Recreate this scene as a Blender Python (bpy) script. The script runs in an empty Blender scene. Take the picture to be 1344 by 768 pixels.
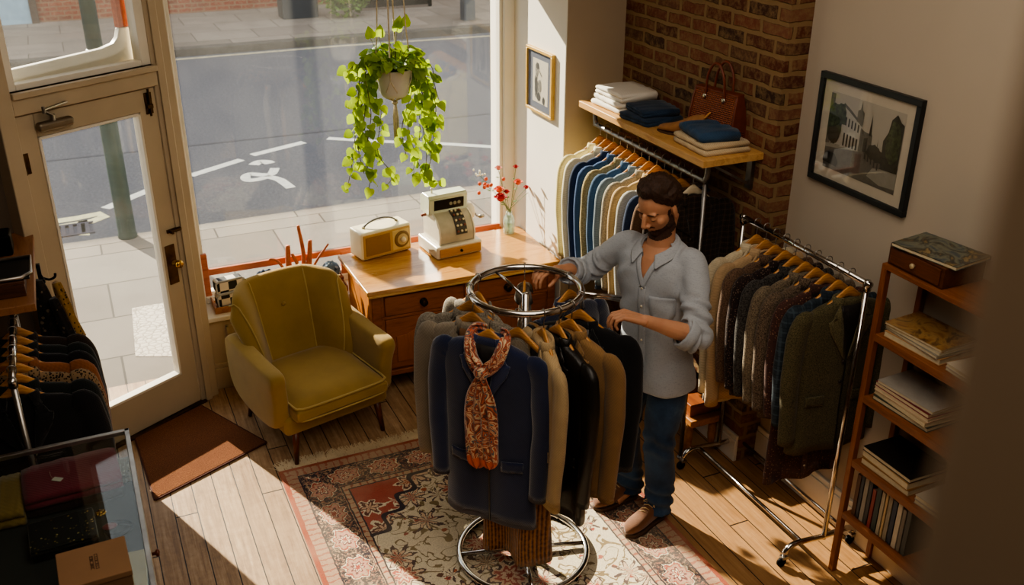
import bpy, bmesh, math, random
from mathutils import Vector, Matrix, Euler
from mathutils.bvhtree import BVHTree
from mathutils import noise as mnoise
random.seed(7)
SC = bpy.context.scene
COL = SC.collection
PI = math.pi
sin, cos, rad = math.sin, math.cos, math.radians
# ------------------------------------------------------------------ camera frame (used to read positions off the photograph)
FPX, PITCH, ROLL, YAW, CAMH = 1290.0, .4396, .0042, .4254, 3.1
_fw = Vector((sin(YAW)*cos(PITCH), cos(YAW)*cos(PITCH), -sin(PITCH)))
_rt = Vector((cos(YAW), -sin(YAW), 0))
_up = Vector((sin(YAW)*sin(PITCH), cos(YAW)*sin(PITCH), cos(PITCH)))
_r2 = _rt*cos(ROLL) + _up*sin(ROLL)
_u2 = -_rt*sin(ROLL) + _up*cos(ROLL)
def _ray(px, py): return _r2*((px-672)/FPX) - _u2*((py-384)/FPX) + _fw
def at(px, py, z=0.0):
    d = _ray(px, py); t = (z-CAMH)/d.z
    return Vector((d.x*t, d.y*t, z))
def at_x(px, py, x):
    d = _ray(px, py); t = x/d.x
    return Vector((x, d.y*t, CAMH+d.z*t))
def at_y(px, py, y):
    d = _ray(px, py); t = y/d.y
    return Vector((d.x*t, y, CAMH+d.z*t))

# ------------------------------------------------------------------ mesh collector
class MB:
    def __init__(s): s.v = []; s.f = []; s.m = []
    def add(s, vs, fs, mi=0):
        b = len(s.v); s.v.extend([Vector(v) for v in vs])
        for f in fs: s.f.append([b+i for i in f]); s.m.append(mi)
        return s
    def box(s, x0, x1, y0, y1, z0, z1, M=None, mi=0):
        vs = [Vector((x, y, z)) for z in (z0, z1) for y in (y0, y1) for x in (x0, x1)]
        if M is not None: vs = [M @ v for v in vs]
        return s.add(vs, [(0,2,3,1),(4,5,7,6),(0,1,5,4),(2,6,7,3),(0,4,6,2),(1,3,7,5)], mi)
    def cbox(s, c, sx, sy, sz, rot=(0,0,0), mi=0):
        M = Matrix.Translation(c) @ Euler(rot).to_matrix().to_4x4()
        return s.box(-sx/2, sx/2, -sy/2, sy/2, -sz/2, sz/2, M, mi)
    def prism(s, poly, z0, z1, M=None, mi=0):
        n = len(poly)
        vs = [Vector((p[0], p[1], z0)) for p in poly] + [Vector((p[0], p[1], z1)) for p in poly]
        if M is not None: vs = [M @ v for v in vs]
        fs = [tuple(range(n-1, -1, -1)), tuple(range(n, 2*n))] + [(i, (i+1) % n, n+(i+1) % n, n+i) for i in range(n)]
        return s.add(vs, fs, mi)
    def loft(s, rings, caps=True, closed=True, mi=0):
        n = len(rings[0]); vs = [v for r in rings for v in r]; fs = []
        for k in range(len(rings)-1):
            for i in range(n if closed else n-1):
                a, b = k*n+i, k*n+(i+1) % n
                fs.append((a, b, b+n, a+n))
        if caps and closed:
            fs.append(tuple(range(n-1, -1, -1))); fs.append(tuple(range((len(rings)-1)*n, len(rings)*n)))
        return s.add(vs, fs, mi)
    def tube(s, pts, r, n=8, caps=True, close=False, sq=(1, 1), mi=0):
        pts = [Vector(p) for p in pts]; m = len(pts)
        rs = r if isinstance(r, (list, tuple)) else [r]*m
        rings = []; up = None
        for i in range(m):
            a = pts[(i-1) % m] if (close or i > 0) else pts[i]
            b = pts[(i+1) % m] if (close or i < m-1) else pts[i]
            t = (b-a).normalized()
            if up is None:
                up = Vector((0, 0, 1)) if abs(t.z) < .9 else Vector((1, 0, 0))
            x = t.cross(up)
            if x.length < 1e-4: x = t.orthogonal()
            x.normalize(); y = x.cross(t).normalized(); up = y
            rings.append([pts[i] + x*(cos(2*PI*k/n)*rs[i]*sq[0]) + y*(sin(2*PI*k/n)*rs[i]*sq[1]) for k in range(n)])
        if close:
            vs = [v for q in rings for v in q]; fs = []
            for k in range(m):
                for i in range(n):
                    fs.append((k*n+i, k*n+(i+1) % n, ((k+1) % m)*n+(i+1) % n, ((k+1) % m)*n+i))
            return s.add(vs, fs, mi)
        return s.loft(rings, caps, mi=mi)
    def lathe(s, prof, c=(0, 0, 0), n=24, M=None, mi=0):
        c = Vector(c); rings = []
        for (r, z) in prof:
            q = [Vector((max(r, 1e-4)*cos(2*PI*k/n), max(r, 1e-4)*sin(2*PI*k/n), z)) for k in range(n)]
            rings.append([(M @ v if M is not None else v) + c for v in q])
        return s.loft(rings, True, mi=mi)
    def ball(s, c, rx, ry=None, rz=None, n=12, M=None, mi=0):
        ry = ry or rx; rz = rz or rx; c = Vector(c); rings = []
        for j in range(1, n):
            t = PI*j/n
            q = [Vector((rx*sin(t)*cos(2*PI*k/n/1.0), ry*sin(t)*sin(2*PI*k/n), -rz*cos(t))) for k in range(n)]
            rings.append([(M @ v if M is not None else v) + c for v in q])
        return s.loft(rings, True, mi=mi)
    def torus(s, c, R, r, n=48, k=10, M=None, mi=0):
        c = Vector(c)
        pts = [Vector((R*cos(2*PI*i/n), R*sin(2*PI*i/n), 0)) for i in range(n)]
        pts = [(M @ p if M is not None else p) + c for p in pts]
        return s.tube(pts, r, k, close=True, mi=mi)
    def grid(s, fn, nu, nv, thick=0.0, mi=0):
        P = [[Vector(fn(i/nu, j/nv)) for i in range(nu+1)] for j in range(nv+1)]
        vs = [p for q in P for p in q]; W = nu+1
        fs = [(j*W+i, j*W+i+1, (j+1)*W+i+1, (j+1)*W+i) for j in range(nv) for i in range(nu)]
        return s.add(vs, fs, mi)
    def bar(s, a, b, w, h, up=(0, 0, 1), mi=0):
        a = Vector(a); b = Vector(b); t = (b-a).normalized(); u = Vector(up)
        x = t.cross(u)
        if x.length < 1e-4: x = t.orthogonal()
        x.normalize(); y = x.cross(t)
        r = lambda p: [p+x*w/2+y*h/2, p-x*w/2+y*h/2, p-x*w/2-y*h/2, p+x*w/2-y*h/2]
        return s.loft([r(a), r(b)], mi=mi)
    def build(s, name, mat, parent=None, smooth=False, bevel=0, seg=2, sub=0, solid=0, loc=None, rot=None, fixn=True, kind=None, offset=0.0, world=False):
        if world and parent is not None:
            q = parent
            mat_ = Matrix.Identity(4)
            while q is not None: mat_ = q.matrix_basis @ mat_; q = q.parent
            mi_ = mat_.inverted(); s.v = [mi_ @ v for v in s.v]
        me = bpy.data.meshes.new(name)
        me.from_pydata([tuple(v) for v in s.v], [], s.f)
        mats = mat if isinstance(mat, (list, tuple)) else [mat]
        for q in mats: me.materials.append(q)
        for p, mi in zip(me.polygons, s.m): p.material_index = mi; p.use_smooth = bool(smooth)
        me.update()
        if fixn:
            bm = bmesh.new(); bm.from_mesh(me)
            bmesh.ops.recalc_face_normals(bm, faces=bm.faces)
            bm.to_mesh(me); bm.free()
        o = bpy.data.objects.new(name, me); COL.objects.link(o)
        if parent is not None: o.parent = parent
        if loc is not None: o.location = loc
        if rot is not None: o.rotation_euler = rot
        if solid:
            m = o.modifiers.new('solid', 'SOLIDIFY'); m.thickness = solid; m.offset = offset
        if bevel:
            m = o.modifiers.new('bev', 'BEVEL'); m.width = bevel; m.segments = seg; m.limit_method = 'ANGLE'; m.angle_limit = rad(35)
            for p in me.polygons: p.use_smooth = True
            try:
                m.harden_normals = True
            except Exception: pass
        if sub:
            m = o.modifiers.new('sub', 'SUBSURF'); m.levels = sub; m.render_levels = sub
        if kind: o['kind'] = kind
        return o

def tag(o, label, cat, group=None, kind=None):
    o['label'] = label; o['category'] = cat
    if group: o['group'] = group
    if kind: o['kind'] = kind
    return o
def thing(name, label, cat, loc=(0, 0, 0), rz=0, group=None):
    o = bpy.data.objects.new(name, None); o.empty_display_size = .1; COL.objects.link(o)
    o.location = loc; o.rotation_euler = (0, 0, rz)
    return tag(o, label, cat, group)
def struct(name, mb, mat, **k):
    o = mb.build(name, mat, **k); o['kind'] = 'structure'; return o
def copy_tree(o, parent=None):
    c = o.copy(); COL.objects.link(c)
    if parent is not None: c.parent = parent
    for ch in list(o.children): copy_tree(ch, c)
    return c
def smooth_remesh(mb, voxel, iters=2, fac=.5):
    """union of the collected solids as one smooth skin -> new mesh datablock"""
    me = bpy.data.meshes.new('tmp'); me.from_pydata([tuple(v) for v in mb.v], [], mb.f)
    bm = bmesh.new(); bm.from_mesh(me); bmesh.ops.recalc_face_normals(bm, faces=bm.faces); bm.to_mesh(me); bm.free()
    o = bpy.data.objects.new('tmp', me); COL.objects.link(o)
    m = o.modifiers.new('r', 'REMESH'); m.mode = 'VOXEL'; m.voxel_size = voxel; m.use_smooth_shade = True
    if iters:
        k = o.modifiers.new('s', 'SMOOTH'); k.factor = fac; k.iterations = iters
    dg = bpy.context.evaluated_depsgraph_get(); dg.update()
    out = bpy.data.meshes.new_from_object(o.evaluated_get(dg), depsgraph=dg)
    bpy.data.objects.remove(o); bpy.data.meshes.remove(me)
    for p in out.polygons: p.use_smooth = True
    return out
def mesh_obj(name, me, mat, parent=None):
    me.materials.clear()
    for q in (mat if isinstance(mat, (list, tuple)) else [mat]): me.materials.append(q)
    me.name = name
    o = bpy.data.objects.new(name, me); COL.objects.link(o)
    if parent is not None: o.parent = parent
    return o
def lerp(a, b, t): return a+(b-a)*t
def smooth(t): t = max(0, min(1, t)); return t*t*(3-2*t)
def interp(tab, x):
    if x <= tab[0][0]: return tab[0][1]
    for (a, va), (b, vb) in zip(tab, tab[1:]):
        if x <= b: return va+(vb-va)*smooth((x-a)/(b-a))
    return tab[-1][1]
def nz(x, y, z=0.0): return mnoise.noise(Vector((x, y, z)))

# ------------------------------------------------------------------ procedural materials
def srgb(h):
    h = h.lstrip('#'); c = [int(h[i:i+2], 16)/255 for i in (0, 2, 4)]
    return tuple((x/12.92 if x <= .04045 else ((x+.055)/1.055)**2.4) for x in c) + (1,)
class NT:
    """tiny node-graph writer"""
    def __init__(s, name):
        s.mat = bpy.data.materials.new(name); s.mat.use_nodes = True
        s.t = s.mat.node_tree; s.t.nodes.clear()
        s.out = s.t.nodes.new('ShaderNodeOutputMaterial')
    def n(s, typ, **k):
        q = s.t.nodes.new(typ)
        for a, b in k.items(): setattr(q, a, b)
        return q
    def put(s, inp, v):
        if v is None: return
        if isinstance(v, bpy.types.NodeSocket): s.t.links.new(v, inp)
        else:
            try: inp.default_value = v
            except Exception:
                inp.default_value = tuple(v)[:3] if hasattr(v, '__len__') else v
    def math(s, op, a, b=None, c=None, clamp=False):
        q = s.n('ShaderNodeMath', operation=op, use_clamp=clamp)
        s.put(q.inputs[0], a); s.put(q.inputs[1], b)
        if c is not None: s.put(q.inputs[2], c)
        return q.outputs[0]
    def vmath(s, op, a, b=None):
        q = s.n('ShaderNodeVectorMath', operation=op); s.put(q.inputs[0], a)
        if b is not None: s.put(q.inputs[1], b)
        return q.outputs['Value'] if op in ('LENGTH', 'DISTANCE', 'DOT_PRODUCT') else q.outputs[0]
    def coord(s, which='Object', scale=(1, 1, 1), rot=(0, 0, 0), loc=(0, 0, 0)):
        c = s.n('ShaderNodeTexCoord'); m = s.n('ShaderNodeMapping')
        m.inputs['Scale'].default_value = scale; m.inputs['Rotation'].default_value = rot; m.inputs['Location'].default_value = loc
        s.t.links.new(c.outputs[which], m.inputs[0]); return m.outputs[0]
    def xyz(s, v):
        q = s.n('ShaderNodeSeparateXYZ'); s.put(q.inputs[0], v); return q.outputs
    def comb(s, x, y, z=0.0):
        q = s.n('ShaderNodeCombineXYZ'); s.put(q.inputs[0], x); s.put(q.inputs[1], y); s.put(q.inputs[2], z); return q.outputs[0]
    def noise(s, v=None, scale=5, detail=3, rough=.55, dist=0, col=False):
        q = s.n('ShaderNodeTexNoise'); s.put(q.inputs['Vector'], v); q.inputs['Scale'].default_value = scale
        q.inputs['Detail'].default_value = detail; q.inputs['Roughness'].default_value = rough; q.inputs['Distortion'].default_value = dist
        return q.outputs['Color'] if col else q.outputs['Fac']
    def voro(s, v=None, scale=5, feature='F1', rand=1.0, out='Distance'):
        q = s.n('ShaderNodeTexVoronoi', feature=feature); s.put(q.inputs['Vector'], v); q.inputs['Scale'].default_value = scale
        q.inputs['Randomness'].default_value = rand
        return q.outputs if out is None else q.outputs[out]
    def wave(s, v=None, scale=5, dist=2, detail=2, kind='BANDS', dr='X', dscale=1.0):
        q = s.n('ShaderNodeTexWave', wave_type=kind)
        if kind == 'BANDS': q.bands_direction = dr
        s.put(q.inputs['Vector'], v); q.inputs['Scale'].default_value = scale; q.inputs['Distortion'].default_value = dist
        q.inputs['Detail'].default_value = detail; q.inputs['Detail Scale'].default_value = dscale
        return q.outputs['Fac']
    def ramp(s, fac, stops, interp='LINEAR'):
        q = s.n('ShaderNodeValToRGB'); q.color_ramp.interpolation = interp
        e = q.color_ramp.elements
        while len(e) < len(stops): e.new(.5)
        for i, (p, c) in enumerate(stops):
            e[i].position = p; e[i].color = srgb(c) if isinstance(c, str) else (c if hasattr(c, '__len__') else (c, c, c, 1))
        s.put(q.inputs[0], fac); return q.outputs[0]
    def mix(s, f, a, b, blend='MIX'):
        q = s.n('ShaderNodeMix', data_type='RGBA', blend_type=blend)
        s.put(q.inputs[0], f)
        s.put(q.inputs[6], srgb(a) if isinstance(a, str) else a); s.put(q.inputs[7], srgb(b) if isinstance(b, str) else b)
        return q.outputs[2]
    def step(s, a, b): return s.math('GREATER_THAN', a, b)
    def band(s, x, lo, hi):
        return s.math('MULTIPLY', s.math('GREATER_THAN', x, lo), s.math('LESS_THAN', x, hi))
    def bump(s, h, strength=.3, dist=.01):
        q = s.n('ShaderNodeBump'); q.inputs['Strength'].default_value = strength; q.inputs['Distance'].default_value = dist
        s.put(q.inputs['Height'], h); return q.outputs[0]
    def bsdf(s, col, rough=.6, metal=0, normal=None, sheen=0, spec=.5, coat=0, trans=0, emit=None, es=0, sss=0, alpha=None):
        b = s.n('ShaderNodeBsdfPrincipled')
        s.put(b.inputs['Base Color'], srgb(col) if isinstance(col, str) else col)
        s.put(b.inputs['Roughness'], rough); s.put(b.inputs['Metallic'], metal)
        s.put(b.inputs['Specular IOR Level'], spec)
        if normal is not None: s.put(b.inputs['Normal'], normal)
        if sheen: b.inputs['Sheen Weight'].default_value = sheen; b.inputs['Sheen Roughness'].default_value = .5
        if coat: b.inputs['Coat Weight'].default_value = coat; b.inputs['Coat Roughness'].default_value = .15
        if trans: b.inputs['Transmission Weight'].default_value = trans
        if sss:
            b.inputs['Subsurface Weight'].default_value = sss; b.inputs['Subsurface Radius'].default_value = (.012, .005, .003); b.inputs['Subsurface Scale'].default_value = 1.0
        return b
    def done(s, b):
        s.t.links.new(b.outputs[0] if not isinstance(b, bpy.types.NodeSocket) else b, s.out.inputs[0]); return s.mat
def vary(T, v, col, amt=.25, scale=8, detail=4):
    n = T.noise(v, scale, detail)
    k = T.n('ShaderNodeMapRange'); T.put(k.inputs[0], n); k.inputs[1].default_value = .3; k.inputs[2].default_value = .7
    k.inputs[3].default_value = 1-amt; k.inputs[4].default_value = 1+amt*.6
    c = T.n('ShaderNodeMix', data_type='RGBA', blend_type='MULTIPLY'); c.inputs[0].default_value = 1
    T.put(c.inputs[6], srgb(col) if isinstance(col, str) else col)
    g = T.n('ShaderNodeCombineColor'); [T.put(g.inputs[i], k.outputs[0]) for i in range(3)]
    T.t.links.new(g.outputs[0], c.inputs[7]); return c.outputs[2]
def m_plain(name, col, rough=.6, metal=0, amt=.12, scale=10, bump=0, bscale=60, **k):
    T = NT(name); v = T.coord()
    c = vary(T, v, col, amt, scale)
    nrm = T.bump(T.noise(v, bscale, 3), bump, .004) if bump else None
    return T.done(T.bsdf(c, rough, metal, nrm, **k))
def m_cloth(name, col, weave=420, amt=.18, rough=.9, sheen=.15, bump=.25, fold=6):
    T = NT(name); v = T.coord()
    c = vary(T, v, col, amt, fold, 3)
    x = T.xyz(v)
    w = T.math('MULTIPLY', T.math('SINE', T.math('MULTIPLY', T.math('ADD', x[0], x[1]), weave)), T.math('SINE', T.math('MULTIPLY', x[2], weave)))
    c = T.mix(T.math('MULTIPLY_ADD', w, .10, .12), c, (0, 0, 0, 1))
    h = T.math('ADD', T.math('MULTIPLY', w, .3), T.noise(v, 30, 4))
    return T.done(T.bsdf(c, rough, 0, T.bump(h, bump, .004), sheen=sheen, spec=.2))
def m_tweed(name, a, b, scale=150, rough=.95, sheen=.1):
    T = NT(name); v = T.coord()
    n = T.noise(v, scale, 2, .8); f = T.noise(v, 5, 2)
    c = T.ramp(n, [(.36, a), (.64, b)])
    c = T.mix(T.math('MULTIPLY', f, .35), c, (0, 0, 0, 1))
    return T.done(T.bsdf(c, rough, 0, T.bump(n, .3, .004), sheen=sheen, spec=.15))
def m_print(name, base, cols, scale=60, thr=.32, rough=.85):
    """small all-over printed cloth"""
    T = NT(name); v = T.coord()
    w = T.noise(v, 14, 2, col=True)
    o = T.voro(v, scale, out=None)
    k = T.xyz(o['Color'])
    pc = T.ramp(k[0], [((i+.0)/len(cols), c) for i, c in enumerate(cols)], 'CONSTANT')
    m = T.math('LESS_THAN', T.math('ADD', o['Distance'], T.math('MULTIPLY', T.noise(v, scale*2.2, 2), .35)), thr+.17)
    c = T.mix(m, base, pc)
    c = T.mix(T.math('MULTIPLY', T.noise(v, 6, 2), .35), c, (0, 0, 0, 1))
    return T.done(T.bsdf(c, rough, 0, None, sheen=.1, spec=.2))
def m_check(name, base, line, line2, step=.045, rough=.9):
    T = NT(name); v = T.coord(); x = T.xyz(v)
    def ln(c, st, w, off=0.0):
        return T.math('LESS_THAN', T.math('FRACT', T.math('ADD', T.math('DIVIDE', c, st), 50+off)), w)
    c = vary(T, v, base, .2, 120, 2)
    c = T.mix(T.math('MULTIPLY', ln(x[0], step, .16), .55), c, line); c = T.mix(T.math('MULTIPLY', ln(x[2], step, .16), .55), c, line)
    c = T.mix(T.math('MULTIPLY', ln(x[0], step, .08, .5), .6), c, line2); c = T.mix(T.math('MULTIPLY', ln(x[2], step, .08, .5), .6), c, line2)
    return T.done(T.bsdf(c, rough, 0, T.bump(T.noise(v, 200, 2), .2, .003), sheen=.1, spec=.15))
def m_wood(name, a, b, axis='X', scale=1.0, rough=.45, coat=0, streak=14, bump=.12):
    T = NT(name)
    st = {'X': (1.2, streak, streak), 'Y': (streak, 1.2, streak), 'Z': (streak, streak, 1.2)}[axis]
    v = T.coord('Object', tuple(q*scale for q in st))
    n = T.noise(v, 1.6, 5, .6, .6); n2 = T.noise(v, 9, 3, .6)
    f = T.math('ADD', T.math('MULTIPLY', n, .75), T.math('MULTIPLY', n2, .25))
    c = T.ramp(f, [(.32, a), (.5, b), (.68, a)])
    big = T.noise(T.coord('Object', (3, 3, 3)), 1.0, 2)
    c = T.mix(T.math('MULTIPLY', big, .25), c, (0, 0, 0, 1))
    return T.done(T.bsdf(c, T.math('MULTIPLY_ADD', n2, .25, rough-.12), 0, T.bump(f, bump, .003), coat=coat, spec=.4))
def m_metal(name, col, rough=.25, amt=.15):
    T = NT(name); v = T.coord()
    return T.done(T.bsdf(vary(T, v, col, amt, 14), T.math('MULTIPLY_ADD', T.noise(v, 30, 3), .2, rough-.08), 1.0))
def m_emit(name, col, s):
    T = NT(name); e = T.n('ShaderNodeEmission'); e.inputs[0].default_value = srgb(col); e.inputs[1].default_value = s
    return T.done(e)
def m_glass(name, tint='#ffffff', refl=.09, dust=.03):
    T = NT(name); v = T.coord()
    tr = T.n('ShaderNodeBsdfTransparent'); tr.inputs[0].default_value = srgb(tint)
    gl = T.n('ShaderNodeBsdfGlossy'); gl.inputs['Roughness'].default_value = .01
    lw = T.n('ShaderNodeLayerWeight'); lw.inputs[0].default_value = .5
    m1 = T.n('ShaderNodeMixShader'); T.put(m1.inputs[0], T.math('MULTIPLY_ADD', T.math('POWER', lw.outputs['Facing'], 5.0), .8, refl*.6, clamp=True))
    T.t.links.new(tr.outputs[0], m1.inputs[1]); T.t.links.new(gl.outputs[0], m1.inputs[2])
    if not dust: return T.done(m1)
    df = T.n('ShaderNodeBsdfTranslucent'); df.inputs[0].default_value = (.9, .88, .82, 1)
    m2 = T.n('ShaderNodeMixShader')
    T.put(m2.inputs[0], T.math('MULTIPLY', T.ramp(T.noise(v, 1.3, 5, .6), [(.35, .25), (.75, 1.0)]), dust))
    T.t.links.new(m1.outputs[0], m2.inputs[1]); T.t.links.new(df.outputs[0], m2.inputs[2])
    return T.done(m2)
# ================================================================== camera, sun, sky
cam = bpy.data.cameras.new('camera'); camo = bpy.data.objects.new('camera', cam); COL.objects.link(camo)
camo.matrix_world = Matrix((( _r2.x, _u2.x, -_fw.x, 0), (_r2.y, _u2.y, -_fw.y, 0), (_r2.z, _u2.z, -_fw.z, CAMH), (0, 0, 0, 1)))
cam.sensor_width = 36; cam.lens = FPX/1344*36; cam.clip_start = .02; cam.clip_end = 200
cam.dof.use_dof = True; cam.dof.focus_distance = 4.6; cam.dof.aperture_fstop = 3.6
SC.camera = camo
SC.view_settings.view_transform = 'AgX'
try: SC.view_settings.look = 'AgX - Medium High Contrast'
except Exception: pass
SC.view_settings.exposure = EXPOSURE = .76
cy = SC.cycles
cy.use_denoising = True; cy.max_bounces = 10; cy.diffuse_bounces = 5; cy.transparent_max_bounces = 16; cy.sample_clamp_indirect = 6
cy.caustics_reflective = False; cy.caustics_refractive = False

SUN_AZ, SUN_EL = rad(21.5), rad(26.5)
sd = Vector((sin(SUN_AZ)*cos(SUN_EL), -cos(SUN_AZ)*cos(SUN_EL), -sin(SUN_EL)))
sl = bpy.data.lights.new('sun', 'SUN'); sl.energy = 10.5; sl.color = (1.0, .88, .71); sl.angle = rad(.6)
so = bpy.data.objects.new('sun', sl); COL.objects.link(so); so.rotation_euler = sd.to_track_quat('-Z', 'Y').to_euler(); so.location = (0, 12, 9)
W = bpy.data.worlds.new('sky'); SC.world = W; W.use_nodes = True
wt = W.node_tree; wt.nodes.clear()
sk = wt.nodes.new('ShaderNodeTexSky'); sk.sky_type = 'NISHITA'; sk.sun_disc = False; sk.sun_elevation = rad(38); sk.sun_rotation = rad(200); sk.air_density = 1.2; sk.dust_density = 2.0
bg = wt.nodes.new('ShaderNodeBackground'); bg.inputs[1].default_value = .26
wo = wt.nodes.new('ShaderNodeOutputWorld')
mxw = wt.nodes.new('ShaderNodeMix'); mxw.data_type = 'RGBA'; mxw.inputs[0].default_value = .6
wt.links.new(sk.outputs[0], mxw.inputs[6]); mxw.inputs[7].default_value = (5.2, 4.9, 4.4, 1)
wt.links.new(mxw.outputs[2], bg.inputs[0]); wt.links.new(bg.outputs[0], wo.inputs[0])
def area(name, loc, target, sx, sy, e, col):
    l = bpy.data.lights.new(name, 'AREA'); l.shape = 'RECTANGLE'; l.size = sx; l.size_y = sy; l.energy = e; l.color = col
    o = bpy.data.objects.new(name, l); COL.objects.link(o); o.location = loc
    o.rotation_euler = (Vector(target)-Vector(loc)).to_track_quat('-Z', 'Y').to_euler(); return o
area('fill_light_back', (.5, .3, 3.82), (.9, 2.6, .6), 1.6, 1.0, 26, (1.0, .87, .72))  # added fill from behind the camera, no real fitting
area('fill_light', (1.4, 2.6, 3.8), (1.6, 3.4, 0), 2.0, 3.0, 34, (1.0, .88, .74))  # added overhead fill for the interior, no fitting is modelled

# ================================================================== shared materials
M = {}
M['plaster'] = m_plain('plaster', '#b3a694', .85, amt=.05, scale=1.2, bump=.05, bscale=25)
M['white_wall'] = m_plain('white_wall', '#e8e2d6', .8, amt=.05, scale=2, bump=.05, bscale=30)
M['white_paint'] = m_plain('white_paint', '#e6dfcf', .45, amt=.08, scale=3, bump=.05, bscale=40)
M['cream_paint'] = m_plain('cream_paint', '#b9a88d', .45, amt=.10, scale=2.5, bump=.06, bscale=30)
M['dark_wall'] = m_plain('dark_wall', '#5f5142', .8, amt=.1, scale=2)
M['ceiling'] = m_plain('ceiling', '#b8ad9c', .9)
M['pillar'] = m_plain('pillar', '#7a6650', .8, amt=.1, scale=4)
def mat_floor():
    T = NT('wood_floor'); v = T.coord(); x = T.xyz(v)
    w = .108
    u = T.math('DIVIDE', x[0], w); idx = T.math('FLOOR', u); fx = T.math('FRACT', u)
    wn = T.n('ShaderNodeTexWhiteNoise', noise_dimensions='1D'); T.put(wn.inputs['W'], idx); r = wn.outputs[0]
    yy = T.math('ADD', T.math('DIVIDE', x[1], 3.4), T.math('MULTIPLY', r, 5.0)); iy = T.math('FLOOR', yy); fy = T.math('FRACT', yy)
    wn2 = T.n('ShaderNodeTexWhiteNoise', noise_dimensions='2D'); T.put(wn2.inputs['Vector'], T.comb(idx, iy, 0)); r2 = wn2.outputs[0]
    gv = T.comb(T.math('MULTIPLY', x[0], 34), T.math('ADD', T.math('MULTIPLY', x[1], 2.0), T.math('MULTIPLY', r2, 40)), 0)
    g = T.noise(gv, 1.6, 6, .65, .4)
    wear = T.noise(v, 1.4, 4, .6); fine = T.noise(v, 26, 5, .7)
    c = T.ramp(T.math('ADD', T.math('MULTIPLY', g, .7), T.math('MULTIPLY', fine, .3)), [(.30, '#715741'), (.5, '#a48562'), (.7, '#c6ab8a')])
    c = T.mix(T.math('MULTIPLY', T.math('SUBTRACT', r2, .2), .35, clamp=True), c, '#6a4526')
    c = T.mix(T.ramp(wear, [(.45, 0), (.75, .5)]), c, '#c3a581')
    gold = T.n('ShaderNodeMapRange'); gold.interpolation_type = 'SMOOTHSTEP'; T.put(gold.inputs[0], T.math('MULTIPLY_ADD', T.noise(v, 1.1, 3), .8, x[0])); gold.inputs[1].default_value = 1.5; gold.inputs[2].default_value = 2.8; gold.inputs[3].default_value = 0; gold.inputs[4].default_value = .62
    c = T.mix(gold.outputs[0], c, T.mix(g, '#6b4218', '#b98242'))  # warm light toward the right wall, mixed into the plank colour
    spot = T.ramp(T.noise(v, 60, 4, .7), [(.62, 0), (.74, .55)])
    c = T.mix(spot, c, '#4d331e')
    gap = T.math('MAXIMUM', T.math('GREATER_THAN', T.math('ABSOLUTE', T.math('SUBTRACT', fx, .5)), .476), T.math('GREATER_THAN', T.math('ABSOLUTE', T.math('SUBTRACT', fy, .5)), .4988))
    c = T.mix(gap, c, '#24170d')
    h = T.math('SUBTRACT', T.math('MULTIPLY', g, .25), gap)
    return T.done(T.bsdf(c, T.math('MULTIPLY_ADD', fine, .3, .36), 0, T.bump(h, .35, .004), spec=.45))
def mat_brick(name, cols, mortar, bw=.225, rh=.075, ms=.013, axis='yz'):
    T = NT(name); v = T.coord(); x = T.xyz(v)
    uv = T.comb(T.math('SUBTRACT', x[1], x[0]), x[2], 0)
    uv = T.vmath('ADD', uv, T.vmath('MULTIPLY', T.vmath('SUBTRACT', T.noise(v, 9, 3, col=True), (.5, .5, .5)), (.026, .026, 0)))
    b = T.n('ShaderNodeTexBrick'); T.put(b.inputs['Vector'], uv); b.inputs['Scale'].default_value = 1
    b.inputs['Brick Width'].default_value = bw; b.inputs['Row Height'].default_value = rh; b.inputs['Mortar Size'].default_value = ms; b.inputs['Mortar Smooth'].default_value = .25
    b.inputs['Color1'].default_value = (0, 0, 0, 1); b.inputs['Color2'].default_value = (1, 1, 1, 1); b.inputs['Mortar'].default_value = (.5, .5, .5, 1); b.inputs['Bias'].default_value = 0
    k = T.xyz(b.outputs['Color'])[0]
    c = T.ramp(k, [(i/(len(cols)-1), q) for i, q in enumerate(cols)])
    n = T.noise(v, 30, 5, .7)
    c = T.mix(T.ramp(n, [(.42, 0), (.66, .75)]), c, mortar)
    c = T.mix(b.outputs['Fac'], c, mortar)
    c = T.mix(T.math('MULTIPLY', T.noise(v, 2.5, 4), .55), c, '#2a1a10')
    h = T.math('ADD', T.math('MULTIPLY', b.outputs['Fac'], -1.0), T.math('MULTIPLY', n, .5))
    return T.done(T.bsdf(c, .9, 0, T.bump(h, .8, .012), spec=.2))
M['brick'] = mat_brick('old_brick', ['#5c3527', '#7d4734', '#87513e', '#6b3f30', '#453229', '#8f5f48'], '#9c7f5a')
M['brick_out'] = mat_brick('street_brick', ['#7a3422', '#8c432c', '#6d3222'], '#8a6f58', .23, .08, .012)

# ================================================================== room shell
XR, XB, XW, YA, YF, YG = 3.08, 2.95, 2.575, 4.96, 5.48, 5.72      # plaster, brick face, white return, alcove, sill wall, glass
HC = 3.9
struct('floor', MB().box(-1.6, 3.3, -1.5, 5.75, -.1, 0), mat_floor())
struct('ceiling', MB().box(-1.6, 3.3, -1.5, 6.0, HC, HC+.1), M['ceiling'])
struct('wall_right', MB().box(XR, XR+.2, -1.5, 5.2, 0, HC), M['plaster'])
struct('wall_brick', MB().box(XB, XR+.01, 3.546, YA+.02, 0, HC), M['brick'])
struct('wall_return', MB().box(XW, XR+.2, YA, 6.05, 0, HC), M['white_wall'], bevel=.006)
struct('wall_alcove', MB().box(XW+.004, XB+.01, YA-.004, YA+.01, 0, HC), m_plain('shaded_white_wall', '#a39078', .85, amt=.05, scale=2))  # face of the white block, its shade painted in as tan
struct('wall_back', MB().box(-1.6, 3.3, -1.6, -1.5, 0, HC), M['dark_wall'])
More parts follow.
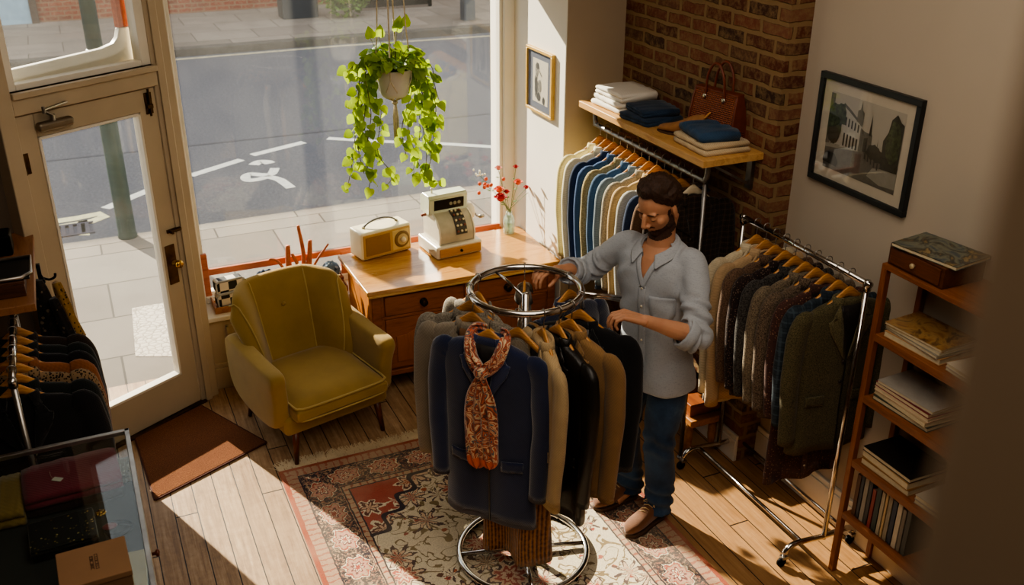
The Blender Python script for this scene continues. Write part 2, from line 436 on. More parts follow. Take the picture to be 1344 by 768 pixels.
struct('wall_left', MB().box(-1.7, -1.6, -1.5, 5.0, 0, HC), M['dark_wall'])
struct('wall_near', MB().box(.174, .5, -.24, .1425, 0, HC), M['pillar'], bevel=.01)
struct('wall_front', MB().box(.43, XW+.02, YF, YG+.16, 0, .455), M['cream_paint'])
struct('wall_front_upper', MB().box(.37, XW+.02, YG-.08, YG+.16, 2.50, HC), M['white_wall'])
struct('wall_front_left', MB().box(-1.7, -.345, 4.99, 5.15, 0, HC), M['dark_wall'])
struct('trim_sill', MB().box(.43, XW+.01, YF-.03, YG+.02, .455, .485), M['white_paint'], bevel=.006)
def skirt(name, x0, x1, y0, y1, h=.17, mat=None):
    mb = MB(); mb.box(x0, x1, y0, y1, 0, h-.03)
    cx, cyy = (x0+x1)/2, (y0+y1)/2
    ex = .006
    mb.box(x0+(ex if x1-x0 < .1 else 0), x1, y0+(ex if y1-y0 < .1 else 0), y1, h-.03, h)
    return struct(name, mb, mat or M['white_paint'], bevel=.004)
skirt('baseboard_right', XR-.02, XR+.001, -1.4, 3.546, .20)
skirt('baseboard_brick', XB-.02, XB+.001, 3.55, YA, .16)
skirt('baseboard_front', .50, XW, YF-.022, YF+.001, .17, M['cream_paint'])
# panel moulding below the sill
mb = MB()
for (a, b, c, d) in ((.60, 1.20, .22, .235), (.60, 1.20, .40, .415), (.60, .615, .22, .415), (1.185, 1.2, .22, .415)): mb.box(a, b, YF-.012, YF+.002, c, d)
struct('trim_panel', mb, M['cream_paint'], bevel=.003)

# ---- shop window
win = MB()
win.box(XW-.07, XW+.002, YG-.06, YG+.06, .485, 2.50).box(.47, .53, YG-.06, YG+.06, .485, 2.50)
win.box(.53, XW-.07, YG-.06, YG+.06, .485, .53).box(.53, XW-.07, YG-.06, YG+.06, 2.44, 2.50)
wo_ = win.build('window_1', M['white_paint'], bevel=.006); wo_['kind'] = 'structure'
bead = MB(); bead.box(XW-.09, XW-.07, YG-.03, YG+.03, .53, 2.5).box(.53, .55, YG-.03, YG+.03, .53, 2.5).box(.55, XW-.09, YG-.03, YG+.03, .53, .55)
bead.build('frame_bead', M['white_paint'], wo_, bevel=.004)
M['glass'] = m_glass('shop_glass', '#fbfdfc', .055, .018)
MB().box(.54, XW-.08, YG-.003, YG+.003, .54, 2.45).build('pane', M['glass'], wo_)

# ---- splayed shop door with a transom light over it
A_, B_ = Vector((-.264, 4.978, 0)), Vector((.393, 5.357, 0))
du = (B_-A_).normalized(); dn = Vector((-du.y, du.x, 0)); DL = (B_-A_).length
DM = Matrix(((du.x, dn.x, 0, A_.x), (du.y, dn.y, 0, A_.y), (0, 0, 1, 0), (0, 0, 0, 1)))   # local x along the door, y outward
DH = 1.895
def dbox(mb, x0, x1, y0, y1, z0, z1): return mb.box(x0, x1, y0, y1, z0, z1, DM)
post = MB(); post.prism([(.395, 5.352), (.50, 5.40), (.50, YG+.08), (.36, YG+.08), (.33, 5.50)], 0, HC)
post.prism([(.42, 5.345), (.46, 5.362), (.46, 5.40), (.42, 5.38)], 0, HC)
struct('trim_post', post, M['cream_paint'], bevel=.006)
fr = MB(); dbox(fr, -.085, -.006, -.03, .09, 0, HC); struct('trim_jamb', fr, M['cream_paint'], bevel=.006)
fr = MB(); dbox(fr, -.006, DL+.01, -.025, .09, DH+.008, DH+.115); dbox(fr, -.006, DL+.01, -.045, .10, DH+.085, DH+.115)
struct('trim_transom', fr, M['cream_paint'], bevel=.006)
d = MB(); s_ = .095
dbox(d, 0, s_, 0, .045, .012, DH); dbox(d, DL-s_-.01, DL-.004, 0, .045, .012, DH)
dbox(d, s_, DL-s_, 0, .045, .012, .235); dbox(d, s_, DL-s_, 0, .045, DH-.115, DH)
door = d.build('door_1', M['cream_paint'], bevel=.005); door['kind'] = 'structure'
b = MB()
for (x0, x1, z0, z1) in ((s_, s_+.014, .235, DH-.115), (DL-s_-.024, DL-s_-.01, .235, DH-.115), (s_, DL-s_-.01, .235, .25), (s_, DL-s_-.01, DH-.129, DH-.115)): dbox(b, x0, x1, -.004, .05, z0, z1)
b.build('glazing_bead', M['white_paint'], door, bevel=.003)
g = MB(); dbox(g, s_+.004, DL-s_-.014, .02, .026, .24, DH-.12); g.build('pane', m_glass('door_glass', '#fbfdfc', .05, .02), door)
M['brass_old'] = m_metal('old_brass', '#6b5026', .4, .5); M['brass'] = m_metal('brass', '#c9a04e', .25)
M['chrome'] = m_metal('chrome', '#c9c6c2', .14, .1); M['steel'] = m_metal('brushed_steel', '#a5a19b', .32, .2); M['black_metal'] = m_metal('black_metal', '#1a1918', .45)
p = MB(); dbox(p, DL-.088, DL-.028, -.006, .001, .80, 1.03); p.build('lock_plate', M['brass_old'], door, bevel=.002)
k = MB(); kc = DM @ Vector((DL-.045, -.006, .925)); KR = (DM.to_3x3() @ Matrix.Rotation(PI/2, 3, 'X')).to_4x4()
k.lathe([(0, 0), (.018, 0), (.018, .006), (.009, .01), (.009, .03), (.02, .036), (.024, .045), (.021, .055), (.012, .06), (0, .061)], kc, 20, KR)
kb = k.build('door_knob', M['brass'], door, smooth=True)
c = MB(); dbox(c, .085, .27, -.05, -.002, DH-.085, DH-.04); cl = c.build('door_closer', m_metal('closer_grey', '#8d8170', .5), door, bevel=.018, seg=4)
a = MB(); q0 = DM @ Vector((.17, -.03, DH-.035)); q1 = DM @ Vector((.10, -.09, DH+.0)); q2 = DM @ Vector((.25, -.03, DH+.03))
a.lathe([(0, -.015), (.012, -.015), (.012, .02), (0, .02)], q0, 12).bar(q0+Vector((0, 0, .014)), q1+Vector((0, 0, .025)), .018, .006).bar(q1+Vector((0, 0, .032)), q2, .018, .006).lathe([(0, -.01), (.008, -.01), (.008, .02), (0, .02)], q1+Vector((0, 0, .025)), 10)
a.build('closer_arm', M['steel'], cl)
for z in (.55, 1.62):
    h = MB(); h.lathe([(0, 0), (.009, 0), (.009, .10), (0, .10)], DM @ Vector((-.003, -.008, z)), 10); dbox(h, -.02, .03, -.003, .001, z, z+.1); h.build('hinge', M['brass_old'], door)
bo = MB(); dbox(bo, DL-.07, DL-.03, -.008, .001, DH-.13, DH-.02); bo.tube([DM @ Vector((DL-.05, -.014, DH-.14)), DM @ Vector((DL-.05, -.014, DH+.0))], .006, 8); dbox(bo, DL-.066, DL-.034, -.02, -.004, DH-.10, DH-.08)
bo.build('bolt', M['brass_old'], door)
bo = MB(); dbox(bo, DL-.06, DL+.02, -.012, .001, 1.10, 1.118); bo.tube([DM @ Vector((DL-.05, -.018, 1.109)), DM @ Vector((DL+.02, -.018, 1.109))], .008, 8); dbox(bo, DL-.05, DL-.04, -.04, -.012, 1.10, 1.118)
bo.build('bolt', M['brass_old'], door)
w2 = MB(); z0 = DH+.115
dbox(w2, 0, .04, .0, .06, z0, 3.2); dbox(w2, DL-.05, DL+.005, .0, .07, z0, 3.2); dbox(w2, .04, DL-.05, .0, .06, z0, z0+.03); dbox(w2, .04, DL-.05, .0, .06, 3.15, 3.2)
win2 = w2.build('window_2', M['white_paint'], bevel=.005); win2['kind'] = 'structure'
g = MB(); dbox(g, .035, DL-.045, .028, .034, z0+.025, 3.16); g.build('pane', M['glass'], win2)
# painted fascia ledge outside the transom, its end curling upward
lg = MB(); pr_ = [(-.1, 0), (DL-.03, 0), (DL-.03, .175), (DL-.085, .175), (DL-.102, .13), (DL-.13, .105), (DL-.2, .09), (-.1, .06)]
M_l = DM @ Matrix(((1, 0, 0, 0), (0, 0, 1, 0), (0, 1, 0, 0), (0, 0, 0, 1)))
lg.prism([(a_, b_+z0+.01) for a_, b_ in pr_], .09, .13, M_l); dbox(lg, -.1, DL-.03, .04, .13, z0-.05, z0+.02)
struct('trim_ledge', lg, M['white_paint'], bevel=.008)
fr = MB(); dbox(fr, -.1, DL+.03, -.02, .08, 3.2, HC); struct('wall_over_door', fr, M['white_wall'])
th = MB(); dbox(th, -.05, DL+.02, -.03, .12, 0, .011); struct('trim_threshold', th, M['brass_old'])
oc = MB(); dbox(oc, DL-.085, DL-.03, .09, .13, z0+.187, HC); struct('trim_terracotta', oc, m_plain('terracotta', '#a8522c', .9, amt=.3, scale=40))

# ================================================================== the street outside
def mat_slabs(name, cols, bw, rh, mort, rot=0):
    T = NT(name); v = T.coord('Object', (1, 1, 1), (0, 0, rot))
    b = T.n('ShaderNodeTexBrick'); T.put(b.inputs['Vector'], v); b.inputs['Scale'].default_value = 1
    b.inputs['Brick Width'].default_value = bw; b.inputs['Row Height'].default_value = rh; b.inputs['Mortar Size'].default_value = .008; b.inputs['Mortar Smooth'].default_value = .2
    b.inputs['Color1'].default_value = (0, 0, 0, 1); b.inputs['Color2'].default_value = (1, 1, 1, 1); b.inputs['Mortar'].default_value = (.5, .5, .5, 1)
    c = T.ramp(T.xyz(b.outputs['Color'])[0], [(i/(len(cols)-1), q) for i, q in enumerate(cols)])
    c = T.mix(T.ramp(T.noise(v, 130, 3, .8), [(.4, 0), (.75, .35)]), c, '#59524b')
    c = T.mix(T.ramp(T.noise(v, 2.2, 4), [(.45, 0), (.8, .35)]), c, '#4d4740')
    c = T.mix(b.outputs['Fac'], c, mort)
    return T.done(T.bsdf(c, .85, 0, T.bump(T.noise(v, 140, 3), .15, .004), spec=.3))
def mat_asphalt():
    T = NT('asphalt'); v = T.coord()
    c = T.ramp(T.noise(v, 38, 5, .85), [(.3, '#46474c'), (.55, '#606065'), (.75, '#8a898c')])
    c = T.mix(T.ramp(T.noise(v, .5, 3), [(.4, 0), (.7, .25)]), c, '#55565e')
    return T.done(T.bsdf(c, .85, 0, T.bump(T.noise(v, 90, 3), .3, .006), spec=.35))
M['slab'] = mat_slabs('paving_slabs', ['#6f6860', '#7b7369', '#675f57', '#766d62'], .92, .62, '#39332d')
M['kerb'] = mat_slabs('kerb_stone', ['#857d72', '#786f65'], 1.1, 2.0, '#4a433b')
M['paint_w'] = m_plain('road_paint', '#e9e5d8', .8, amt=.15, scale=20); M['paint_y'] = m_plain('yellow_road_paint', '#e6dcae', .8, amt=.15, scale=20)
ZP, ZR = -.03, -.13
ky = at(300, 289, ZP).y
struct('pavement_near', MB().box(-6, 14, 5.15, ky-.16, ZP-.3, ZP).box(-6, -1.65, 0, 5.2, ZP-.3, ZP), M['slab'])
struct('kerb_near', MB().box(-6, 14, ky-.16, ky, ZP-.3, ZP+.002), M['kerb'], bevel=.012)
kf = at(400, 62, ZR).y
road = struct('road', MB().box(-8, 16, ky-.02, kf+.05, ZR-.2, ZR), mat_asphalt())
struct('kerb_far', MB().box(-8, 16, kf, kf+.22, ZR-.1, ZP+.02), m_plain('far_kerb_stone', '#4f4a44', .85, amt=.25, scale=6), bevel=.012)
struct('pavement_far', MB().box(-8, 16, kf+.22, kf+6, ZR-.1, ZP+.015), mat_slabs('far_paving', ['#7a7168', '#877e74', '#6f675e'], 1.0, .8, '#4d463f'))
yb = at(250, 18, ZP).y
struct('wall_street', MB().box(-8, 16, yb, yb+.3, ZP, 6), M['brick_out'])
def road_mark(pts, name='road_marking', mat=None, z=ZR):
    mb = MB(); q = [at(x, y, z) for x, y in pts]
    mb.prism([(p.x, p.y) for p in q], z, z+.004)
    return mb.build(name, mat or M['paint_w'], road)
def road_line(pts, w, mat=None):
    mb = MB(); q = [at(x, y, ZR) for x, y in pts]; L = []; Rr = []
    for i in range(len(q)):
        t = (q[min(i+1, len(q)-1)]-q[max(i-1, 0)]).normalized(); nn = Vector((-t.y, t.x, 0))
        ww = (w[i] if isinstance(w, (list, tuple)) else w)/2
        L.append(q[i]+nn*ww); Rr.append(q[i]-nn*ww)
    vs = [v+Vector((0, 0, .004)) for v in L+Rr]; n = len(L)
    mb.add(vs, [(i, i+1, n+i+1, n+i) for i in range(n-1)])
    return mb.build('road_marking', mat or M['paint_w'], road)
road_line([(138, 274), (205, 246)], .11); road_line([(250, 231), (317, 210)], .11); road_line([(331, 204), (399, 187)], .11)
road_line([(430, 182), (500, 186), (580, 189), (662, 194)], .10)
# painted squiggle like a curled 2
def spl(P, n=6):
    out = []
    for i in range(len(P)-1):
        p0 = P[max(i-1, 0)]; p1 = P[i]; p2 = P[i+1]; p3 = P[min(i+2, len(P)-1)]
        for k in range(n):
            t = k/n
            out.append(tuple(.5*((2*b)+(-a+c_)*t+(2*a-5*b+4*c_-d_)*t*t+(-a+3*b-3*c_+d_)*t**3) for a, b, c_, d_ in zip(p0, p1, p2, p3)))
    return out+[P[-1]]
road_line(spl([(333, 217), (340, 213), (350, 213), (355, 215)]), [.12]*18+[.07])
road_line(spl([(361, 221), (356, 229), (344, 230), (328, 229), (322, 233), (326, 237), (338, 236), (352, 233), (366, 236), (374, 241), (382, 247)]), .10)
road_line([(60, 293), (100, 287), (130, 281), (136, 285), (120, 291), (70, 300)], .12, M['paint_y'])
road_mark([(102, 291), (115, 289), (118, 309), (102, 309)], mat=M['paint_y'])
road_line([(225, 79), (440, 61), (664, 46)], .10, m_plain('faded_yellow', '#b5ab8f', .8, amt=.3, scale=9))
sm = MB(); sA, sB = at(60, 212, ZR), at(664, 147, ZR); sm.bar(sA+Vector((0, 0, .001)), sB+Vector((0, 0, .001)), .045, .004); sm.build('tar_seam', m_plain('tar', '#3f4048', .7), road)
def slab_patch():
    q = [at(x, y, ZP) for x, y in ((173, 405), (215, 398), (232, 468), (178, 468))]
    mb = MB(); mb.prism([(p.x, p.y) for p in q], ZP, ZP+.003)
    T = NT('cobbles'); v = T.coord(); e = T.voro(v, 22, 'DISTANCE_TO_EDGE'); 
    c = T.ramp(e, [(.02, '#8a8175'), (.12, '#c0b7a9')]); struct('pavement_cobble', mb, T.done(T.bsdf(c, .9, 0, T.bump(e, .6, .01))))
slab_patch()
dg_ = thing('drain_grate', 'grey iron drain grate let into the road beside the near kerb', 'drain', at(84, 304, ZR))
mb = MB()
for i in range(7): mb.box(-.22+i*.066, -.185+i*.066, -.12, .12, .0, .012)
mb.box(-.25, .25, -.15, -.12, 0, .012).box(-.25, .25, .12, .15, 0, .012); mb.build('grate', m_metal('iron', '#6c6a72', .6), dg_)
MB().box(-.24, .24, -.14, .14, .0, .004).build('pit', m_plain('pit', '#4a4a55', .9), dg_)
# green lamp post at the kerb
pp = at(168, 311, ZP)
lp = thing('lamp_post', 'dark green metal lamp post standing by the kerb outside the glass door', 'lamp post', pp)
M['green_post'] = m_plain('green_post', '#1c332b', .5, amt=.2, scale=8)
MB().lathe([(.0, 0), (.078, 0), (.078, .02), (.072, .05), (.07, 1.52), (.066, 1.55), (0, 1.55)], n=20).build('post_base', M['green_post'], lp, smooth=True)
MB().lathe([(.06, 1.53), (.058, 4.6), (.045, 5.6), (0, 5.6)], n=20).build('pole', M['green_post'], lp, smooth=True)
MB().lathe([(.0, 1.50), (.079, 1.50), (.079, 1.56), (.064, 1.58), (0, 1.58)], n=20).build('collar', M['green_post'], lp, smooth=True)
MB().tube([(0, 0, 5.5), (0, .3, 5.8), (0, .9, 5.9)], .04, 10).box(-.12, .12, .8, 1.4, 5.84, 5.95).build('lamp_head', M['green_post'], lp)
# things on the far pavement
pb = at(614, 27, ZP)
o = thing('bollard', 'dark grey square bollard alone on the far pavement', 'bollard', pb)
MB().box(-.11, .11, -.11, .11, 0, 1.0).build('bollard_post', m_plain('bollard', '#3d4148', .6), o, bevel=.02); MB().box(-.13, .13, -.13, .13, 1.0, 1.06).build('bollard_cap', m_plain('bollard_cap', '#33363c', .6), o, bevel=.02)
pb = at(392, 23, ZP)
o = thing('litter_bin', 'black litter bin against the brick wall across the street', 'bin', pb)
MB().box(-.33, .33, -.22, .22, 0, .95).build('bin_body', m_plain('bin_black', '#23262b', .6), o, bevel=.03); MB().box(-.36, .36, -.25, .25, .95, 1.15).build('bin_lid', m_plain('bin_lid', '#1d2024', .6), o, bevel=.05)
pb = at(520, 12, ZP)
o = thing('railing', 'black metal railing frame beside the shrub across the street', 'railing', pb)
mb = MB(); mb.box(-.75, -.69, -.03, .03, 0, 1.1).box(.66, .72, -.03, .03, 0, 1.1).box(-.75, .72, -.03, .03, 1.05, 1.1).box(-.75, .72, -.03, .03, .06, .24); mb.build('rail_frame', M['black_metal'], o)
def leaf_clump(mb, n, rad3, size, rnd):
    for i in range(n):
        u = Vector((rnd.gauss(0, 1), rnd.gauss(0, 1), rnd.gauss(0, 1))).normalized(); p_ = Vector((u.x*rad3[0], u.y*rad3[1], u.z*rad3[2]))*rnd.uniform(.55, 1)
        e = Euler((rnd.uniform(-1, 1), rnd.uniform(-1, 1), rnd.uniform(0, 6))).to_matrix(); s2 = size*rnd.uniform(.6, 1.2)
        mb.add([p_+e @ Vector(q) for q in ((-s2*.4, 0, 0), (0, -s2, .02), (s2*.4, 0, 0), (0, s2, .02))], [(0, 1, 2, 3)])
pb = at(456, 24, ZP); rr = random.Random(3); mb = MB(); leaf_clump(mb, 500, (.5, .3, .4), .09, rr)
for v in mb.v: v.z += .42
tag(mb.build('shrub', m_plain('shrub_green', '#4f6a26', .8, amt=.4), loc=pb), 'small green shrub on the far pavement beside the black bin', 'shrub')
o = thing('street_door', 'pale blue door at the end of the brick wall across the street', 'door', at(2, 30, ZP).lerp(Vector((at(2, 30, ZP).x, yb, ZP)), 1))
MB().box(-.5, .5, -.06, .05, 0, 2.2).build('door_leaf', m_plain('blue_door', '#7f97a8', .6), o); MB().box(.5, .62, -.1, .05, 0, 2.3).box(-.62, -.5, -.1, .05, 0, 2.3).build('door_frame', m_plain('brown_frame', '#3a2b22', .7), o)
# ================================================================== rug and doormat
RX0, RX1, RY0, RY1 = .655, 2.335, 1.75, 4.445
def mat_rug():
    T = NT('persian_rug'); v = T.coord(); x = T.xyz(v)
    cx, cyy, hx, hy = (RX0+RX1)/2, (RY0+RY1)/2, (RX1-RX0)/2, (RY1-RY0)/2
    wob = T.noise(v, 26, 3, col=True)
    vv = T.vmath('ADD', v, T.vmath('MULTIPLY', T.vmath('SUBTRACT', wob, (.5, .5, .5)), (.035, .035, 0)))
    y = T.xyz(vv)
    ax = T.math('ABSOLUTE', T.math('SUBTRACT', x[0], cx)); ay = T.math('ABSOLUTE', T.math('SUBTRACT', x[1], cyy))
    ex = T.math('SUBTRACT', hx, ax); ey = T.math('SUBTRACT', hy, ay)
    d = T.math('MINIMUM', ex, ey)
    horiz = T.math('LESS_THAN', ey, ex)                                  # 1 when the nearest edge runs along x
    along = T.math('ADD', T.math('MULTIPLY', horiz, y[0]), T.math('MULTIPLY', T.math('SUBTRACT', 1.0, horiz), y[1]))
    dw = T.math('ADD', d, T.math('MULTIPLY', T.math('SUBTRACT', T.noise(v, 30, 2), .5), .012))
    navy, red, cream, pink, rust, olive = '#35323c', '#b0594a', '#e8dabd', '#d29a86', '#b4603f', '#8d7a56'
    fine = T.noise(v, 70, 3, .8); mid = T.noise(v, 38, 3, .7)
    # rosettes of the field
    def rosette(scale, petals, base, cols, size, rand=.75):
        o = T.voro(vv, scale, out=None, rand=rand)
        rel = T.vmath('SUBTRACT', vv, o['Position'])
        r = T.xyz(rel); ang = T.math('ARCTAN2', r[1], r[0])
        kk = T.xyz(o['Color'])
        pet = T.math('MULTIPLY', T.math('COSINE', T.math('MULTIPLY', ang, petals)), .22)
        rr = T.math('DIVIDE', T.math('MULTIPLY', T.vmath('LENGTH', rel), 1.0), T.math('MULTIPLY', T.math('ADD', T.math('MULTIPLY_ADD', kk[0], .5, .55), pet), size))
        rr = T.math('ADD', rr, T.math('MULTIPLY', T.math('SUBTRACT', mid, .5), .5))
        c = T.ramp(rr, [(0, cols[0]), (.18, cols[1]), (.36, cols[2]), (.55, cols[3]), (.74, cols[4])], 'CONSTANT')
        return T.mix(T.math('LESS_THAN', rr, .92), base, c)
    sprig = T.ramp(T.math('ABSOLUTE', T.math('SUBTRACT', T.noise(v, 9, 2, .4, 1.4), .5)), [(.0, 1), (.012, 1), (.02, 0)], 'CONSTANT')
    field = T.mix(sprig, cream, olive)
    ov = T.voro(vv, 13, out=None, rand=1.0)
    field = T.mix(T.math('LESS_THAN', T.math('ADD', ov['Distance'], T.math('MULTIPLY', mid, .3)), .34), field, T.ramp(T.xyz(ov['Color'])[0], [(0, '#6a4a3a'), (.35, red), (.6, olive), (.8, rust)], 'CONSTANT'))
    field = rosette(5.2, 8, field, ('#a5483c', '#e3c4a6', '#b65f50', '#e0c2a2', '#5d4a48'), .12)
    # corner spandrels
    exx = T.math('SUBTRACT', ex, .30); eyy = T.math('SUBTRACT', ey, .30)
    cr = T.math('ADD', T.math('DIVIDE', exx, .42), T.math('DIVIDE', eyy, .50))
    cr = T.math('ADD', cr, T.math('MULTIPLY', T.math('SINE', T.math('MULTIPLY', T.math('SUBTRACT', exx, eyy), 26)), .10))
    sp = rosette(7.5, 6, red, (cream, rust, '#d9b89a', '#6a4038', cream), .085)
    sp = T.mix(T.band(cr, .86, .95), sp, navy)
    field = T.mix(T.math('LESS_THAN', cr, .95), field, sp)
    # main border, rosettes every .22 m
    u = T.math('MULTIPLY', T.math('SUBTRACT', T.math('FRACT', T.math('ADD', T.math('DIVIDE', along, .215), 20)), .5), .215)
    w_ = T.math('SUBTRACT', dw, .175)
    er = T.math('SQRT', T.math('ADD', T.math('POWER', T.math('DIVIDE', u, .088), 2), T.math('POWER', T.math('DIVIDE', w_, .068), 2)))
    an = T.math('ARCTAN2', w_, u)
    er = T.math('ADD', er, T.math('MULTIPLY', T.math('COSINE', T.math('MULTIPLY', an, 8)), .10))
    er = T.math('ADD', er, T.math('MULTIPLY', T.math('SUBTRACT', mid, .5), .55))
    bcol = T.ramp(er, [(0, red), (.18, cream), (.32, '#7a4c48'), (.45, pink), (.62, '#b9a184'), (.74, red), (.86, cream), (.94, navy)], 'CONSTANT')
    bg = T.mix(T.math('GREATER_THAN', fine, .52), navy, T.mix(T.math('GREATER_THAN', mid, .5), '#9c6a58', '#b89a7c'))
    border = T.mix(T.math('LESS_THAN', er, .98), bg, bcol)
    # guard stripes
    def guard(base, f):
        g = T.math('FRACT', T.math('ADD', T.math('DIVIDE', along, .04), 20)); g = T.math('ABSOLUTE', T.math('SUBTRACT', g, .5))
        return T.mix(T.math('LESS_THAN', T.math('ADD', g, T.math('MULTIPLY', mid, .6)), .42), base, f)
    g1 = guard('#b7957a', '#a86a56'); g2 = guard('#c2a487', '#a4614d')
    c = field
    c = T.mix(T.math('LESS_THAN', dw, .300), c, g2); c = T.mix(T.band(dw, .262, .270), c, navy); c = T.mix(T.band(dw, .296, .304), c, navy)
    c = T.mix(T.math('LESS_THAN', dw, .258), c, border)
    c = T.mix(T.math('LESS_THAN', dw, .085), c, g1); c = T.mix(T.band(dw, .083, .09), c, navy); c = T.mix(T.math('LESS_THAN', dw, .024), c, '#a4563f')
    c = T.mix(T.ramp(T.noise(v, 240, 2, .8), [(.35, .35), (.6, 0)]), c, '#5a4638')
    c = T.mix(T.ramp(T.noise(v, 3, 3), [(.4, 0), (.75, .25)]), c, '#d8c4a4')
    return T.done(T.bsdf(c, .95, 0, T.bump(T.noise(v, 220, 3), .5, .006), sheen=.1, spec=.1))
rug = MB().box(RX0, RX1, RY0, RY1, 0, .011).build('persian_rug', mat_rug(), bevel=.004)
tag(rug, 'persian style rug with cream floral field and navy rosette border under the round rack', 'rug')
fg = MB(); rr = random.Random(5)
for i in range(1100):
    x0 = rr.uniform(RX0+.005, RX1-.005); L = rr.uniform(.05, .115); a = rr.gauss(0, .35)
    p0 = Vector((x0, RY1-.002, .006)); p1 = p0+Vector((a*.03, L*.5, -.003)); p2 = p0+Vector((a*.08, L, -.004)); w_ = .0022
    fg.add([p0+Vector((-w_, 0, 0)), p0+Vector((w_, 0, 0)), p1+Vector((w_*1.2, 0, .001)), p1-Vector((w_*1.2, 0, -.001)), p2+Vector((w_, 0, 0)), p2-Vector((w_, 0, 0))], [(0, 1, 2, 3), (3, 2, 4, 5)])
fr_ = fg.build('fringe', m_plain('rug_fringe', '#cbb896', .95, amt=.2), rug); fr_['kind'] = 'stuff'
mc = [at(171, 578), at(203, 657), at(349, 582), at(262, 533)]
ctr = sum(mc, Vector())/4; du2 = ((mc[2]-mc[1])+(mc[3]-mc[0])).normalized(); an = math.atan2(du2.y, du2.x)
Tm = NT('coir'); vv = Tm.coord(); n_ = Tm.noise(vv, 160, 3, .8)
cc = Tm.ramp(n_, [(.3, '#563524'), (.6, '#8c5c3e'), (.75, '#a87b56')])
cc = Tm.mix(Tm.ramp(Tm.noise(vv, 4, 3), [(.4, 0), (.7, .35)]), cc, '#694330')
mcoir = Tm.done(Tm.bsdf(cc, .95, 0, Tm.bump(n_, .9, .01), spec=.1))
mc = [at(178, 577), at(204, 657), at(349, 582), at(264, 534)]; ctr = sum(mc, Vector())/4
dm = thing('doormat', 'rust brown coir doormat lying inside the glass door', 'doormat', ctr)
MB().prism([(q.x, q.y) for q in mc], 0, .012).build('mat_pile', mcoir, dm, bevel=.004, world=True)
ed = MB()
for p, q in zip(mc, mc[1:]+mc[:1]): ed.bar(p+Vector((0, 0, .005)), q+Vector((0, 0, .005)), .014, .009)
ed.build('mat_edging', m_plain('mat_edge', '#4a2214', .9), dm, world=True)

# ================================================================== armchair
def velvet(name, col):
    T = NT(name); v = T.coord()
    c = vary(T, v, col, .16, 5, 4)
    return T.done(T.bsdf(c, .78, 0, T.bump(T.noise(v, 260, 2), .15, .003), sheen=.18, spec=.2))
M['mustard'] = velvet('mustard_velvet', '#967a3c'); M['piping'] = velvet('mustard_piping', '#ae9658')
M['dark_leg'] = m_wood('dark_leg', '#4a2415', '#6b3820', 'Z', rough=.35)
CH = thing('armchair', 'mustard velvet wingback armchair with dark tapered legs in front of the window', 'armchair', (.955, 4.83, .0), rad(14))
def rbox(x0, x1, y0, y1, z0, z1): return MB().box(x0, x1, y0, y1, z0, z1)
rbox(-.315, .315, -.30, .30, .185, .30).build('seat_base', M['mustard'], CH, bevel=.03, seg=4)
def cushion(x0, x1, y0, y1, z0, z1, puff, n=14):
    mb = MB()
    def top(u, v):
        e = min(1, min(u, 1-u)*7)*min(1, min(v, 1-v)*7)
        return (lerp(x0, x1, u), lerp(y0, y1, v), z1+puff*(sin(PI*u)*sin(PI*v))**.5*1.0-(1-math.sqrt(max(0, e)))*.022)
    N = n
    P = [[Vector(top(i/N, j/N)) for i in range(N+1)] for j in range(N+1)]
    vs = [p for q in P for p in q]; W_ = N+1
    fs = [(j*W_+i, j*W_+i+1, (j+1)*W_+i+1, (j+1)*W_+i) for j in range(N) for i in range(N)]
    vs2 = [Vector((p.x, p.y, z0)) for p in vs]; b = len(vs)
    fs += [tuple(b+k for k in reversed(f)) for f in fs[:N*N]]
    ring = [i for i in range(W_)]+[j*W_+N for j in range(1, W_)]+[N*W_+i for i in range(N-1, -1, -1)]+[j*W_ for j in range(N-1, 0, -1)]
    for a, c in zip(ring, ring[1:]+ring[:1]): fs.append((a, b+a, b+c, c))
    return mb.add(vs+vs2, fs)
sc = cushion(-.275, .275, -.375, .22, .30, .385, .035).build('seat_cushion', M['mustard'], CH, smooth=True, bevel=.015, seg=3)
pp_ = []
for (x, y) in [(-.27, .1), (-.272, -.30), (-.255, -.358), (-.2, -.374), (0, -.378), (.2, -.374), (.255, -.358), (.272, -.30), (.27, .1)]: pp_.append((x, y, .376))
MB().tube(spl(pp_, 5), .006, 8).build('piping', M['piping'], sc, smooth=True)
MB().tube(spl([(p[0], p[1], .302) for p in pp_], 5), .005, 8).build('piping', M['piping'], sc, smooth=True)
for s in (-1, 1):
    prof = [(-.27, .19), (-.285, .30), (-.295, .42), (-.315, .50), (-.325, .535), (-.315, .565), (-.28, .578), (-.15, .575), (.0, .585), (.15, .60), (.30, .61), (.32, .40), (.30, .19)]
    mb = MB(); rings = []
    for (dx, k) in ((0, .94), (.02, 1.0), (.06, 1.0), (.085, .98), (.10, .92)):
        c_ = Vector((0, .38)); rings.append([Vector((s*(.265+dx+(.015 if z > .45 else 0)*(1)), lerp(0, y, k), lerp(.38, z, k))) for y, z in prof])
    mb.loft(rings); ar = mb.build('armrest', M['mustard'], CH, smooth=True, sub=2)
    MB().tube(spl([(s*(.382+(.012 if z > .5 else 0)), y-.004, z) for y, z in prof[1:5]], 4), .001, 5).build('piping', M['piping'], ar, smooth=True) if False else None
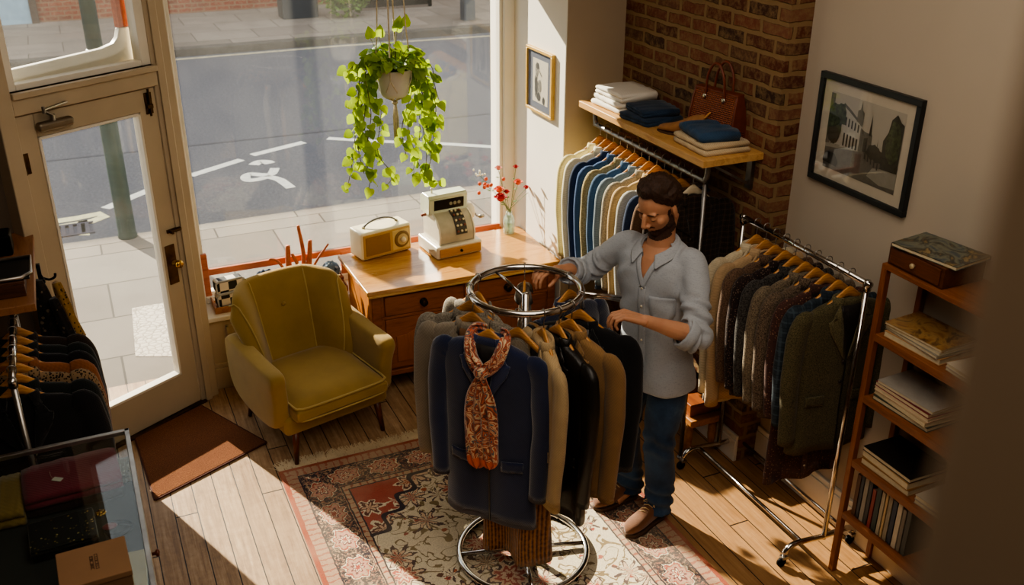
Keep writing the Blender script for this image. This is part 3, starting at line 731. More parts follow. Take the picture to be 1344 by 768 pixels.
# backrest: one reclined shell with a rounded top, wings sweeping forward at both ends
def back_pt(u, v):
    a_ = abs(u)
    zt = .828-.03*a_**2-.10*smooth((a_-.86)/.24); w = lerp(.285, .335, v)
    z = lerp(.33, zt, v)
    wing = smooth((a_-.50)/.56)
    y = .22+.15*v-.02*a_*a_ - wing*(.17+.06*sin(PI*min(1, v*1.02)))
    x = u*w*(1-.10*wing)+math.copysign(wing*.030*v, u)
    return Vector((x, y, z))
def back_n(u, v):
    q = back_pt(u+.02, v)-back_pt(u-.02, v); return Vector((q.y, -q.x, 0)).normalized()
mb = MB(); rings = []; NU, NV = 26, 10
for j in range(NV+1):
    v = j/NV; f_, b_ = [], []
    for i in range(NU+1):
        u = lerp(-1.08, 1.08, i/NU); p = back_pt(u, v); t = .044*(1-.35*max(0, v-.8)/.2)*(1-.35*smooth((abs(u)-.7)/.38)); n_ = back_n(u, v)
        f_.append(p+n_*t); b_.append(p-n_*t)
    rings.append(f_+b_[::-1])
top_ = rings[-1]; c_ = [(top_[i]+top_[len(top_)-1-i])/2 for i in range(NU+1)]
rings.append([c_[i].lerp(top_[i], .6)+Vector((0, 0, .014)) for i in range(NU+1)]+[c_[NU-i].lerp(top_[NU+1+i], .6)+Vector((0, 0, .014)) for i in range(NU+1)])
mb.loft(rings, caps=False); nn = 2*(NU+1)
for b0 in (0, (len(rings)-1)*nn):
    for i in range(NU): mb.f.append([b0+i, b0+i+1, b0+nn-2-i, b0+nn-1-i]); mb.m.append(0)
bk = mb.build('backrest', M['mustard'], CH, smooth=True, sub=1)
for uu in (-.50, .50, -.95, .95):
    pts = []
    for j in range(13):
        v = .06+j/12*.93; t = .044*(1-.35*max(0, v-.8)/.2)*(1-.35*smooth((abs(uu)-.7)/.38))
        pts.append(back_pt(uu, v)+back_n(uu, v)*(t+.0005))
    p = back_pt(uu, 1.0); pts += [p+Vector((0, 0, .014)), p-back_n(uu, 1)*.03+Vector((0, 0, .004))]
    MB().tube(pts, .0045, 8).build('piping', M['piping'], bk, smooth=True)
p = back_pt(0, .68); MB().ball(p+Vector((0, -.047, 0)), .014, .008, .014, 10).build('button', M['mustard'], bk, smooth=True)
for (x, y, tx, ty) in ((-.25, -.27, -.02, -.02), (.25, -.27, .02, -.02), (-.24, .27, -.02, .05), (.24, .27, .02, .05)):
    MB().tube([(x, y, .20), (x+tx, y+ty, .005)], [.022, .012], 12).build('leg', M['dark_leg'], CH, smooth=True)

# ================================================================== desk
zd = .71
fl, frr, br, bl = at(482, 385, zd), at(738, 343, zd), at(690, 293, zd), at(443, 335, zd)
frr.x = min(frr.x, XW-.004); br.x = XW-.004; br.y = bl.y = 5.565; frr.y = fl.y-.03
zb = .13
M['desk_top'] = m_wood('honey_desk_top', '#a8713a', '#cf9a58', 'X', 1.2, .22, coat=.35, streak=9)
M['desk_side'] = m_wood('sunlit_side', '#a8632c', '#c98545', 'Z', 1.3, .35, streak=10)  # sunlight on the desk's left side, put into a lighter orange wood
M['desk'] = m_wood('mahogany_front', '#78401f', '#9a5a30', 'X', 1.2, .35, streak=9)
M['desk_edge'] = m_wood('desk_edge', '#b98645', '#d7ac68', 'X', 1.2, .3)
DK = thing('desk', 'honey topped wooden counter desk with panelled doors under the window', 'desk', (fl.lerp(br, .5).x, fl.lerp(br, .5).y, 0))
top = MB(); top.prism([(q.x, q.y) for q in (fl, frr, br, bl)], zd-.028, zd)
tp_ = top.build('desk_top', M['desk_top'], DK, bevel=.006, world=True)
ins = lambda q, dx, dy: Vector((q.x+dx, q.y+dy, 0))
f1, f2 = ins(fl, .03, .035), ins(frr, -.03, .035); b1, b2 = Vector((f1.x-.0, YF-.035, 0)), Vector((f2.x, YF-.035, 0))
MB().prism([(q.x, q.y) for q in (f1, f2, b2, b1)], zb, zd-.028).build('carcass', M['desk'], DK, bevel=.004, world=True)
mb = MB(); e = .012; mb.prism([(f1.x-e, f1.y+.012), (f1.x, f1.y), (b1.x, b1.y-.004), (b1.x-e, b1.y-.004)], zb+.001, zd-.03)
mb.build('side_panel', M['desk_side'], DK, world=True)
mb = MB(); mb.prism([(q.x+dx, q.y-.006) for q, dx in ((fl, .004), (frr, 0))]+[(frr.x, frr.y+.01), (fl.x+.004, fl.y+.01)], zd-.04, zd-.026); mb.build('edge_moulding', M['desk_edge'], DK, bevel=.004, world=True)
ang = math.atan2((f2-f1).y, (f2-f1).x); DW = (f2-f1).length
FM = Matrix.Translation(f1) @ Matrix.Rotation(ang, 4, 'Z')       # x along the front, -y toward the room
def fbox(mb, x0, x1, y0, y1, z0, z1): return mb.box(x0, x1, y0, y1, z0, z1, FM)
zm = zd-.195
for (x0, x1) in ((.075, DW/2-.02), (DW/2+.02, DW-.06)):
    mb = MB(); fbox(mb, x0, x1, -.014, .004, zm+.012, zd-.06); dr = mb.build('drawer', M['desk'], DK, bevel=.006, world=True)
    kc = FM @ Vector(((x0+x1)/2-.01, -.014, (zm+zd-.05)/2)); KR2 = (Matrix.Rotation(ang, 3, 'Z') @ Matrix.Rotation(PI/2, 3, 'X')).to_4x4()
    MB().lathe([(0, 0), (.024, 0), (.024, .004), (.014, .008), (.012, .018), (.021, .024), (.021, .03), (.008, .034), (0, .034)], kc, 18, KR2).build('knob', m_metal('dark_knob', '#3b2a18', .4), dr, smooth=True, world=True)
    mb = MB(); fbox(mb, x0, x1, -.012, .004, zb+.045, zm-.012); drr = mb.build('cupboard_door', M['desk'], DK, bevel=.005, world=True)
    # raised arched panel
    w2_ = x1-x0; px0, px1 = x0+.06, x1-.06; zt = zm-.075
    arch = [(px0, zb+.09), (px1, zb+.09), (px1, zt-.05)]
    m_ = (px0+px1)/2
    for i in range(0, 13):
        t = i/12; xx = lerp(px1, px0, t); arch.append((xx, zt-.05+.05*smooth(1-abs(2*t-1)*1.25)))
    arch.append((px0, zt-.05))
    pm = FM @ Matrix(((1, 0, 0, 0), (0, 0, -1, -.012), (0, 1, 0, 0), (0, 0, 0, 1)))
    mb = MB(); mb.prism(arch, -.002, .007, pm); mb.build('arched_panel', m_wood('panel_wood', '#84471f', '#a56233', 'Z', 1.2, .35), drr, bevel=.006, world=True)
mb = MB(); fbox(mb, -.012, DW+.005, -.02, .0, zb, zb+.035); mb.build('plinth_moulding', M['desk'], DK, bevel=.008, world=True)
mb = MB(); fbox(mb, 0, .055, -.012, .0, zb, zd-.03); fbox(mb, DW-.05, DW, -.012, .0, zb, zd-.03); fbox(mb, DW/2-.015, DW/2+.015, -.012, .0, zb, zd-.03); fbox(mb, .055, DW-.05, -.010, .0, zm-.010, zm+.010)
mb.build('front_frame', M['desk'], DK, bevel=.004, world=True)
for q in (f1+Vector((.04, .04, 0)), f2+Vector((-.04, .04, 0)), b1+Vector((.04, -.04, 0)), b2+Vector((-.04, -.04, 0))):
    MB().tube([(q.x, q.y, zb+.002), (q.x, q.y, 0)], [.026, .018], 10).build('leg', M['desk'], DK, world=True)

# ---- radio
q1, q2 = at(476, 345, zd), at(541, 328, zd); ra = math.atan2((q2-q1).y, (q2-q1).x); RW = (q2-q1).length
M['cream_plastic'] = m_plain('cream_plastic', '#efe4c2', .35, amt=.06, coat=.2)
RD = thing('radio', 'cream and tan vintage table radio with a carrying handle on the desk', 'radio', (q1.x, q1.y, zd), ra)
RD_h, RDd = .185, .16
MB().box(0, RW, 0, RDd, .006, RD_h).build('radio_case', M['cream_plastic'], RD, bevel=.016, seg=4)
M['tan_face'] = m_plain('tan_radio_face', '#c49a56', .5)
MB().box(.012, RW-.012, -.006, .004, .018, RD_h-.014).build('radio_face', M['tan_face'], RD, bevel=.006)
Tg = NT('grille'); gv = Tg.xyz(Tg.coord()); gs = Tg.math('MULTIPLY', Tg.math('SINE', Tg.math('MULTIPLY', gv[0], 1400)), Tg.math('SINE', Tg.math('MULTIPLY', gv[2], 1400)))
MB().box(.026, RW*.56, -.010, 0, .034, RD_h-.03).build('speaker_grille', Tg.done(Tg.bsdf(Tg.mix(Tg.math('GREATER_THAN', gs, .2), '#a87c3e', '#6b4a20'), .7)), RD, bevel=.004)
XM = Matrix.Rotation(PI/2, 4, 'X')
dc = (RW*.79, -.006, RD_h*.52)
MB().box(RW*.60, RW-.022, -.008, 0, .03, RD_h-.026).build('dial_plate', m_plain('dial_plate', '#d6b877', .45), RD, bevel=.003)
dl = MB().lathe([(0, 0), (.052, 0), (.054, .004), (.05, .009), (.044, .008), (0, .008)], dc, 28, XM).build('tuning_dial', m_plain('dial_ring', '#8a6a3a', .4), RD, smooth=True)
MB().lathe([(0, .006), (.036, .006), (.036, .012), (0, .012)], dc, 24, XM).build('dial_face', m_plain('dial_face', '#cdb27c', .4), dl)
MB().lathe([(0, .01), (.018, .01), (.016, .026), (0, .027)], dc, 20, XM).build('dial_knob', m_plain('dial_knob', '#e9d8b4', .3), dl, smooth=True)
hp = [(.06+t*(RW-.12), RDd*.5, RD_h+.002+.042*sin(PI*t)**.6) for t in [i/14 for i in range(15)]]
MB().tube(hp, .0055, 8, sq=(1.6, 1)).build('handle', m_plain('handle_grey', '#5a5650', .4), RD, smooth=True)
for x in (.06, RW-.06): MB().lathe([(0, 0), (.011, 0), (.009, .012), (0, .012)], (x, RDd*.5, RD_h-.003), 10).build('handle_mount', m_plain('mount', '#8d8467', .4), RD)
for x in (.03, RW-.03):
    for y in (.025, RDd-.025): MB().lathe([(0, 0), (.01, 0), (.01, .01), (0, .01)], (x, y, 0), 10).build('rubber_foot', M['black_metal'], RD)

# ---- cash register
q1, q2 = at(574, 343, zd), at(634, 331, zd); ra = math.atan2((q2-q1).y, (q2-q1).x)+.03; RW = (q2-q1).length
CR = thing('cash_register', 'pale enamel antique cash register with display hood and side crank on the desk', 'cash register', (q1.x, q1.y, zd), ra)
M['enamel'] = m_plain('enamel', '#d9d2bf', .3, amt=.12, scale=6, coat=.3); M['enamel_g'] = m_plain('grey_enamel', '#b5ac96', .35, amt=.2, scale=9, coat=.2)
MB().box(0, RW, 0, .28, .004, .085).build('drawer_case', M['enamel'], CR, bevel=.012, seg=3)
dw_ = MB().box(.018, RW-.012, -.008, .01, .016, .070).build('cash_drawer', m_wood('drawer_front', '#a5713f', '#c4925b', 'X', 1.5, .4), CR, bevel=.004)
MB().lathe([(0, 0), (.008, 0), (.007, .012), (0, .013)], (RW*.52, -.008, .044), 12, XM).build('drawer_knob', M['black_metal'], dw_, smooth=True)
# round-fronted keyboard drum
prof = [(.028, .085), (.018, .14), (.032, .19), (.066, .235), (.115, .26), (.17, .268), (.25, .268), (.25, .085)]
mb = MB(); mb.loft([[Vector((x, y, z)) for y, z in prof] for x in (.035, .045, RW-.055, RW-.045)]); drum = mb.build('key_drum', M['enamel_g'], CR, bevel=.008, seg=3)
for x in (.028, RW-.05):
    mb = MB(); mb.loft([[Vector((xx, .035+(y-.03)*1.03-.01, z*1.02-.002)) for y, z in prof] for xx in (x, x+.012)]); mb.build('drum_cheek', M['enamel'], CR, bevel=.004)
dark = m_plain('key_strip', '#3a352d', .5); keym = m_plain('key_ivory', '#d8c9a2', .4)
def arc_pt(t):
    P = [Vector((0, y, z)) for y, z in prof[1:6]]; k = t*(len(P)-1); i = min(int(k), len(P)-2); return P[i].lerp(P[i+1], k-i), (P[i+1]-P[i]).normalized()
mb = MB(); rings = []
for j in range(9):
    p, t = arc_pt(j/8); n_ = Vector((0, -t.z, t.y)); rings.append([p+n_*.0045+Vector((x, 0, 0)) for x in (RW*.46, RW*.70)]+[p-n_*.004+Vector((x, 0, 0)) for x in (RW*.70, RW*.46)])
mb.loft(rings); strip = mb.build('key_strip', dark, CR)
for j in range(6):
    for k in range(3):
        p, t = arc_pt((j+.6)/6.4); n_ = Vector((0, -t.z, t.y)); c_ = p+n_*.006+Vector((RW*(.50+.08*k), 0, 0))
        Rm = n_.to_track_quat('Z', 'Y').to_matrix().to_4x4()
        MB().lathe([(0, 0), (.0075, 0), (.007, .007), (0, .008)], c_, 10, Rm).build('key', keym if (j+k) % 3 else m_plain('key_red', '#7d4432', .4), strip)
hz = .375
hood = MB(); hp2 = [(.125, .25), (.115, .352), (.128, hz), (.22, hz), (.25, .352), (.255, .25)]
hood.loft([[Vector((x, y, z)) for y, z in hp2] for x in (.012, .02, RW-.045, RW-.037)]); ho = hood.build('display_hood', m_plain('hood_green', '#ccd0b8', .3, amt=.1, coat=.3), CR, bevel=.012, seg=3)
mb = MB(); mb.add([(.045, .1205, .278), (RW-.065, .1205, .278), (RW-.065, .1140, .345), (.045, .1140, .345)], [(0, 1, 2, 3)]); ds = mb.build('display_window', m_plain('display_black', '#15171a', .2), ho)
mb = MB()
for i in range(3): mb.lathe([(.008, 0), (.011, 0), (.011, .003), (.008, .003)], (RW*(.60+.09*i)-.03, .117, .312), 14, XM)
mb.build('display_dial', m_plain('dial_grey', '#8a8470', .4), ds)
mb = MB().lathe([(0, 0), (.052, 0), (.060, .012), (.061, .03), (.055, .05), (.038, .064), (0, .07)], (RW-.047, .16, .225), 24, Matrix.Rotation(PI/2, 4, 'Y')); cw = mb.build('crank_wheel', M['enamel'], CR, smooth=True)
MB().tube([(RW+.02, .16, .225), (RW+.032, .13, .19), (RW+.05, .125, .185)], .006, 8).lathe([(0, 0), (.011, 0), (.013, .02), (.009, .035), (0, .036)], (RW+.045, .126, .185), 12, Matrix.Rotation(PI/2, 4, 'Y')).build('crank_handle', M['steel'], cw, smooth=True)
MB().lathe([(0, 0), (.009, 0), (.009, .03), (0, .03)], (-.002, .14, .26), 10, Matrix.Rotation(-PI/2, 4, 'Y')).build('side_knob', m_plain('knob_rust', '#8f4a33', .4), CR, smooth=True)
mb = MB(); mb.tube([(.06, .18, hz-.002), (.06, .18, hz+.02), (.055, .175, hz+.032)], .006, 8).build('top_lug', M['enamel'], CR, smooth=True)

# ---- glass vase with flowers
vp = at(668, 306, zd)
VS = thing('glass_vase', 'small clear glass bottle vase beside the white wall on the desk', 'vase', vp)
def m_clear(name, tint):
    T = NT(name); tr = T.n('ShaderNodeBsdfTransparent'); tr.inputs[0].default_value = srgb(tint)
    g = T.n('ShaderNodeBsdfGlossy'); g.inputs['Roughness'].default_value = .03
    lw = T.n('ShaderNodeLayerWeight'); lw.inputs[0].default_value = .35
    df = T.n('ShaderNodeBsdfTranslucent'); df.inputs[0].default_value = (.9, .92, .88, 1)
    m0 = T.n('ShaderNodeMixShader'); m0.inputs[0].default_value = .18; T.t.links.new(tr.outputs[0], m0.inputs[1]); T.t.links.new(df.outputs[0], m0.inputs[2])
    m1 = T.n('ShaderNodeMixShader'); T.put(m1.inputs[0], T.math('MULTIPLY', lw.outputs[1], .55)); T.t.links.new(m0.outputs[0], m1.inputs[1]); T.t.links.new(g.outputs[0], m1.inputs[2]); return T.done(m1)
mclear = m_clear('vase_glass', '#eef3ee')
MB().lathe([(0, .003), (.036, .003), (.038, .012), (.038, .10), (.033, .118), (.022, .13), (.021, .145), (.024, .148), (.0225, .149), (.0195, .145), (.0195, .13), (.031, .116), (.0355, .10), (.0355, .014), (0, .010)], n=28).build('bottle', mclear, VS, smooth=True)
MB().lathe([(0, .012), (.034, .012), (.034, .085), (0, .085)], n=20).build('water', m_clear('water', '#dfe8dc'), VS, smooth=True)
stemm = m_plain('stem_green', '#57713a', .7)
def petals_mat(name, c): return m_plain(name, c, .7, amt=.25, scale=40)
FM_ = {'deep red': petals_mat('petal_red', '#b3262c'), 'coral': petals_mat('petal_coral', '#d9674c'), 'pink': petals_mat('petal_pink', '#dd8f80'), 'white': petals_mat('petal_white', '#efe9d8')}
leafm = m_plain('vase_leaf', '#5c7a3e', .7, amt=.3, scale=30)
# (px, py, colour, radius, style, label)
FL = [(657, 262, 'deep red', .030, 'rose', 'big deep red rose low in the middle of the bottle vase'),
      (655, 251, 'coral', .024, 'rose', 'coral rose directly above the big deep red rose in the vase'),
      (680, 241, 'coral', .021, 'rose', 'coral rose on a tall stem leaning toward the white wall'),
      (638, 243, 'coral', .022, 'spray', 'coral flower spray leaning furthest away from the white wall'),
      (654, 222, 'pink', .016, 'rose', 'pale pink bloom high on a thin stem in the vase'),
      (677, 220, 'deep red', .013, 'rose', 'tiny dark red bud at the very top of the vase flowers'),
      (691, 247, 'deep red', .014, 'rose', 'small dark red bloom closest to the white wall'),
      (665, 253, 'deep red', .015, 'rose', 'little deep red bloom tucked behind the coral roses'),
      (630, 231, 'white', .012, 'spray', 'wispy white flower sprig standing out to the window side'),
      (708, 242, 'white', .010, 'spray', 'thin pale sprig reaching across the white wall')]
rr = random.Random(11)
for i, (px, py, colr, R_, st, lab) in enumerate(FL):
    R_ *= 1.65
    tip = at_y(px, py, vp.y-.02-.004*i); base = Vector((vp.x+.006*cos(i*2.1), vp.y+.006*sin(i*2.1), zd+.014+.002*i))
    a0 = i*2.4; neck = Vector((vp.x+.010*cos(a0), vp.y+.010*sin(a0), zd+.147))
    f = thing('flower_stem', lab, 'flower', base, 0, None)
    MB().tube(spl([tuple(base), tuple(base.lerp(neck, .6)), tuple(neck), tuple(neck.lerp(tip, .55)+Vector((0, 0, .012))), tuple(tip)], 4), .0016, 6).build('stem', stemm, f, smooth=True, world=True)
    mb = MB()
    if st == 'rose':
        for ring, (k, rr_, op) in enumerate(((5, .35, .25), (6, .65, .6), (8, 1.0, 1.0))):
            for j in range(k):
                a = 2*PI*j/k+ring*.4; d_ = Vector((cos(a), sin(a), 0)); w_ = R_*.55
                p0 = tip; side = Vector((-sin(a), cos(a), 0))
                q_ = [p0+d_*R_*.1, p0+d_*R_*rr_*.7+side*w_*.8+Vector((0, 0, R_*(.9-.5*op))), p0+d_*R_*rr_+Vector((0, 0, R_*(1.0-.6*op))), p0+d_*R_*rr_*.7-side*w_*.8+Vector((0, 0, R_*(.9-.5*op)))]
                mb.add(q_, [(0, 1, 2, 3)])
        mb.ball(tip+Vector((0, 0, R_*.25)), R_*.55, R_*.55, R_*.5, 8)
    else:
        for j in range(9):
            o_ = Vector((rr.gauss(0, R_), rr.gauss(0, R_), rr.gauss(0, R_*.8))); mb.ball(tip+o_, R_*.36, n=6)
    mb.build('blossom', FM_[colr], f, smooth=True, world=True)
    for j in range(2 if i < 8 else 1):
        c_ = neck.lerp(tip, rr.uniform(.35, .85)); a = rr.uniform(0, 6.28); d_ = Vector((cos(a), sin(a), .25)).normalized(); sd_ = Vector((-sin(a), cos(a), 0)); L = rr.uniform(.02, .034)
        MB().add([c_, c_+d_*L*.5+sd_*L*.35, c_+d_*L, c_+d_*L*.5-sd_*L*.35, c_+d_*L*.5+Vector((0, 0, .004))], [(0, 1, 4), (1, 2, 4), (2, 3, 4), (3, 0, 4)]).build('leaf', leafm, f, world=True)

# ================================================================== hanging pothos
HY = 5.2
pc = at_y(517, 107, HY)
HP = thing('hanging_plant', 'trailing pothos in a white pot hung by macrame cords before the window', 'hanging plant', (pc.x, pc.y, pc.z-.08))
M['potw'] = m_plain('pot_white', '#d8d2c2', .5, amt=.08); M['macrame'] = m_plain('macrame', '#cfc0a0', .9, amt=.2, scale=60, bump=.4, bscale=150)
MB().lathe([(0, 0), (.066, 0), (.080, .02), (.099, .145), (.103, .15), (.099, .153), (.092, .145), (.075, .02), (0, .012)], n=32).build('plant_pot', M['potw'], HP, smooth=True)
MB().lathe([(0, .128), (.083, .128), (.07, .142), (0, .146)], n=20).build('soil', m_plain('soil', '#3a2a1c', .95, amt=.3, scale=60), HP)
mac = MB(); knot = Vector((0, 0, -.03)); apex = Vector((0, 0, HC-.08-(pc.z-.08)))
for k in range(4):
    a = PI/4+k*PI/2+.3; rim = Vector((cos(a)*.1, sin(a)*.1, .15)); mid = Vector((cos(a)*.098, sin(a)*.098, .10))
    mac.tube([knot, Vector((cos(a+.5)*.055, sin(a+.5)*.055, -.004)), Vector((cos(a+.35)*.083, sin(a+.35)*.083, .04)), mid, rim, Vector((cos(a)*.08, sin(a)*.08, .35)), apex], .0042, 6)
    mac.tube([knot, Vector((cos(a+1.1)*.055, sin(a+1.1)*.055, -.004)), Vector((cos(a+1.2)*.083, sin(a+1.2)*.083, .04)), Vector((cos(a+PI/2)*.1, sin(a+PI/2)*.1, .10))], .0035, 6)
mh = mac.build('macrame_hanger', M['macrame'], HP, smooth=True)
MB().lathe([(0, -.03), (.012, -.028), (.018, -.036), (.012, -.046), (0, -.046)], n=14).build('knot', M['macrame'], mh, smooth=True)
mb = MB(); rr = random.Random(2)
for i in range(26):
    a = rr.uniform(0, 6.28); r_ = rr.uniform(0, .013); mb.tube([(cos(a)*r_*.5, sin(a)*r_*.5, -.042), (cos(a)*r_*1.2, sin(a)*r_*1.2, -.12), (cos(a)*r_*1.1, sin(a)*r_*1.1, -.235-rr.uniform(0, .03))], .0028, 5)
mb.build('tassel', M['macrame'], mh, smooth=True)
mb = MB(); mb.lathe([(0, 0), (.03, 0), (.03, .012), (0, .012)], (0, 0, apex.z+.068), 16).tube([(0, 0, apex.z+.07), (0, 0, apex.z+.03), (.015, 0, apex.z+.012), (0, 0, apex.z-.004), (-.012, 0, apex.z+.008)], .004, 8).build('ceiling_hook', M['steel'], HP, smooth=True)
def leaf_mat(name, a, b):
    T = NT(name); v = T.coord()
    c = T.ramp(T.noise(v, 14, 3), [(.35, a), (.65, b)])
    p_ = T.bsdf(c, .45, spec=.4); t = T.n('ShaderNodeBsdfTranslucent'); T.put(t.inputs[0], T.mix(.45, c, '#cfe03a'))
    m_ = T.n('ShaderNodeMixShader'); m_.inputs[0].default_value = .5; T.t.links.new(p_.outputs[0], m_.inputs[1]); T.t.links.new(t.outputs[0], m_.inputs[2]); return T.done(m_)
LM = [leaf_mat('pothos_light', '#7fa32e', '#a9c63f'), leaf_mat('pothos_dark', '#35611f', '#5f8a2c'), m_plain('vine_stem', '#5c5a2c', .7)]
def heart_leaf(mb, p, dirv, nrm, L, mi):
    d = dirv.normalized(); s_ = d.cross(nrm)
    if s_.length < 1e-3: s_ = d.orthogonal()
    s_.normalize(); n_ = s_.cross(d).normalized()
    out = [(0, .0), (-.08, .22), (.05, .42), (.35, .46), (.65, .30), (.88, .12), (1.0, 0)]
    mid = [p+d*(L*t)+n_*(.10*L*sin(PI*t)-.05*L*t) for t in (.02, .25, .5, .75, 1.0)]
    Ls = [p+d*(L*a)+s_*(L*b)+n_*(L*.13*(b/.46)) for a, b in out[1:6]]; Rs = [p+d*(L*a)-s_*(L*b)+n_*(L*.13*(b/.46)) for a, b in out[1:6]]
    b0 = len(mb.v); mb.add([p]+Ls+[mid[-1]-n_*.04*L]+Rs[::-1]+mid[1:4], [(0, 1, 2, 12), (12, 2, 3, 13), (13, 3, 4, 14), (14, 4, 5, 6), (0, 12, 10, 11), (12, 13, 9, 10), (13, 14, 8, 9), (14, 6, 7, 8)], mi)
rr = random.Random(21)
def vine(pts, name='vine', dens=.027, lsz=.052):
    mb = MB(); P = spl([tuple(p) for p in pts], 8); P = [Vector(p) for p in P]
    mb.tube(P, .0021, 6, mi=2); acc = 0; side = 1
    for a, b in zip(P, P[1:]):
        acc += (b-a).length
        if acc > dens:
            acc = 0; side = -side; t = (b-a).normalized()
            out = Vector((rr.gauss(0, 1), rr.gauss(0, 1)-.35, 0)).normalized()
            pet = b+out*rr.uniform(.008, .022)+Vector((0, 0, .004)); mb.tube([b, pet], .0011, 4, mi=2)
            dv = out*.6+Vector((rr.gauss(0, .25), rr.gauss(0, .25), -rr.uniform(.3, 1.0)))
            heart_leaf(mb, pet, dv, Vector((rr.gauss(0, .35), -1+rr.gauss(0, .3), .6)), lsz*rr.uniform(.8, 1.3), 0 if rr.random() < .66 else 1)
    return mb.build(name, LM, HP, smooth=True)
def loc_px(px, py, dy=0.0): return at_y(px, py, HY+dy)-Vector(HP.location)
VN = [[(497, 80), (474, 100), (468, 160), (462, 215), (455, 250)], [(500, 78), (480, 96), (487, 150), (480, 205), (487, 232)], [(498, 82), (486, 110), (500, 145), (496, 200), (515, 228), (508, 243)],
      [(496, 80), (470, 90), (475, 130), (470, 190), (478, 228)], [(500, 85), (485, 120), (478, 165), (490, 205), (484, 248)], [(497, 80), (466, 86), (452, 100)], [(499, 84), (490, 105), (474, 140), (468, 150)],
      [(536, 80), (556, 95), (553, 150), (560, 200), (556, 235)], [(538, 82), (548, 110), (558, 160), (566, 200), (562, 222)], [(535, 84), (545, 130), (535, 160), (546, 205), (560, 235), (575, 238)],
      [(538, 80), (565, 86), (570, 110), (577, 135)], [(537, 82), (560, 105), (572, 140), (568, 175), (574, 200)], [(536, 85), (540, 120), (528, 165), (533, 205)], [(537, 84), (552, 118), (562, 142), (560, 178)],
      [(537, 80), (554, 92), (566, 125), (572, 165)], [(536, 83), (546, 100), (551, 175), (543, 222), (548, 236)], [(498, 80), (478, 104), (464, 128), (464, 146)]]
for k, V in enumerate(VN): vine([loc_px(x, y, rr.uniform(-.09, .06) if i else 0) for i, (x, y) in enumerate(V)])
cr_ = MB()
for i in range(120):
    a = rr.uniform(0, 6.28); r_ = .085*rr.random()**.5; b0 = Vector((cos(a)*r_*.6, sin(a)*r_*.6, .14))
    h = rr.uniform(.02, .13)*(1.15-r_*6); p = Vector((cos(a)*r_*1.7, sin(a)*r_*1.7, .15+max(.005, h)))
    cr_.tube([b0, b0.lerp(p, .6)+Vector((0, 0, .02)), p], .0014, 4, mi=2)
    heart_leaf(cr_, p, Vector((cos(a)*1.0, sin(a)*1.0, rr.uniform(-.7, .5))), Vector((rr.gauss(0, .3), -.6, .8)), rr.uniform(.045, .072), 0 if rr.random() < .6 else 1)
for px, py in ((486, 42), (521, 28), (531, 26), (497, 40), (520, 33)):
    p = loc_px(px, py+8); cr_.tube([Vector((p.x*.3, p.y*.3, .14)), p], .0014, 4, mi=2); heart_leaf(cr_, p, Vector((rr.gauss(0, .2), 0, .9)), Vector((0, -1, .1)), .065, 0)
cr_.build('foliage', LM, HP, smooth=True)
# ================================================================== clothes on hangers
M['hanger_wood'] = m_wood('hanger_wood', '#a8692f', '#cf9550', 'X', 2.0, .35)
M['hanger_dark'] = m_wood('hanger_dark', '#3a2a1e', '#4e3a2a', 'X', 2.0, .4)
M['hanger_pale'] = m_wood('hanger_pale', '#d8c6a2', '#e8dabb', 'X', 2.0, .45)
_hg = {}
def hanger(loc, rz, label, group=None, kind='wood', W=.155):
    key = (kind, W)
    if key not in _hg:
        o = thing('clothes_hanger', label, 'hanger', loc, rz, group)
        mb = MB(); R_ = .017
        P = [(-.016, 0, -.008)]+[(R_*cos(a), 0, R_*sin(a)+.002) for a in [PI-.35-i*(PI-.1)/8 for i in range(9)]]+[(.014, 0, -.016), (.002, 0, -.03), (0, 0, -.095)]
        mb.tube(P, .0022, 6); mb.build('hook', M['steel'], o, smooth=True)
        mb = MB(); rings = []
        N = 18
        for i in range(N+1):
            t = -1+2*i/N; x = t*W; a = abs(t)
            z = -.086-.108*max(0, a-.06); h = lerp(.026, .011, a**.7); w_ = lerp(.007, .010, a); yb_ = .008*a*a
            rings.append([Vector((x, yb_+w_*cos(k)*1.0, z+h*sin(k))) for k in [2*PI*j/8 for j in range(8)]])
        mb.loft(rings); mb.build('hanger_arms', M['hanger_'+kind], o, smooth=True)
        _hg[key] = o
        return o
    o = copy_tree(_hg[key]); o.location = loc; o.rotation_euler = (0, 0, rz); o['label'] = label
    if group: o['group'] = group
    elif 'group' in o: del o['group']
    return o
def sgnp(x, p): return math.copysign(abs(x)**p, x)
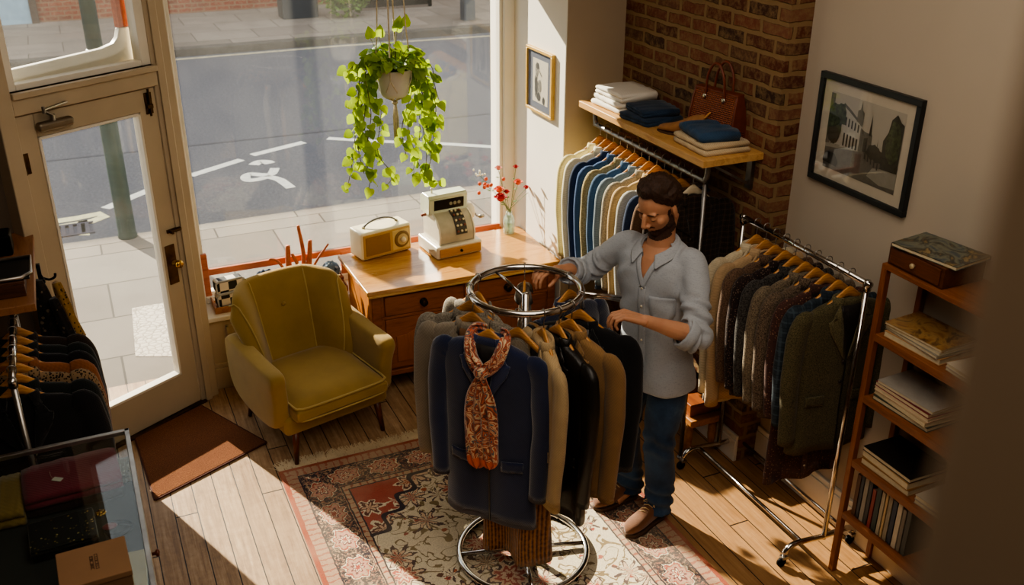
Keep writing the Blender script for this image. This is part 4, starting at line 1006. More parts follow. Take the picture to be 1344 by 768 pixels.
def garment(name, label, cat, loc, rz, mat, group=None, W=.205, L=.74, T=.024, style='jacket', seed=0, lining=None, trim=None, btn=None, sleeve=.56, flare=1.0, fold=.008, detail=True, dz=.014, tilt=0.0):
    r_ = random.Random(seed+100); ph = r_.uniform(0, 6); k1 = r_.uniform(26, 36); k2 = r_.uniform(14, 20)
    o = thing(name, label, cat, loc, rz, group)
    zn = -.108-dz; zs = zn-.052
    HW = [(-L, W*1.0*flare), (-.70*L, W*.95*lerp(1, flare, .6)), (-.55*L, W*.93), (zs-.09, W*.98), (zs-.03, W*.985), (zs, W*.93), (zs+.022, W*.74), (zs+.040, W*.46), (zn+.002, .070), (zn+.008, .060)]
    HD = [(-L, T*1.15), (-.6*L, T*1.0), (zs-.1, T*1.15), (zs-.02, T*1.1), (zs+.02, T*.9), (zn, T*.95), (zn+.008, T*.8)]
    e = 2.6
    def hw(z): return interp(HW, z)
    def hd(z): return interp(HD, z)
    def wav(x, z):
        g = smooth((zs-z)/(L*.8)); return fold*g*(sin(k1*x+ph+z*(2.0 if style != 'skirt' else 0))+.6*sin(k2*x*1.7+ph*2-z*3))+.16*fold*sin(z*17+x*9+ph)*smooth((zs-z)/.1)
    def fy(x, z, off=0.0):
        q = min(.999, abs(x)/hw(z)); return -hd(z)*(1-q**e)**(1/e)+wav(x, z)-off
    zsl = [zn+.008, zn+.002, lerp(zn, zs, .25), lerp(zn, zs, .5), lerp(zn, zs, .78), zs]+[lerp(zs, -L, (i+1)/14) for i in range(14)]
    if style == 'skirt':
        HW[:] = [(-L, W*flare), (-.8, W*.95), (-.45, W*.8), (-.20, W*.7)]; HD[:] = [(-L, T), (-.95, T*.9), (-.7, T*.3), (-.2, .008)]; zsl = [-.20, -.3, -.45]+[lerp(-.6, -L, i/13) for i in range(14)]
    n = 40 if style != 'skirt' else 72; rings = []
    for z in zsl:
        a_, b_ = hw(z), hd(z)
        rings.append([Vector((a_*sgnp(cos(t), 2/e), b_*sgnp(sin(t), 2/e)+wav(a_*sgnp(cos(t), 2/e), z), z)) for t in [2*PI*i/n for i in range(n)]])
    # hem curls inside
    last = rings[-1]; cen = sum(last, Vector())/n
    rings.append([cen+(p-cen)*.86+Vector((0, 0, .012)) for p in last])
    bm_ = MB().loft(rings); bo = bm_.build('body' if style != 'skirt' else 'cloth', mat, o, smooth=True)
    if style == 'skirt': return o
    for s in (-1, 1):
        SL = [(s*(W-.045), 0, zs-.020), (s*(W-.004), 0, zs-.030), (s*(W+.014), 0, zs-.085), (s*(W+.024), -.004, zs-.20), (s*(W+.028), -.009, zs-.32), (s*(W+.022), -.015, zs-.44), (s*(W+.014), -.02, zs-sleeve)]
        P = spl(SL, 4); m = len(P); rr_ = []
        for i, p in enumerate(P):
            t = i/(m-1); rad_ = interp([(0, .036), (.14, .047), (.4, .047), (.75, .041), (1, .037)], t)*(W/.205); rr_.append(rad_*(1+.028*sin(i*.9+ph)*(t > .2)))
        mb = MB(); rg = []
        for i, p in enumerate(P):
            t = i/(m-1); wy = interp([(0, .55), (.2, .62), (1, .72)], t)
            tn = (Vector(P[min(i+1, m-1)])-Vector(P[max(i-1, 0)])).normalized(); xd = Vector((0, 1, 0)).cross(tn).normalized(); yd = tn.cross(xd)
            rg.append([Vector(p)+xd*(rr_[i]*cos(a))+Vector((0, 1, 0))*(rr_[i]*wy*sin(a)) for a in [2*PI*j/14 for j in range(14)]])
        c0 = Vector(P[-1]); rg.append([c0+(q-c0)*.8+Vector((0, 0, .008)) for q in rg[-1]])
        mb.loft(rg); mb.build('sleeve', mat, o, smooth=True)
    cm = trim or mat
    # collar: a standing band that wraps the neck
    mb = MB(); rg = []
    zt = {'jacket': .020, 'shirt': .022, 'coat': .026}[style]
    for i in range(19):
        t = -PI/2+.62+(2*PI-1.24)*i/18; x, y = .068*cos(t), .030*sin(t)
        low = .034 if style != 'shirt' else .026
        rg.append([Vector((x, y, zn+zt)), Vector((x*1.10, y*1.25, zn+zt-.004)), Vector((x*1.32, y*1.55-.002, zn-low)), Vector((x*1.18, y*1.35, zn-low+.002)), Vector((x*.96, y*.9, zn+.0))])
    mb.loft(rg); mb.build('collar', cm, o, smooth=True)
    if not detail: return o
    def patch(poly, off, mat_, nm, th=.004, par=o, sub=3):
        # thin cloth laid on the front: fan of a refined outline
        pts = []
        for (a, b), (c, d) in zip(poly, poly[1:]+poly[:1]):
            for k in range(sub): pts.append((lerp(a, c, k/sub), lerp(b, d, k/sub)))
        bmx = bmesh.new(); vs = [bmx.verts.new((x, 0, z)) for x, z in pts]; bmx.faces.new(vs)
        bmesh.ops.triangulate(bmx, faces=bmx.faces[:]); bmesh.ops.subdivide_edges(bmx, edges=bmx.edges[:], cuts=2, use_grid_fill=True)
        for v in bmx.verts: v.co.y = fy(v.co.x, v.co.z, off)
        me = bpy.data.meshes.new(nm); bmx.to_mesh(me); bmx.free()
        for p in me.polygons: p.use_smooth = True
        q = mesh_obj(nm, me, mat_, par); md = q.modifiers.new('s', 'SOLIDIFY'); md.thickness = th; md.offset = 0; return q
    if style in ('jacket', 'coat'):
        zb_ = zn-.27 if style == 'jacket' else zn-.20
        if lining: patch([(-.056, zn-.012), (.056, zn-.012), (.040, zn-.12), (.004, zb_), (-.03, zn-.14)], .003, lining, 'lining', .002)
        for s in (-1, 1):
            lw = 1.0 if style == 'jacket' else 1.15
            lp = [(s*.060, zn-.004), (s*.088*lw, zn-.052), (s*.072*lw, zn-.066), (s*.112*lw, zn-.078), (s*.098*lw, zn-.13), (s*.012, zb_+.002), (s*.032, zn-.13), (s*.052, zn-.05)]
            patch(lp, .0075, cm, 'lapel', .005)
        patch([(.012, zb_+.02), (.020, -L+.006), (.013, -L+.006), (.005, zb_)], .0035, lining or cm, 'front_edge', .003)
        for s in (-1, 1): patch([(s*.075, -.66*L), (s*.165, -.655*L), (s*.165, -.655*L-.05), (s*.075, -.66*L-.05)], .005, mat, 'pocket_flap', .004)
        bts = [zb_-.015, zb_-.115] if style == 'jacket' else [zb_-.02-.12*i for i in range(3)]
        for z in bts:
            MB().lathe([(0, 0), (.0095, 0), (.0085, .004), (0, .003)], (-.004, fy(-.004, z, .004), z), 12, XM).build('button', btn or M['btn_dark'], o, smooth=True)
    else:
        patch([(-.012, zn-.02), (.012, zn-.02), (.013, -L+.006), (-.012, -L+.006)], .003, cm, 'placket', .003, sub=6)
        for i in range(5):
            z = lerp(zn-.05, -L+.08, i/4)
            MB().lathe([(0, 0), (.006, 0), (.005, .003), (0, .002)], (0, fy(0, z, .004), z), 10, XM).build('button', btn or M['btn_pale'], o, smooth=True)
        for s in (-1, 1): patch([(s*.012, zn-.004), (s*.060, zn+.0), (s*.078, zn-.045), (s*.036, zn-.062)], .007, cm, 'collar_point', .004)
    return o
M['btn_dark'] = m_plain('button_dark', '#2a2018', .35); M['btn_pale'] = m_plain('button_pale', '#d8cfb8', .35); M['btn_brass'] = m_metal('button_brass', '#a58a4c', .3)
C_ = m_cloth
F = {
 'navytrim': C_('navy_lapel', '#2b3558', 520, .15, .95, .4), 'greentrim': m_tweed('green_tweed_lapel', '#4a452f', '#7d7453', 230), 'navy': C_('navy_wool', '#1f2744', 520, .2, .95, .4), 'greybeige': C_('greybeige_wool', '#8f8371', 420), 'greytweed': m_tweed('grey_tweed', '#6f675c', '#a39a89'), 'trench': C_('trench_cotton', '#b39a72', 500),
 'camel': C_('camel_wool', '#8f6e47', 450), 'black': C_('black_wool', '#141416', 450, .2, .85), 'velvetnavy': C_('navy_velvet', '#18213c', 450, .3, .7, .6),
 'creamlinen': C_('cream_linen', '#cbbda0', 420), 'camelpale': C_('pale_camel', '#b89b76', 420), 'lining': m_plain('lining_dark', '#1a1614', .5), 'lin_tan': m_plain('lining_tan', '#6b4a30', .6),
 'herring': m_tweed('herringbone', '#574c40', '#8f806a', 170), 'speckle': m_tweed('speckled_knit', '#3a2e28', '#84725f', 190), 'brownknit': m_tweed('brown_knit', '#4a382c', '#7f6552', 180), 'charcoal': m_tweed('charcoal_tweed', '#1e1d1e', '#56524e', 150),
 'greentweed': m_tweed('green_tweed', '#3a3626', '#6b6346', 230), 'slatecheck': m_check('slate_check', '#2b343c', '#43505a', '#1c242b'),
 'paisleydark': m_print('dark_paisley', '#2b201e', ['#6e5548', '#4e352f', '#85705f'], 120), 'floralbrown': m_print('brown_floral', '#4a302a', ['#7d5544', '#8f7058', '#5e3a34', '#332422'], 110),
 'creamshirt': C_('cream_shirt', '#e3dcbf', 520), 'yellowcream': C_('yellow_cream', '#e6d8a0', 520), 'navyshirt': C_('navy_shirt', '#27354f', 480), 'denim': C_('denim_shirt', '#33507a', 520), 'olive': m_tweed('olive_linen', '#8a7c56', '#b3a67c', 120),
 'bluegrey': C_('bluegrey_shirt', '#73828c', 480), 'steelblue': C_('steel_blue', '#3f5a78', 480), 'greytan': m_tweed('grey_tan', '#8c8472', '#b5ab95', 140), 'tan': C_('tan_shirt', '#b3976b', 450), 'lightgrey': C_('light_grey', '#a9a79e', 450), 'brown': C_('brown_shirt', '#5f4530', 450),
 'darkcoat': m_check('dark_grid', '#2b2119', '#4a3a2a', '#151009', .03), 'cord': None,
}
Tc = NT('corduroy'); cv = Tc.xyz(Tc.coord()); cw_ = Tc.math('SINE', Tc.math('MULTIPLY', cv[0], 520)); cn = Tc.noise(Tc.coord(), 60, 3)
F['cord'] = Tc.done(Tc.bsdf(Tc.ramp(Tc.math('MULTIPLY_ADD', cw_, .25, cn), [(.2, '#3f2410'), (.5, '#7a4d22'), (.8, '#96672f')]), .9, 0, Tc.bump(cw_, .6, .004), sheen=.3, spec=.15))
Tl = NT('black_leather'); lv = Tl.coord(); ln_ = Tl.noise(lv, 22, 4, .6)
F['leather'] = Tl.done(Tl.bsdf(vary(Tl, lv, '#15120f', .3, 10), .38, 0, Tl.bump(Tl.math('ADD', ln_, Tl.math('MULTIPLY', Tl.voro(lv, 260), .25)), .35, .006), spec=.5))

# ------------------------------------------------------------------ round chrome rack
RC = Vector((1.573, 3.335, 0)); RR, RZ = .232, 1.38
RK = thing('round_clothes_rack', 'round chrome clothes rack with a ring base standing on the rug', 'clothes rack', (RC.x, RC.y, .012))
ringb = MB().torus((0, 0, RZ-.012), RR, .0145, 64, 12); ringo = ringb.build('top_ring', M['chrome'], RK, smooth=True)
MB().torus((0, 0, RZ-.012), RR-.001, .0152, 64, 5).build('ring_sleeve', M['steel'], ringo, smooth=True) if False else None
MB().tube([(0, 0, .02), (0, 0, RZ-.03)], .016, 14).build('pole', M['chrome'], RK, smooth=True)
mb = MB()
mb.tube([(0, 0, RZ-.05), (RR*cos(1.75)*.6, RR*sin(1.75)*.6, RZ-.022), (RR*cos(1.75), RR*sin(1.75), RZ-.014)], .006, 8)
mb.build('ring_spoke', M['chrome'], RK, smooth=True)
MB().torus((0, 0, .016), .300, .0145, 64, 12).build('base_ring', M['chrome'], RK, smooth=True)
for k in range(4):
    a = -1.85+k*PI/2; MB().tube([(.014*cos(a), .014*sin(a), .026), (.298*cos(a), .298*sin(a), .018)], .011, 10).build('base_spoke', M['chrome'], RK, smooth=True)
MB().lathe([(0, .008), (.03, .008), (.034, .02), (.03, .05), (.018, .06), (0, .06)], n=20).build('hub', M['chrome'], RK, smooth=True)
for k in range(4):
    a = -1.1+k*PI/2; MB().lathe([(0, 0), (.018, 0), (.02, .012), (.014, .02), (0, .02)], (.3*cos(a), .3*sin(a), -.0), 12).build('foot', M['black_metal'], RK, smooth=True)
# telescopic side arm with a short hanging bar
MB().tube([(RR*cos(-.55), RR*sin(-.55), RZ-.014), (.40*cos(-.35), .40*sin(-.35), RZ-.06)], .0085, 8).tube([(RR*cos(-.45), RR*sin(-.45), RZ-.03), (.40*cos(-.30), .40*sin(-.30), RZ-.085)], .006, 8).build('side_arm', M['chrome'], RK, smooth=True)
GR = 'garments on the round chrome rack'
def on_ring(theta, rz, fn, hlab, kind='wood', out=0.0, **k):
    t = rad(theta); p = RC+Vector((cos(t)*(RR+out), sin(t)*(RR+out), RZ))
    hanger(p, rad(rz), hlab, None, kind); return fn(p, rad(rz))
def G(name, label, cat, mat, **k): return lambda p, rz: garment(name, label, cat, p, rz, mat, None, **k)
navy_o = on_ring(-146, -51, G('blazer', 'navy wool blazer facing out on the round rack with the silk scarf', 'jacket', F['navy'], L=.97, lining=F['lining'], trim=F['navytrim'], dz=0.0, seed=1, sleeve=.64, T=.034, W=.215, fold=.007), 'wooden hanger under the navy blazer and scarf', out=.045)
on_ring(176, -50, G('coat', 'grey beige wool coat hanging directly behind the navy blazer', 'coat', F['greybeige'], L=.86, lining=F['lin_tan'], seed=2, sleeve=.62, style='coat', T=.030, W=.215), 'wooden hanger inside the grey beige coat behind the navy blazer')
on_ring(150, -46, G('blazer', 'grey tweed blazer second behind the navy blazer beside the armchair', 'jacket', F['greytweed'], L=.80, lining=F['lining'], seed=3, W=.205), 'wooden hanger inside the grey tweed blazer on the round rack')
on_ring(125, 108, G('jacket', 'pale beige jacket on the desk side of the round rack', 'jacket', F['greytweed'], L=.72, seed=4, W=.19, detail=False), 'wooden hanger showing inside the ring nearest the desk')
on_ring(-97, -97, G('trench_coat', 'beige cotton trench jacket with a turned up collar beside the black leather one', 'coat', F['trench'], L=.83, lining=F['lining'], seed=5, style='coat', sleeve=.58, T=.034, W=.20), 'wooden hanger inside the beige trench jacket')
on_ring(-80, -82, G('leather_jacket', 'black leather jacket between the beige trench and the camel coat', 'jacket', F['leather'], L=.92, lining=F['lining'], seed=6, style='coat', sleeve=.62, T=.036, W=.21, fold=.011, btn=M['btn_brass']), 'wooden hanger inside the black leather jacket')
on_ring(-62, -66, G('coat', 'camel brown wool coat with cuff buttons beside the black leather jacket', 'coat', F['camel'], L=.84, lining=F['lining'], seed=7, style='coat', sleeve=.66, T=.034, W=.215), 'wooden hanger inside the camel brown coat')
on_ring(-38, -42, G('blazer', 'black wool blazer under the shopper\'s nearer hand on the round rack', 'jacket', F['black'], L=.82, lining=F['lining'], seed=8, sleeve=.62, T=.034, W=.21), 'wooden hanger held by the shopper above the black blazer')
on_ring(66, 63, G('blouse', 'speckled grey knit blouse lifted by the shopper on the window side of the round rack', 'blouse', F['herring'], L=.62, seed=9, W=.18, style='shirt', detail=False), 'wooden hanger gripped at the window side of the ring')
on_ring(12, 14, G('velvet_jacket', 'dark blue velvet jacket hanging inside the shopper\'s arms', 'jacket', F['velvetnavy'], L=.70, seed=10, W=.19, detail=False, T=.03), 'wooden hanger inside the dark blue velvet jacket')
# long corduroy skirt showing under the jackets
p = RC+Vector((cos(rad(-122))*(RR-.012), sin(rad(-122))*(RR-.012), RZ))
hanger(p, rad(-56), 'wooden hanger behind the navy blazer carrying the corduroy skirt')
garment('skirt', 'brown corduroy skirt hanging lowest beneath the navy blazer', 'skirt', p, rad(-56), F['cord'], None, W=.15, L=1.19, T=.05, style='skirt', seed=12, fold=.02, flare=1.05)
# ---- silk scarf knotted round the neck of the navy blazer
Ts = NT('silk_scarf'); sv = Ts.coord(); sx = Ts.xyz(sv)
sw = Ts.noise(sv, 6.5, 2, .5, 1.8); vo = Ts.voro(sv, 14, out=None)
sc_ = Ts.ramp(Ts.math('FRACT', Ts.math('ADD', Ts.math('MULTIPLY', sw, 5.0), Ts.math('MULTIPLY', vo['Distance'], 1.6))), [(0, '#a8492a'), (.16, '#cfb08a'), (.32, '#9c4a2c'), (.46, '#54302a'), (.58, '#b85a34'), (.72, '#4c4c52'), (.84, '#c9ab85')], 'CONSTANT')
ends = Ts.math('LESS_THAN', sx[2], -.635)
sc_ = Ts.mix(ends, sc_, '#cc5a1e')
M['scarf'] = Ts.done(Ts.bsdf(sc_, .5, 0, Ts.bump(Ts.noise(sv, 40, 2), .15, .004), sheen=.3, spec=.4))
SCF = thing('silk_scarf', 'orange and cream patterned silk scarf knotted around the neck of the navy blazer', 'scarf', navy_o.location, rad(-51))
def strip(pts, ws, th=.012, ny=10, wav=.006):
    """soft folded cloth strip following pts with half-widths ws"""
    mb = MB(); rings = []; m = len(pts)
    for i, p in enumerate(pts):
        p = Vector(p); t = (Vector(pts[min(i+1, m-1)])-Vector(pts[max(i-1, 0)])).normalized()
        s_ = t.cross(Vector((0, -1, 0))); s_ = s_.normalized() if s_.length > .2 else Vector((1, 0, 0)); n_ = s_.cross(t).normalized()
        f_, b_ = [], []
        for k in range(ny+1):
            u = -1+2*k/ny; o_ = wav*cos(u*7+i*.25)+(1-u*u)*th*.6
            f_.append(p+s_*(u*ws[i])+n_*(o_)); b_.append(p+s_*(u*ws[i])+n_*(o_-th))
        rings.append(f_+b_[::-1])
    return mb.loft(rings)
zn_ = -.108
def scf(name, P, w0, **k):
    P2 = spl(P, 5); ws = [interp(w0, i/(len(P2)-1)) for i in range(len(P2))]
    return strip(P2, ws, **k).build(name, M['scarf'], SCF, smooth=True)
n0 = (0, -.066, -.235)
scf('neck_loop', [(-.035, .040, zn_+.022), (-.066, .012, zn_+.028), (-.074, -.030, zn_+.002), (-.058, -.058, zn_-.06), (-.024, -.068, zn_-.10), n0], [(0, .018), (.4, .026), (.8, .028), (1, .018)], th=.012)
scf('neck_loop', [(.035, .040, zn_+.022), (.066, .012, zn_+.028), (.074, -.030, zn_+.002), (.060, -.058, zn_-.06), (.026, -.070, zn_-.10), n0], [(0, .018), (.4, .026), (.8, .028), (1, .018)], th=.012)
MB().ball((0, -.076, -.225), .032, .022, .028, 12).build('knot', M['scarf'], SCF, smooth=True)
scf('tail', [(-.004, -.074, -.245), (-.022, -.074, -.32), (-.040, -.074, -.43), (-.036, -.074, -.55), (-.026, -.072, -.64), (-.022, -.070, -.685)], [(0, .018), (.3, .045), (.85, .042), (.93, .03), (1, .003)], th=.010, wav=.009)
scf('tail', [(.006, -.076, -.245), (.020, -.076, -.32), (.032, -.078, -.43), (.030, -.078, -.55), (.034, -.076, -.62), (.042, -.074, -.668)], [(0, .018), (.3, .040), (.85, .040), (.93, .03), (1, .003)], th=.010, wav=.009)

# ------------------------------------------------------------------ rolling rack by the plaster wall
X2, Z2, Y2a, Y2b = 2.87, 1.42, 3.61, 2.765
R2 = thing('rolling_clothes_rack', 'chrome rolling clothes rack with castors against the plaster wall', 'clothes rack', (X2, (Y2a+Y2b)/2, 0))
MB().tube([(X2, Y2a+.02, Z2-.014), (X2, Y2b-.02, Z2-.014)], .0135, 12).build('top_rail', M['chrome'], R2, smooth=True, world=True)
for y in (Y2a, Y2b):
    MB().tube([(X2, y, .085), (X2, y, .62), (X2, y, Z2-.02)], [.0125, .0125, .0105], 12).build('post', M['chrome'], R2, smooth=True, world=True)
    MB().lathe([(0, -.03), (.018, -.03), (.018, .004), (.012, .016), (0, .018)], (X2, y, Z2-.014), 14).build('elbow_joint', M['chrome'], R2, smooth=True, world=True)
    ft = MB().tube(spl([(X2-.225, y, .072), (X2-.205, y, .100), (X2-.15, y, .112), (X2, y, .098), (X2+.11, y, .104), (X2+.165, y, .095), (X2+.18, y, .072)], 5), .0135, 10).build('foot_bar', M['chrome'], R2, smooth=True, world=True)
    for x in (X2-.225, X2+.18):
        ca = MB().lathe([(0, .045), (.008, .045), (.008, .08), (0, .08)], (x, y, 0), 10).box(x-.016, x+.016, y-.014, y+.014, .044, .058).build('caster_fork', M['steel'], R2, world=True)
        w_ = MB().lathe([(0, -.011), (.018, -.011), (.0235, -.007), (.0235, .007), (.018, .011), (0, .011)], (x-.012, y, .0245), 16, Matrix.Rotation(PI/2, 4, 'X')).build('wheel', M['black_metal'], ca, smooth=True, world=True)
for x in (X2-.13, X2+.115):
    MB().tube([(x, Y2a, .108), (x, Y2b, .108)], .0095, 10).build('base_bar', M['chrome'], R2, smooth=True, world=True)
L2 = [ # y, name, cat, mat, kw, garment label, hanger label
 (3.500, 'coat', 'coat', 'creamlinen', dict(style='coat', L=.95, W=.20, sleeve=.70, T=.026), 'cream linen coat at the brick end of the rolling rack', 'hanger in the cream linen coat at the brick end of the rolling rack'),
 (3.429, 'coat', 'coat', 'camelpale', dict(style='coat', L=.90, W=.205, sleeve=.74, T=.026), 'pale camel coat with long sleeves second from the brick end of the rolling rack', 'hanger in the pale camel coat on the rolling rack'),
 (3.357, 'blouse', 'blouse', 'brownknit', dict(style='shirt', L=.74), 'brown flecked blouse beside the pale camel coat', 'hanger in the brown flecked blouse'),
 (3.285, 'blouse', 'blouse', 'paisleydark', dict(style='shirt', L=.80), 'dark paisley blouse after the brown flecked one', 'hanger in the dark paisley blouse'),
 (3.214, 'jacket', 'jacket', 'charcoal', dict(style='jacket', L=.74), 'charcoal tweed jacket after the dark paisley blouse', 'hanger in the charcoal tweed jacket on the rolling rack'),
 (3.143, 'jacket', 'jacket', 'herring', dict(style='jacket', L=.78), 'taupe herringbone jacket in the middle of the rolling rack', 'hanger in the taupe herringbone jacket'),
 (3.071, 'cardigan', 'cardigan', 'speckle', dict(style='shirt', L=.80), 'brown and grey speckled cardigan after the herringbone jacket', 'hanger in the speckled cardigan'),
 (3.000, 'dress', 'dress', 'floralbrown', dict(style='shirt', L=1.12, W=.195, flare=1.02, fold=.010, T=.026), 'long brown floral dress whose pleated hem shows beneath the jackets', 'hanger in the long brown floral dress'),
 (2.928, 'shirt', 'shirt', 'slatecheck', dict(style='shirt', L=.82), 'slate blue checked shirt behind the green tweed blazer', 'hanger in the slate blue checked shirt'),
 (2.857, 'blazer', 'jacket', 'greentweed', dict(style='jacket', L=.86, W=.215, sleeve=.62, T=.036, lining=F['lining'], trim=F['greentrim']), 'dark green tweed blazer at the bookcase end of the rolling rack', 'hanger in the dark green tweed blazer'),
]
for i, (y, nm, ct, mt, kw, lab, hl) in enumerate(L2):
    p = Vector((X2-.004, y, Z2)); rz = rad(-4)
    hanger(p, rz, 'wooden '+hl); garment(nm, lab, ct, p, rz, F[mt], None, seed=30+i, **kw)
# ------------------------------------------------------------------ wall shelf with a pipe rail
ZS, XS0, YS0, YS1 = 1.72, 2.605, 3.612, 4.845
M['pipe'] = m_metal('galvanised_pipe', '#8f8d8a', .38, .3)
SH = thing('wall_shelf', 'pale pine shelf on a steel pipe clothes rail against the brick wall', 'shelf', (XB-.02, (YS0+YS1)/2, ZS-.036))
MB().box(XS0, XB-.001, YS0, YS1, ZS-.036, ZS).build('shelf_board', m_wood('pine_shelf', '#b58047', '#d8aa6c', 'Y', 1.2, .45, streak=10), SH, bevel=.004, world=True)
XR_, ZR_ = 2.69, 1.60
MB().tube(spl([(XR_, 4.80, ZS-.036), (XR_, 4.80, ZR_+.02), (XR_, 4.785, ZR_-.008), (XR_, 4.75, ZR_-.014), (XR_, 4.2, ZR_-.014), (XR_, 3.74, ZR_-.014), (XR_, 3.705, ZR_-.008), (XR_, 3.69, ZR_+.02), (XR_, 3.69, ZS-.036)], 5), .0135, 12).build('pipe_rail', M['pipe'], SH, smooth=True, world=True)
MB().tube([(XR_, 3.70, ZR_-.03), (XR_, 3.70, .012)], .0115, 10).lathe([(0, 0), (.02, 0), (.02, .008), (.014, .014), (0, .014)], (XR_, 3.70, 0), 14).build('upright_pipe', M['pipe'], SH, smooth=True, world=True)
for y in (3.69, 4.80):
    MB().box(XB-.02, XB-.001, y-.02, y+.02, ZS-.20, ZS-.036).bar((XB-.01, y, ZS-.18), (XS0+.08, y, ZS-.04), .02, .012).build('bracket', M['pipe'], SH, world=True)
LW = [
 (4.735, 'shirt', 'yellowcream', 'pale yellow cream shirt hanging nearest the white wall', 'shirt'), (4.66, 'shirt', 'creamshirt', 'cream shirt second from the white wall on the pipe rail', 'shirt'),
 (4.585, 'jacket', 'navyshirt', 'navy jacket third from the white wall on the pipe rail', 'jacket'), (4.51, 'shirt', 'denim', 'blue denim shirt between the navy jacket and the olive one', 'shirt'),
 (4.435, 'jacket', 'olive', 'olive flecked linen jacket on the pipe rail', 'jacket'), (4.36, 'shirt', 'steelblue', 'steel blue shirt after the olive linen jacket', 'shirt'),
 (4.285, 'jacket', 'bluegrey', 'blue grey jacket in the middle of the pipe rail', 'jacket'), (4.21, 'jacket', 'greytan', 'grey tan tweed jacket after the blue grey one', 'jacket'),
 (4.135, 'shirt', 'tan', 'tan shirt on the pipe rail behind the shopper\'s head', 'shirt'), (4.06, 'shirt', 'lightgrey', 'light grey shirt on the pipe rail behind the shopper', 'shirt'),
 (3.985, 'shirt', 'navyshirt', 'dark navy shirt on the pipe rail close to the pipe upright', 'shirt'), (3.91, 'jacket', 'brown', 'brown jacket next to the dark navy shirt near the pipe upright', 'jacket'),
 (3.80, 'coat', 'darkcoat', 'dark brown grid checked coat at the upright end of the pipe rail', 'coat')]
for i, (y, nm, mt, lab, st) in enumerate(LW):
    p = Vector((XR_, y, ZR_)); rz = rad(-3)
    hanger(p, rz, 'wooden hanger in the '+lab.split(' on the pipe')[0].split(' hanging')[0].split(' second')[0].split(' third')[0].split(' in the middle')[0].split(' at the upright')[0], None, 'pale' if mt == 'darkcoat' else 'wood')
    garment(nm, lab, {'shirt': 'shirt', 'jacket': 'jacket', 'coat': 'coat'}[nm], p, rz, F[mt], None, seed=60+i, style=st, L=.74+.03*((i*7) % 4)+(.15 if nm == 'coat' else 0), W=.20, detail=(i > 10), sleeve=.58)
# ================================================================== the shopper
V3 = lambda *a: Vector(a)
lf = V3(.45, -.89, 0).normalized(); ff = V3(-.89, -.45, 0).normalized(); UP = V3(0, 0, 1)
LS, RS = V3(2.312, 3.212, 1.408), V3(2.156, 3.520, 1.418)
LE, RE = V3(2.235, 3.03, 1.165), V3(2.035, 3.665, 1.25)
LWr, RWr = V3(2.005, 3.085, 1.262), V3(1.822, 3.545, 1.335)
LK, RK_ = V3(1.918, 3.125, 1.292), V3(1.742, 3.515, 1.362)
LH, RH = V3(2.285, 3.272, .92), V3(2.205, 3.432, .92)
LN, RN = V3(2.262, 3.272, .50), V3(2.172, 3.452, .50)
LA, RA = V3(2.285, 3.292, .085), V3(2.242, 3.492, .085)
PEL, CH_, NB = V3(2.245, 3.352, .93), V3(2.232, 3.357, 1.26), V3(2.243, 3.372, 1.47)
HC_ = V3(2.205, 3.352, 1.648)
hy0 = V3(-.95, -.31, 0).normalized(); tl = rad(27)
HY_ = hy0*cos(tl)-UP*sin(tl); HX = HY_.cross(UP).normalized(); HZ = HX.cross(HY_).normalized()
HM = Matrix(((HX.x, HY_.x, HZ.x, HC_.x), (HX.y, HY_.y, HZ.y, HC_.y), (HX.z, HY_.z, HZ.z, HC_.z), (0, 0, 0, 1)))
H3 = HM.to_3x3()
PMAN = thing('person', 'bearded man in a pale blue linen shirt and jeans browsing the round clothes rack', 'person', (2.24, 3.36, .011))
skinT = NT('skin'); skv = skinT.coord()
skc = vary(skinT, skv, '#c4906f', .12, 12)
skc = skinT.mix(skinT.ramp(skinT.noise(skv, 25, 3), [(.5, 0), (.8, .3)]), skc, '#a9654e')
M['skin'] = skinT.done(skinT.bsdf(skc, .5, 0, skinT.bump(skinT.noise(skv, 140, 3), .12, .002), spec=.35, sss=.15))
M['hair'] = None
hT = NT('hair'); hv = hT.coord('Object', (1, 1, 1)); hn = hT.noise(hT.coord('Object', (60, 60, 22)), 3, 4, .7)
M['hair'] = hT.done(hT.bsdf(hT.ramp(hn, [(.3, '#1e130c'), (.7, '#4a3020')]), .5, 0, hT.bump(hn, .8, .006), spec=.4))
M['beard'] = m_plain('beard', '#4a2f20', .8, amt=.4, scale=120, bump=.8, bscale=300)
body = MB()
def limb(a, b, ra, rb, mid=None, n=14, bow=None):
    pts = []; rs = []
    for i in range(9):
        t = i/8; p = a.lerp(b, t)
        if bow is not None: p = p+bow*sin(PI*t)
        pts.append(p); rs.append(lerp(ra, rb, t)*(1+(mid or 0)*sin(PI*min(1, t*1.3))))
    body.tube(pts, rs, n); body.ball(a, ra, n=12); body.ball(b, rb, n=12)
TM = lambda c: Matrix(((lf.x, -ff.x, 0, 0), (lf.y, -ff.y, 0, 0), (0, 0, 1, 0), (0, 0, 0, 1)))
def ell(c, a, b, n=28, tilt=0.0): return [c+lf*(a*cos(2*PI*i/n))+ff*(b*sin(2*PI*i/n))+UP*(tilt*sin(2*PI*i/n)) for i in range(n)]
def spine(z):
    if z < CH_.z: return PEL.lerp(CH_, (z-PEL.z)/(CH_.z-PEL.z))
    return CH_.lerp(NB, (z-CH_.z)/(NB.z-CH_.z))
body.loft([ell(spine(z), a, b) for z, a, b in ((.84, .145, .10), (.92, .165, .115), (1.02, .150, .105), (1.12, .152, .108), (1.26, .168, .118), (1.36, .172, .112), (1.42, .150, .09), (1.46, .09, .065))])
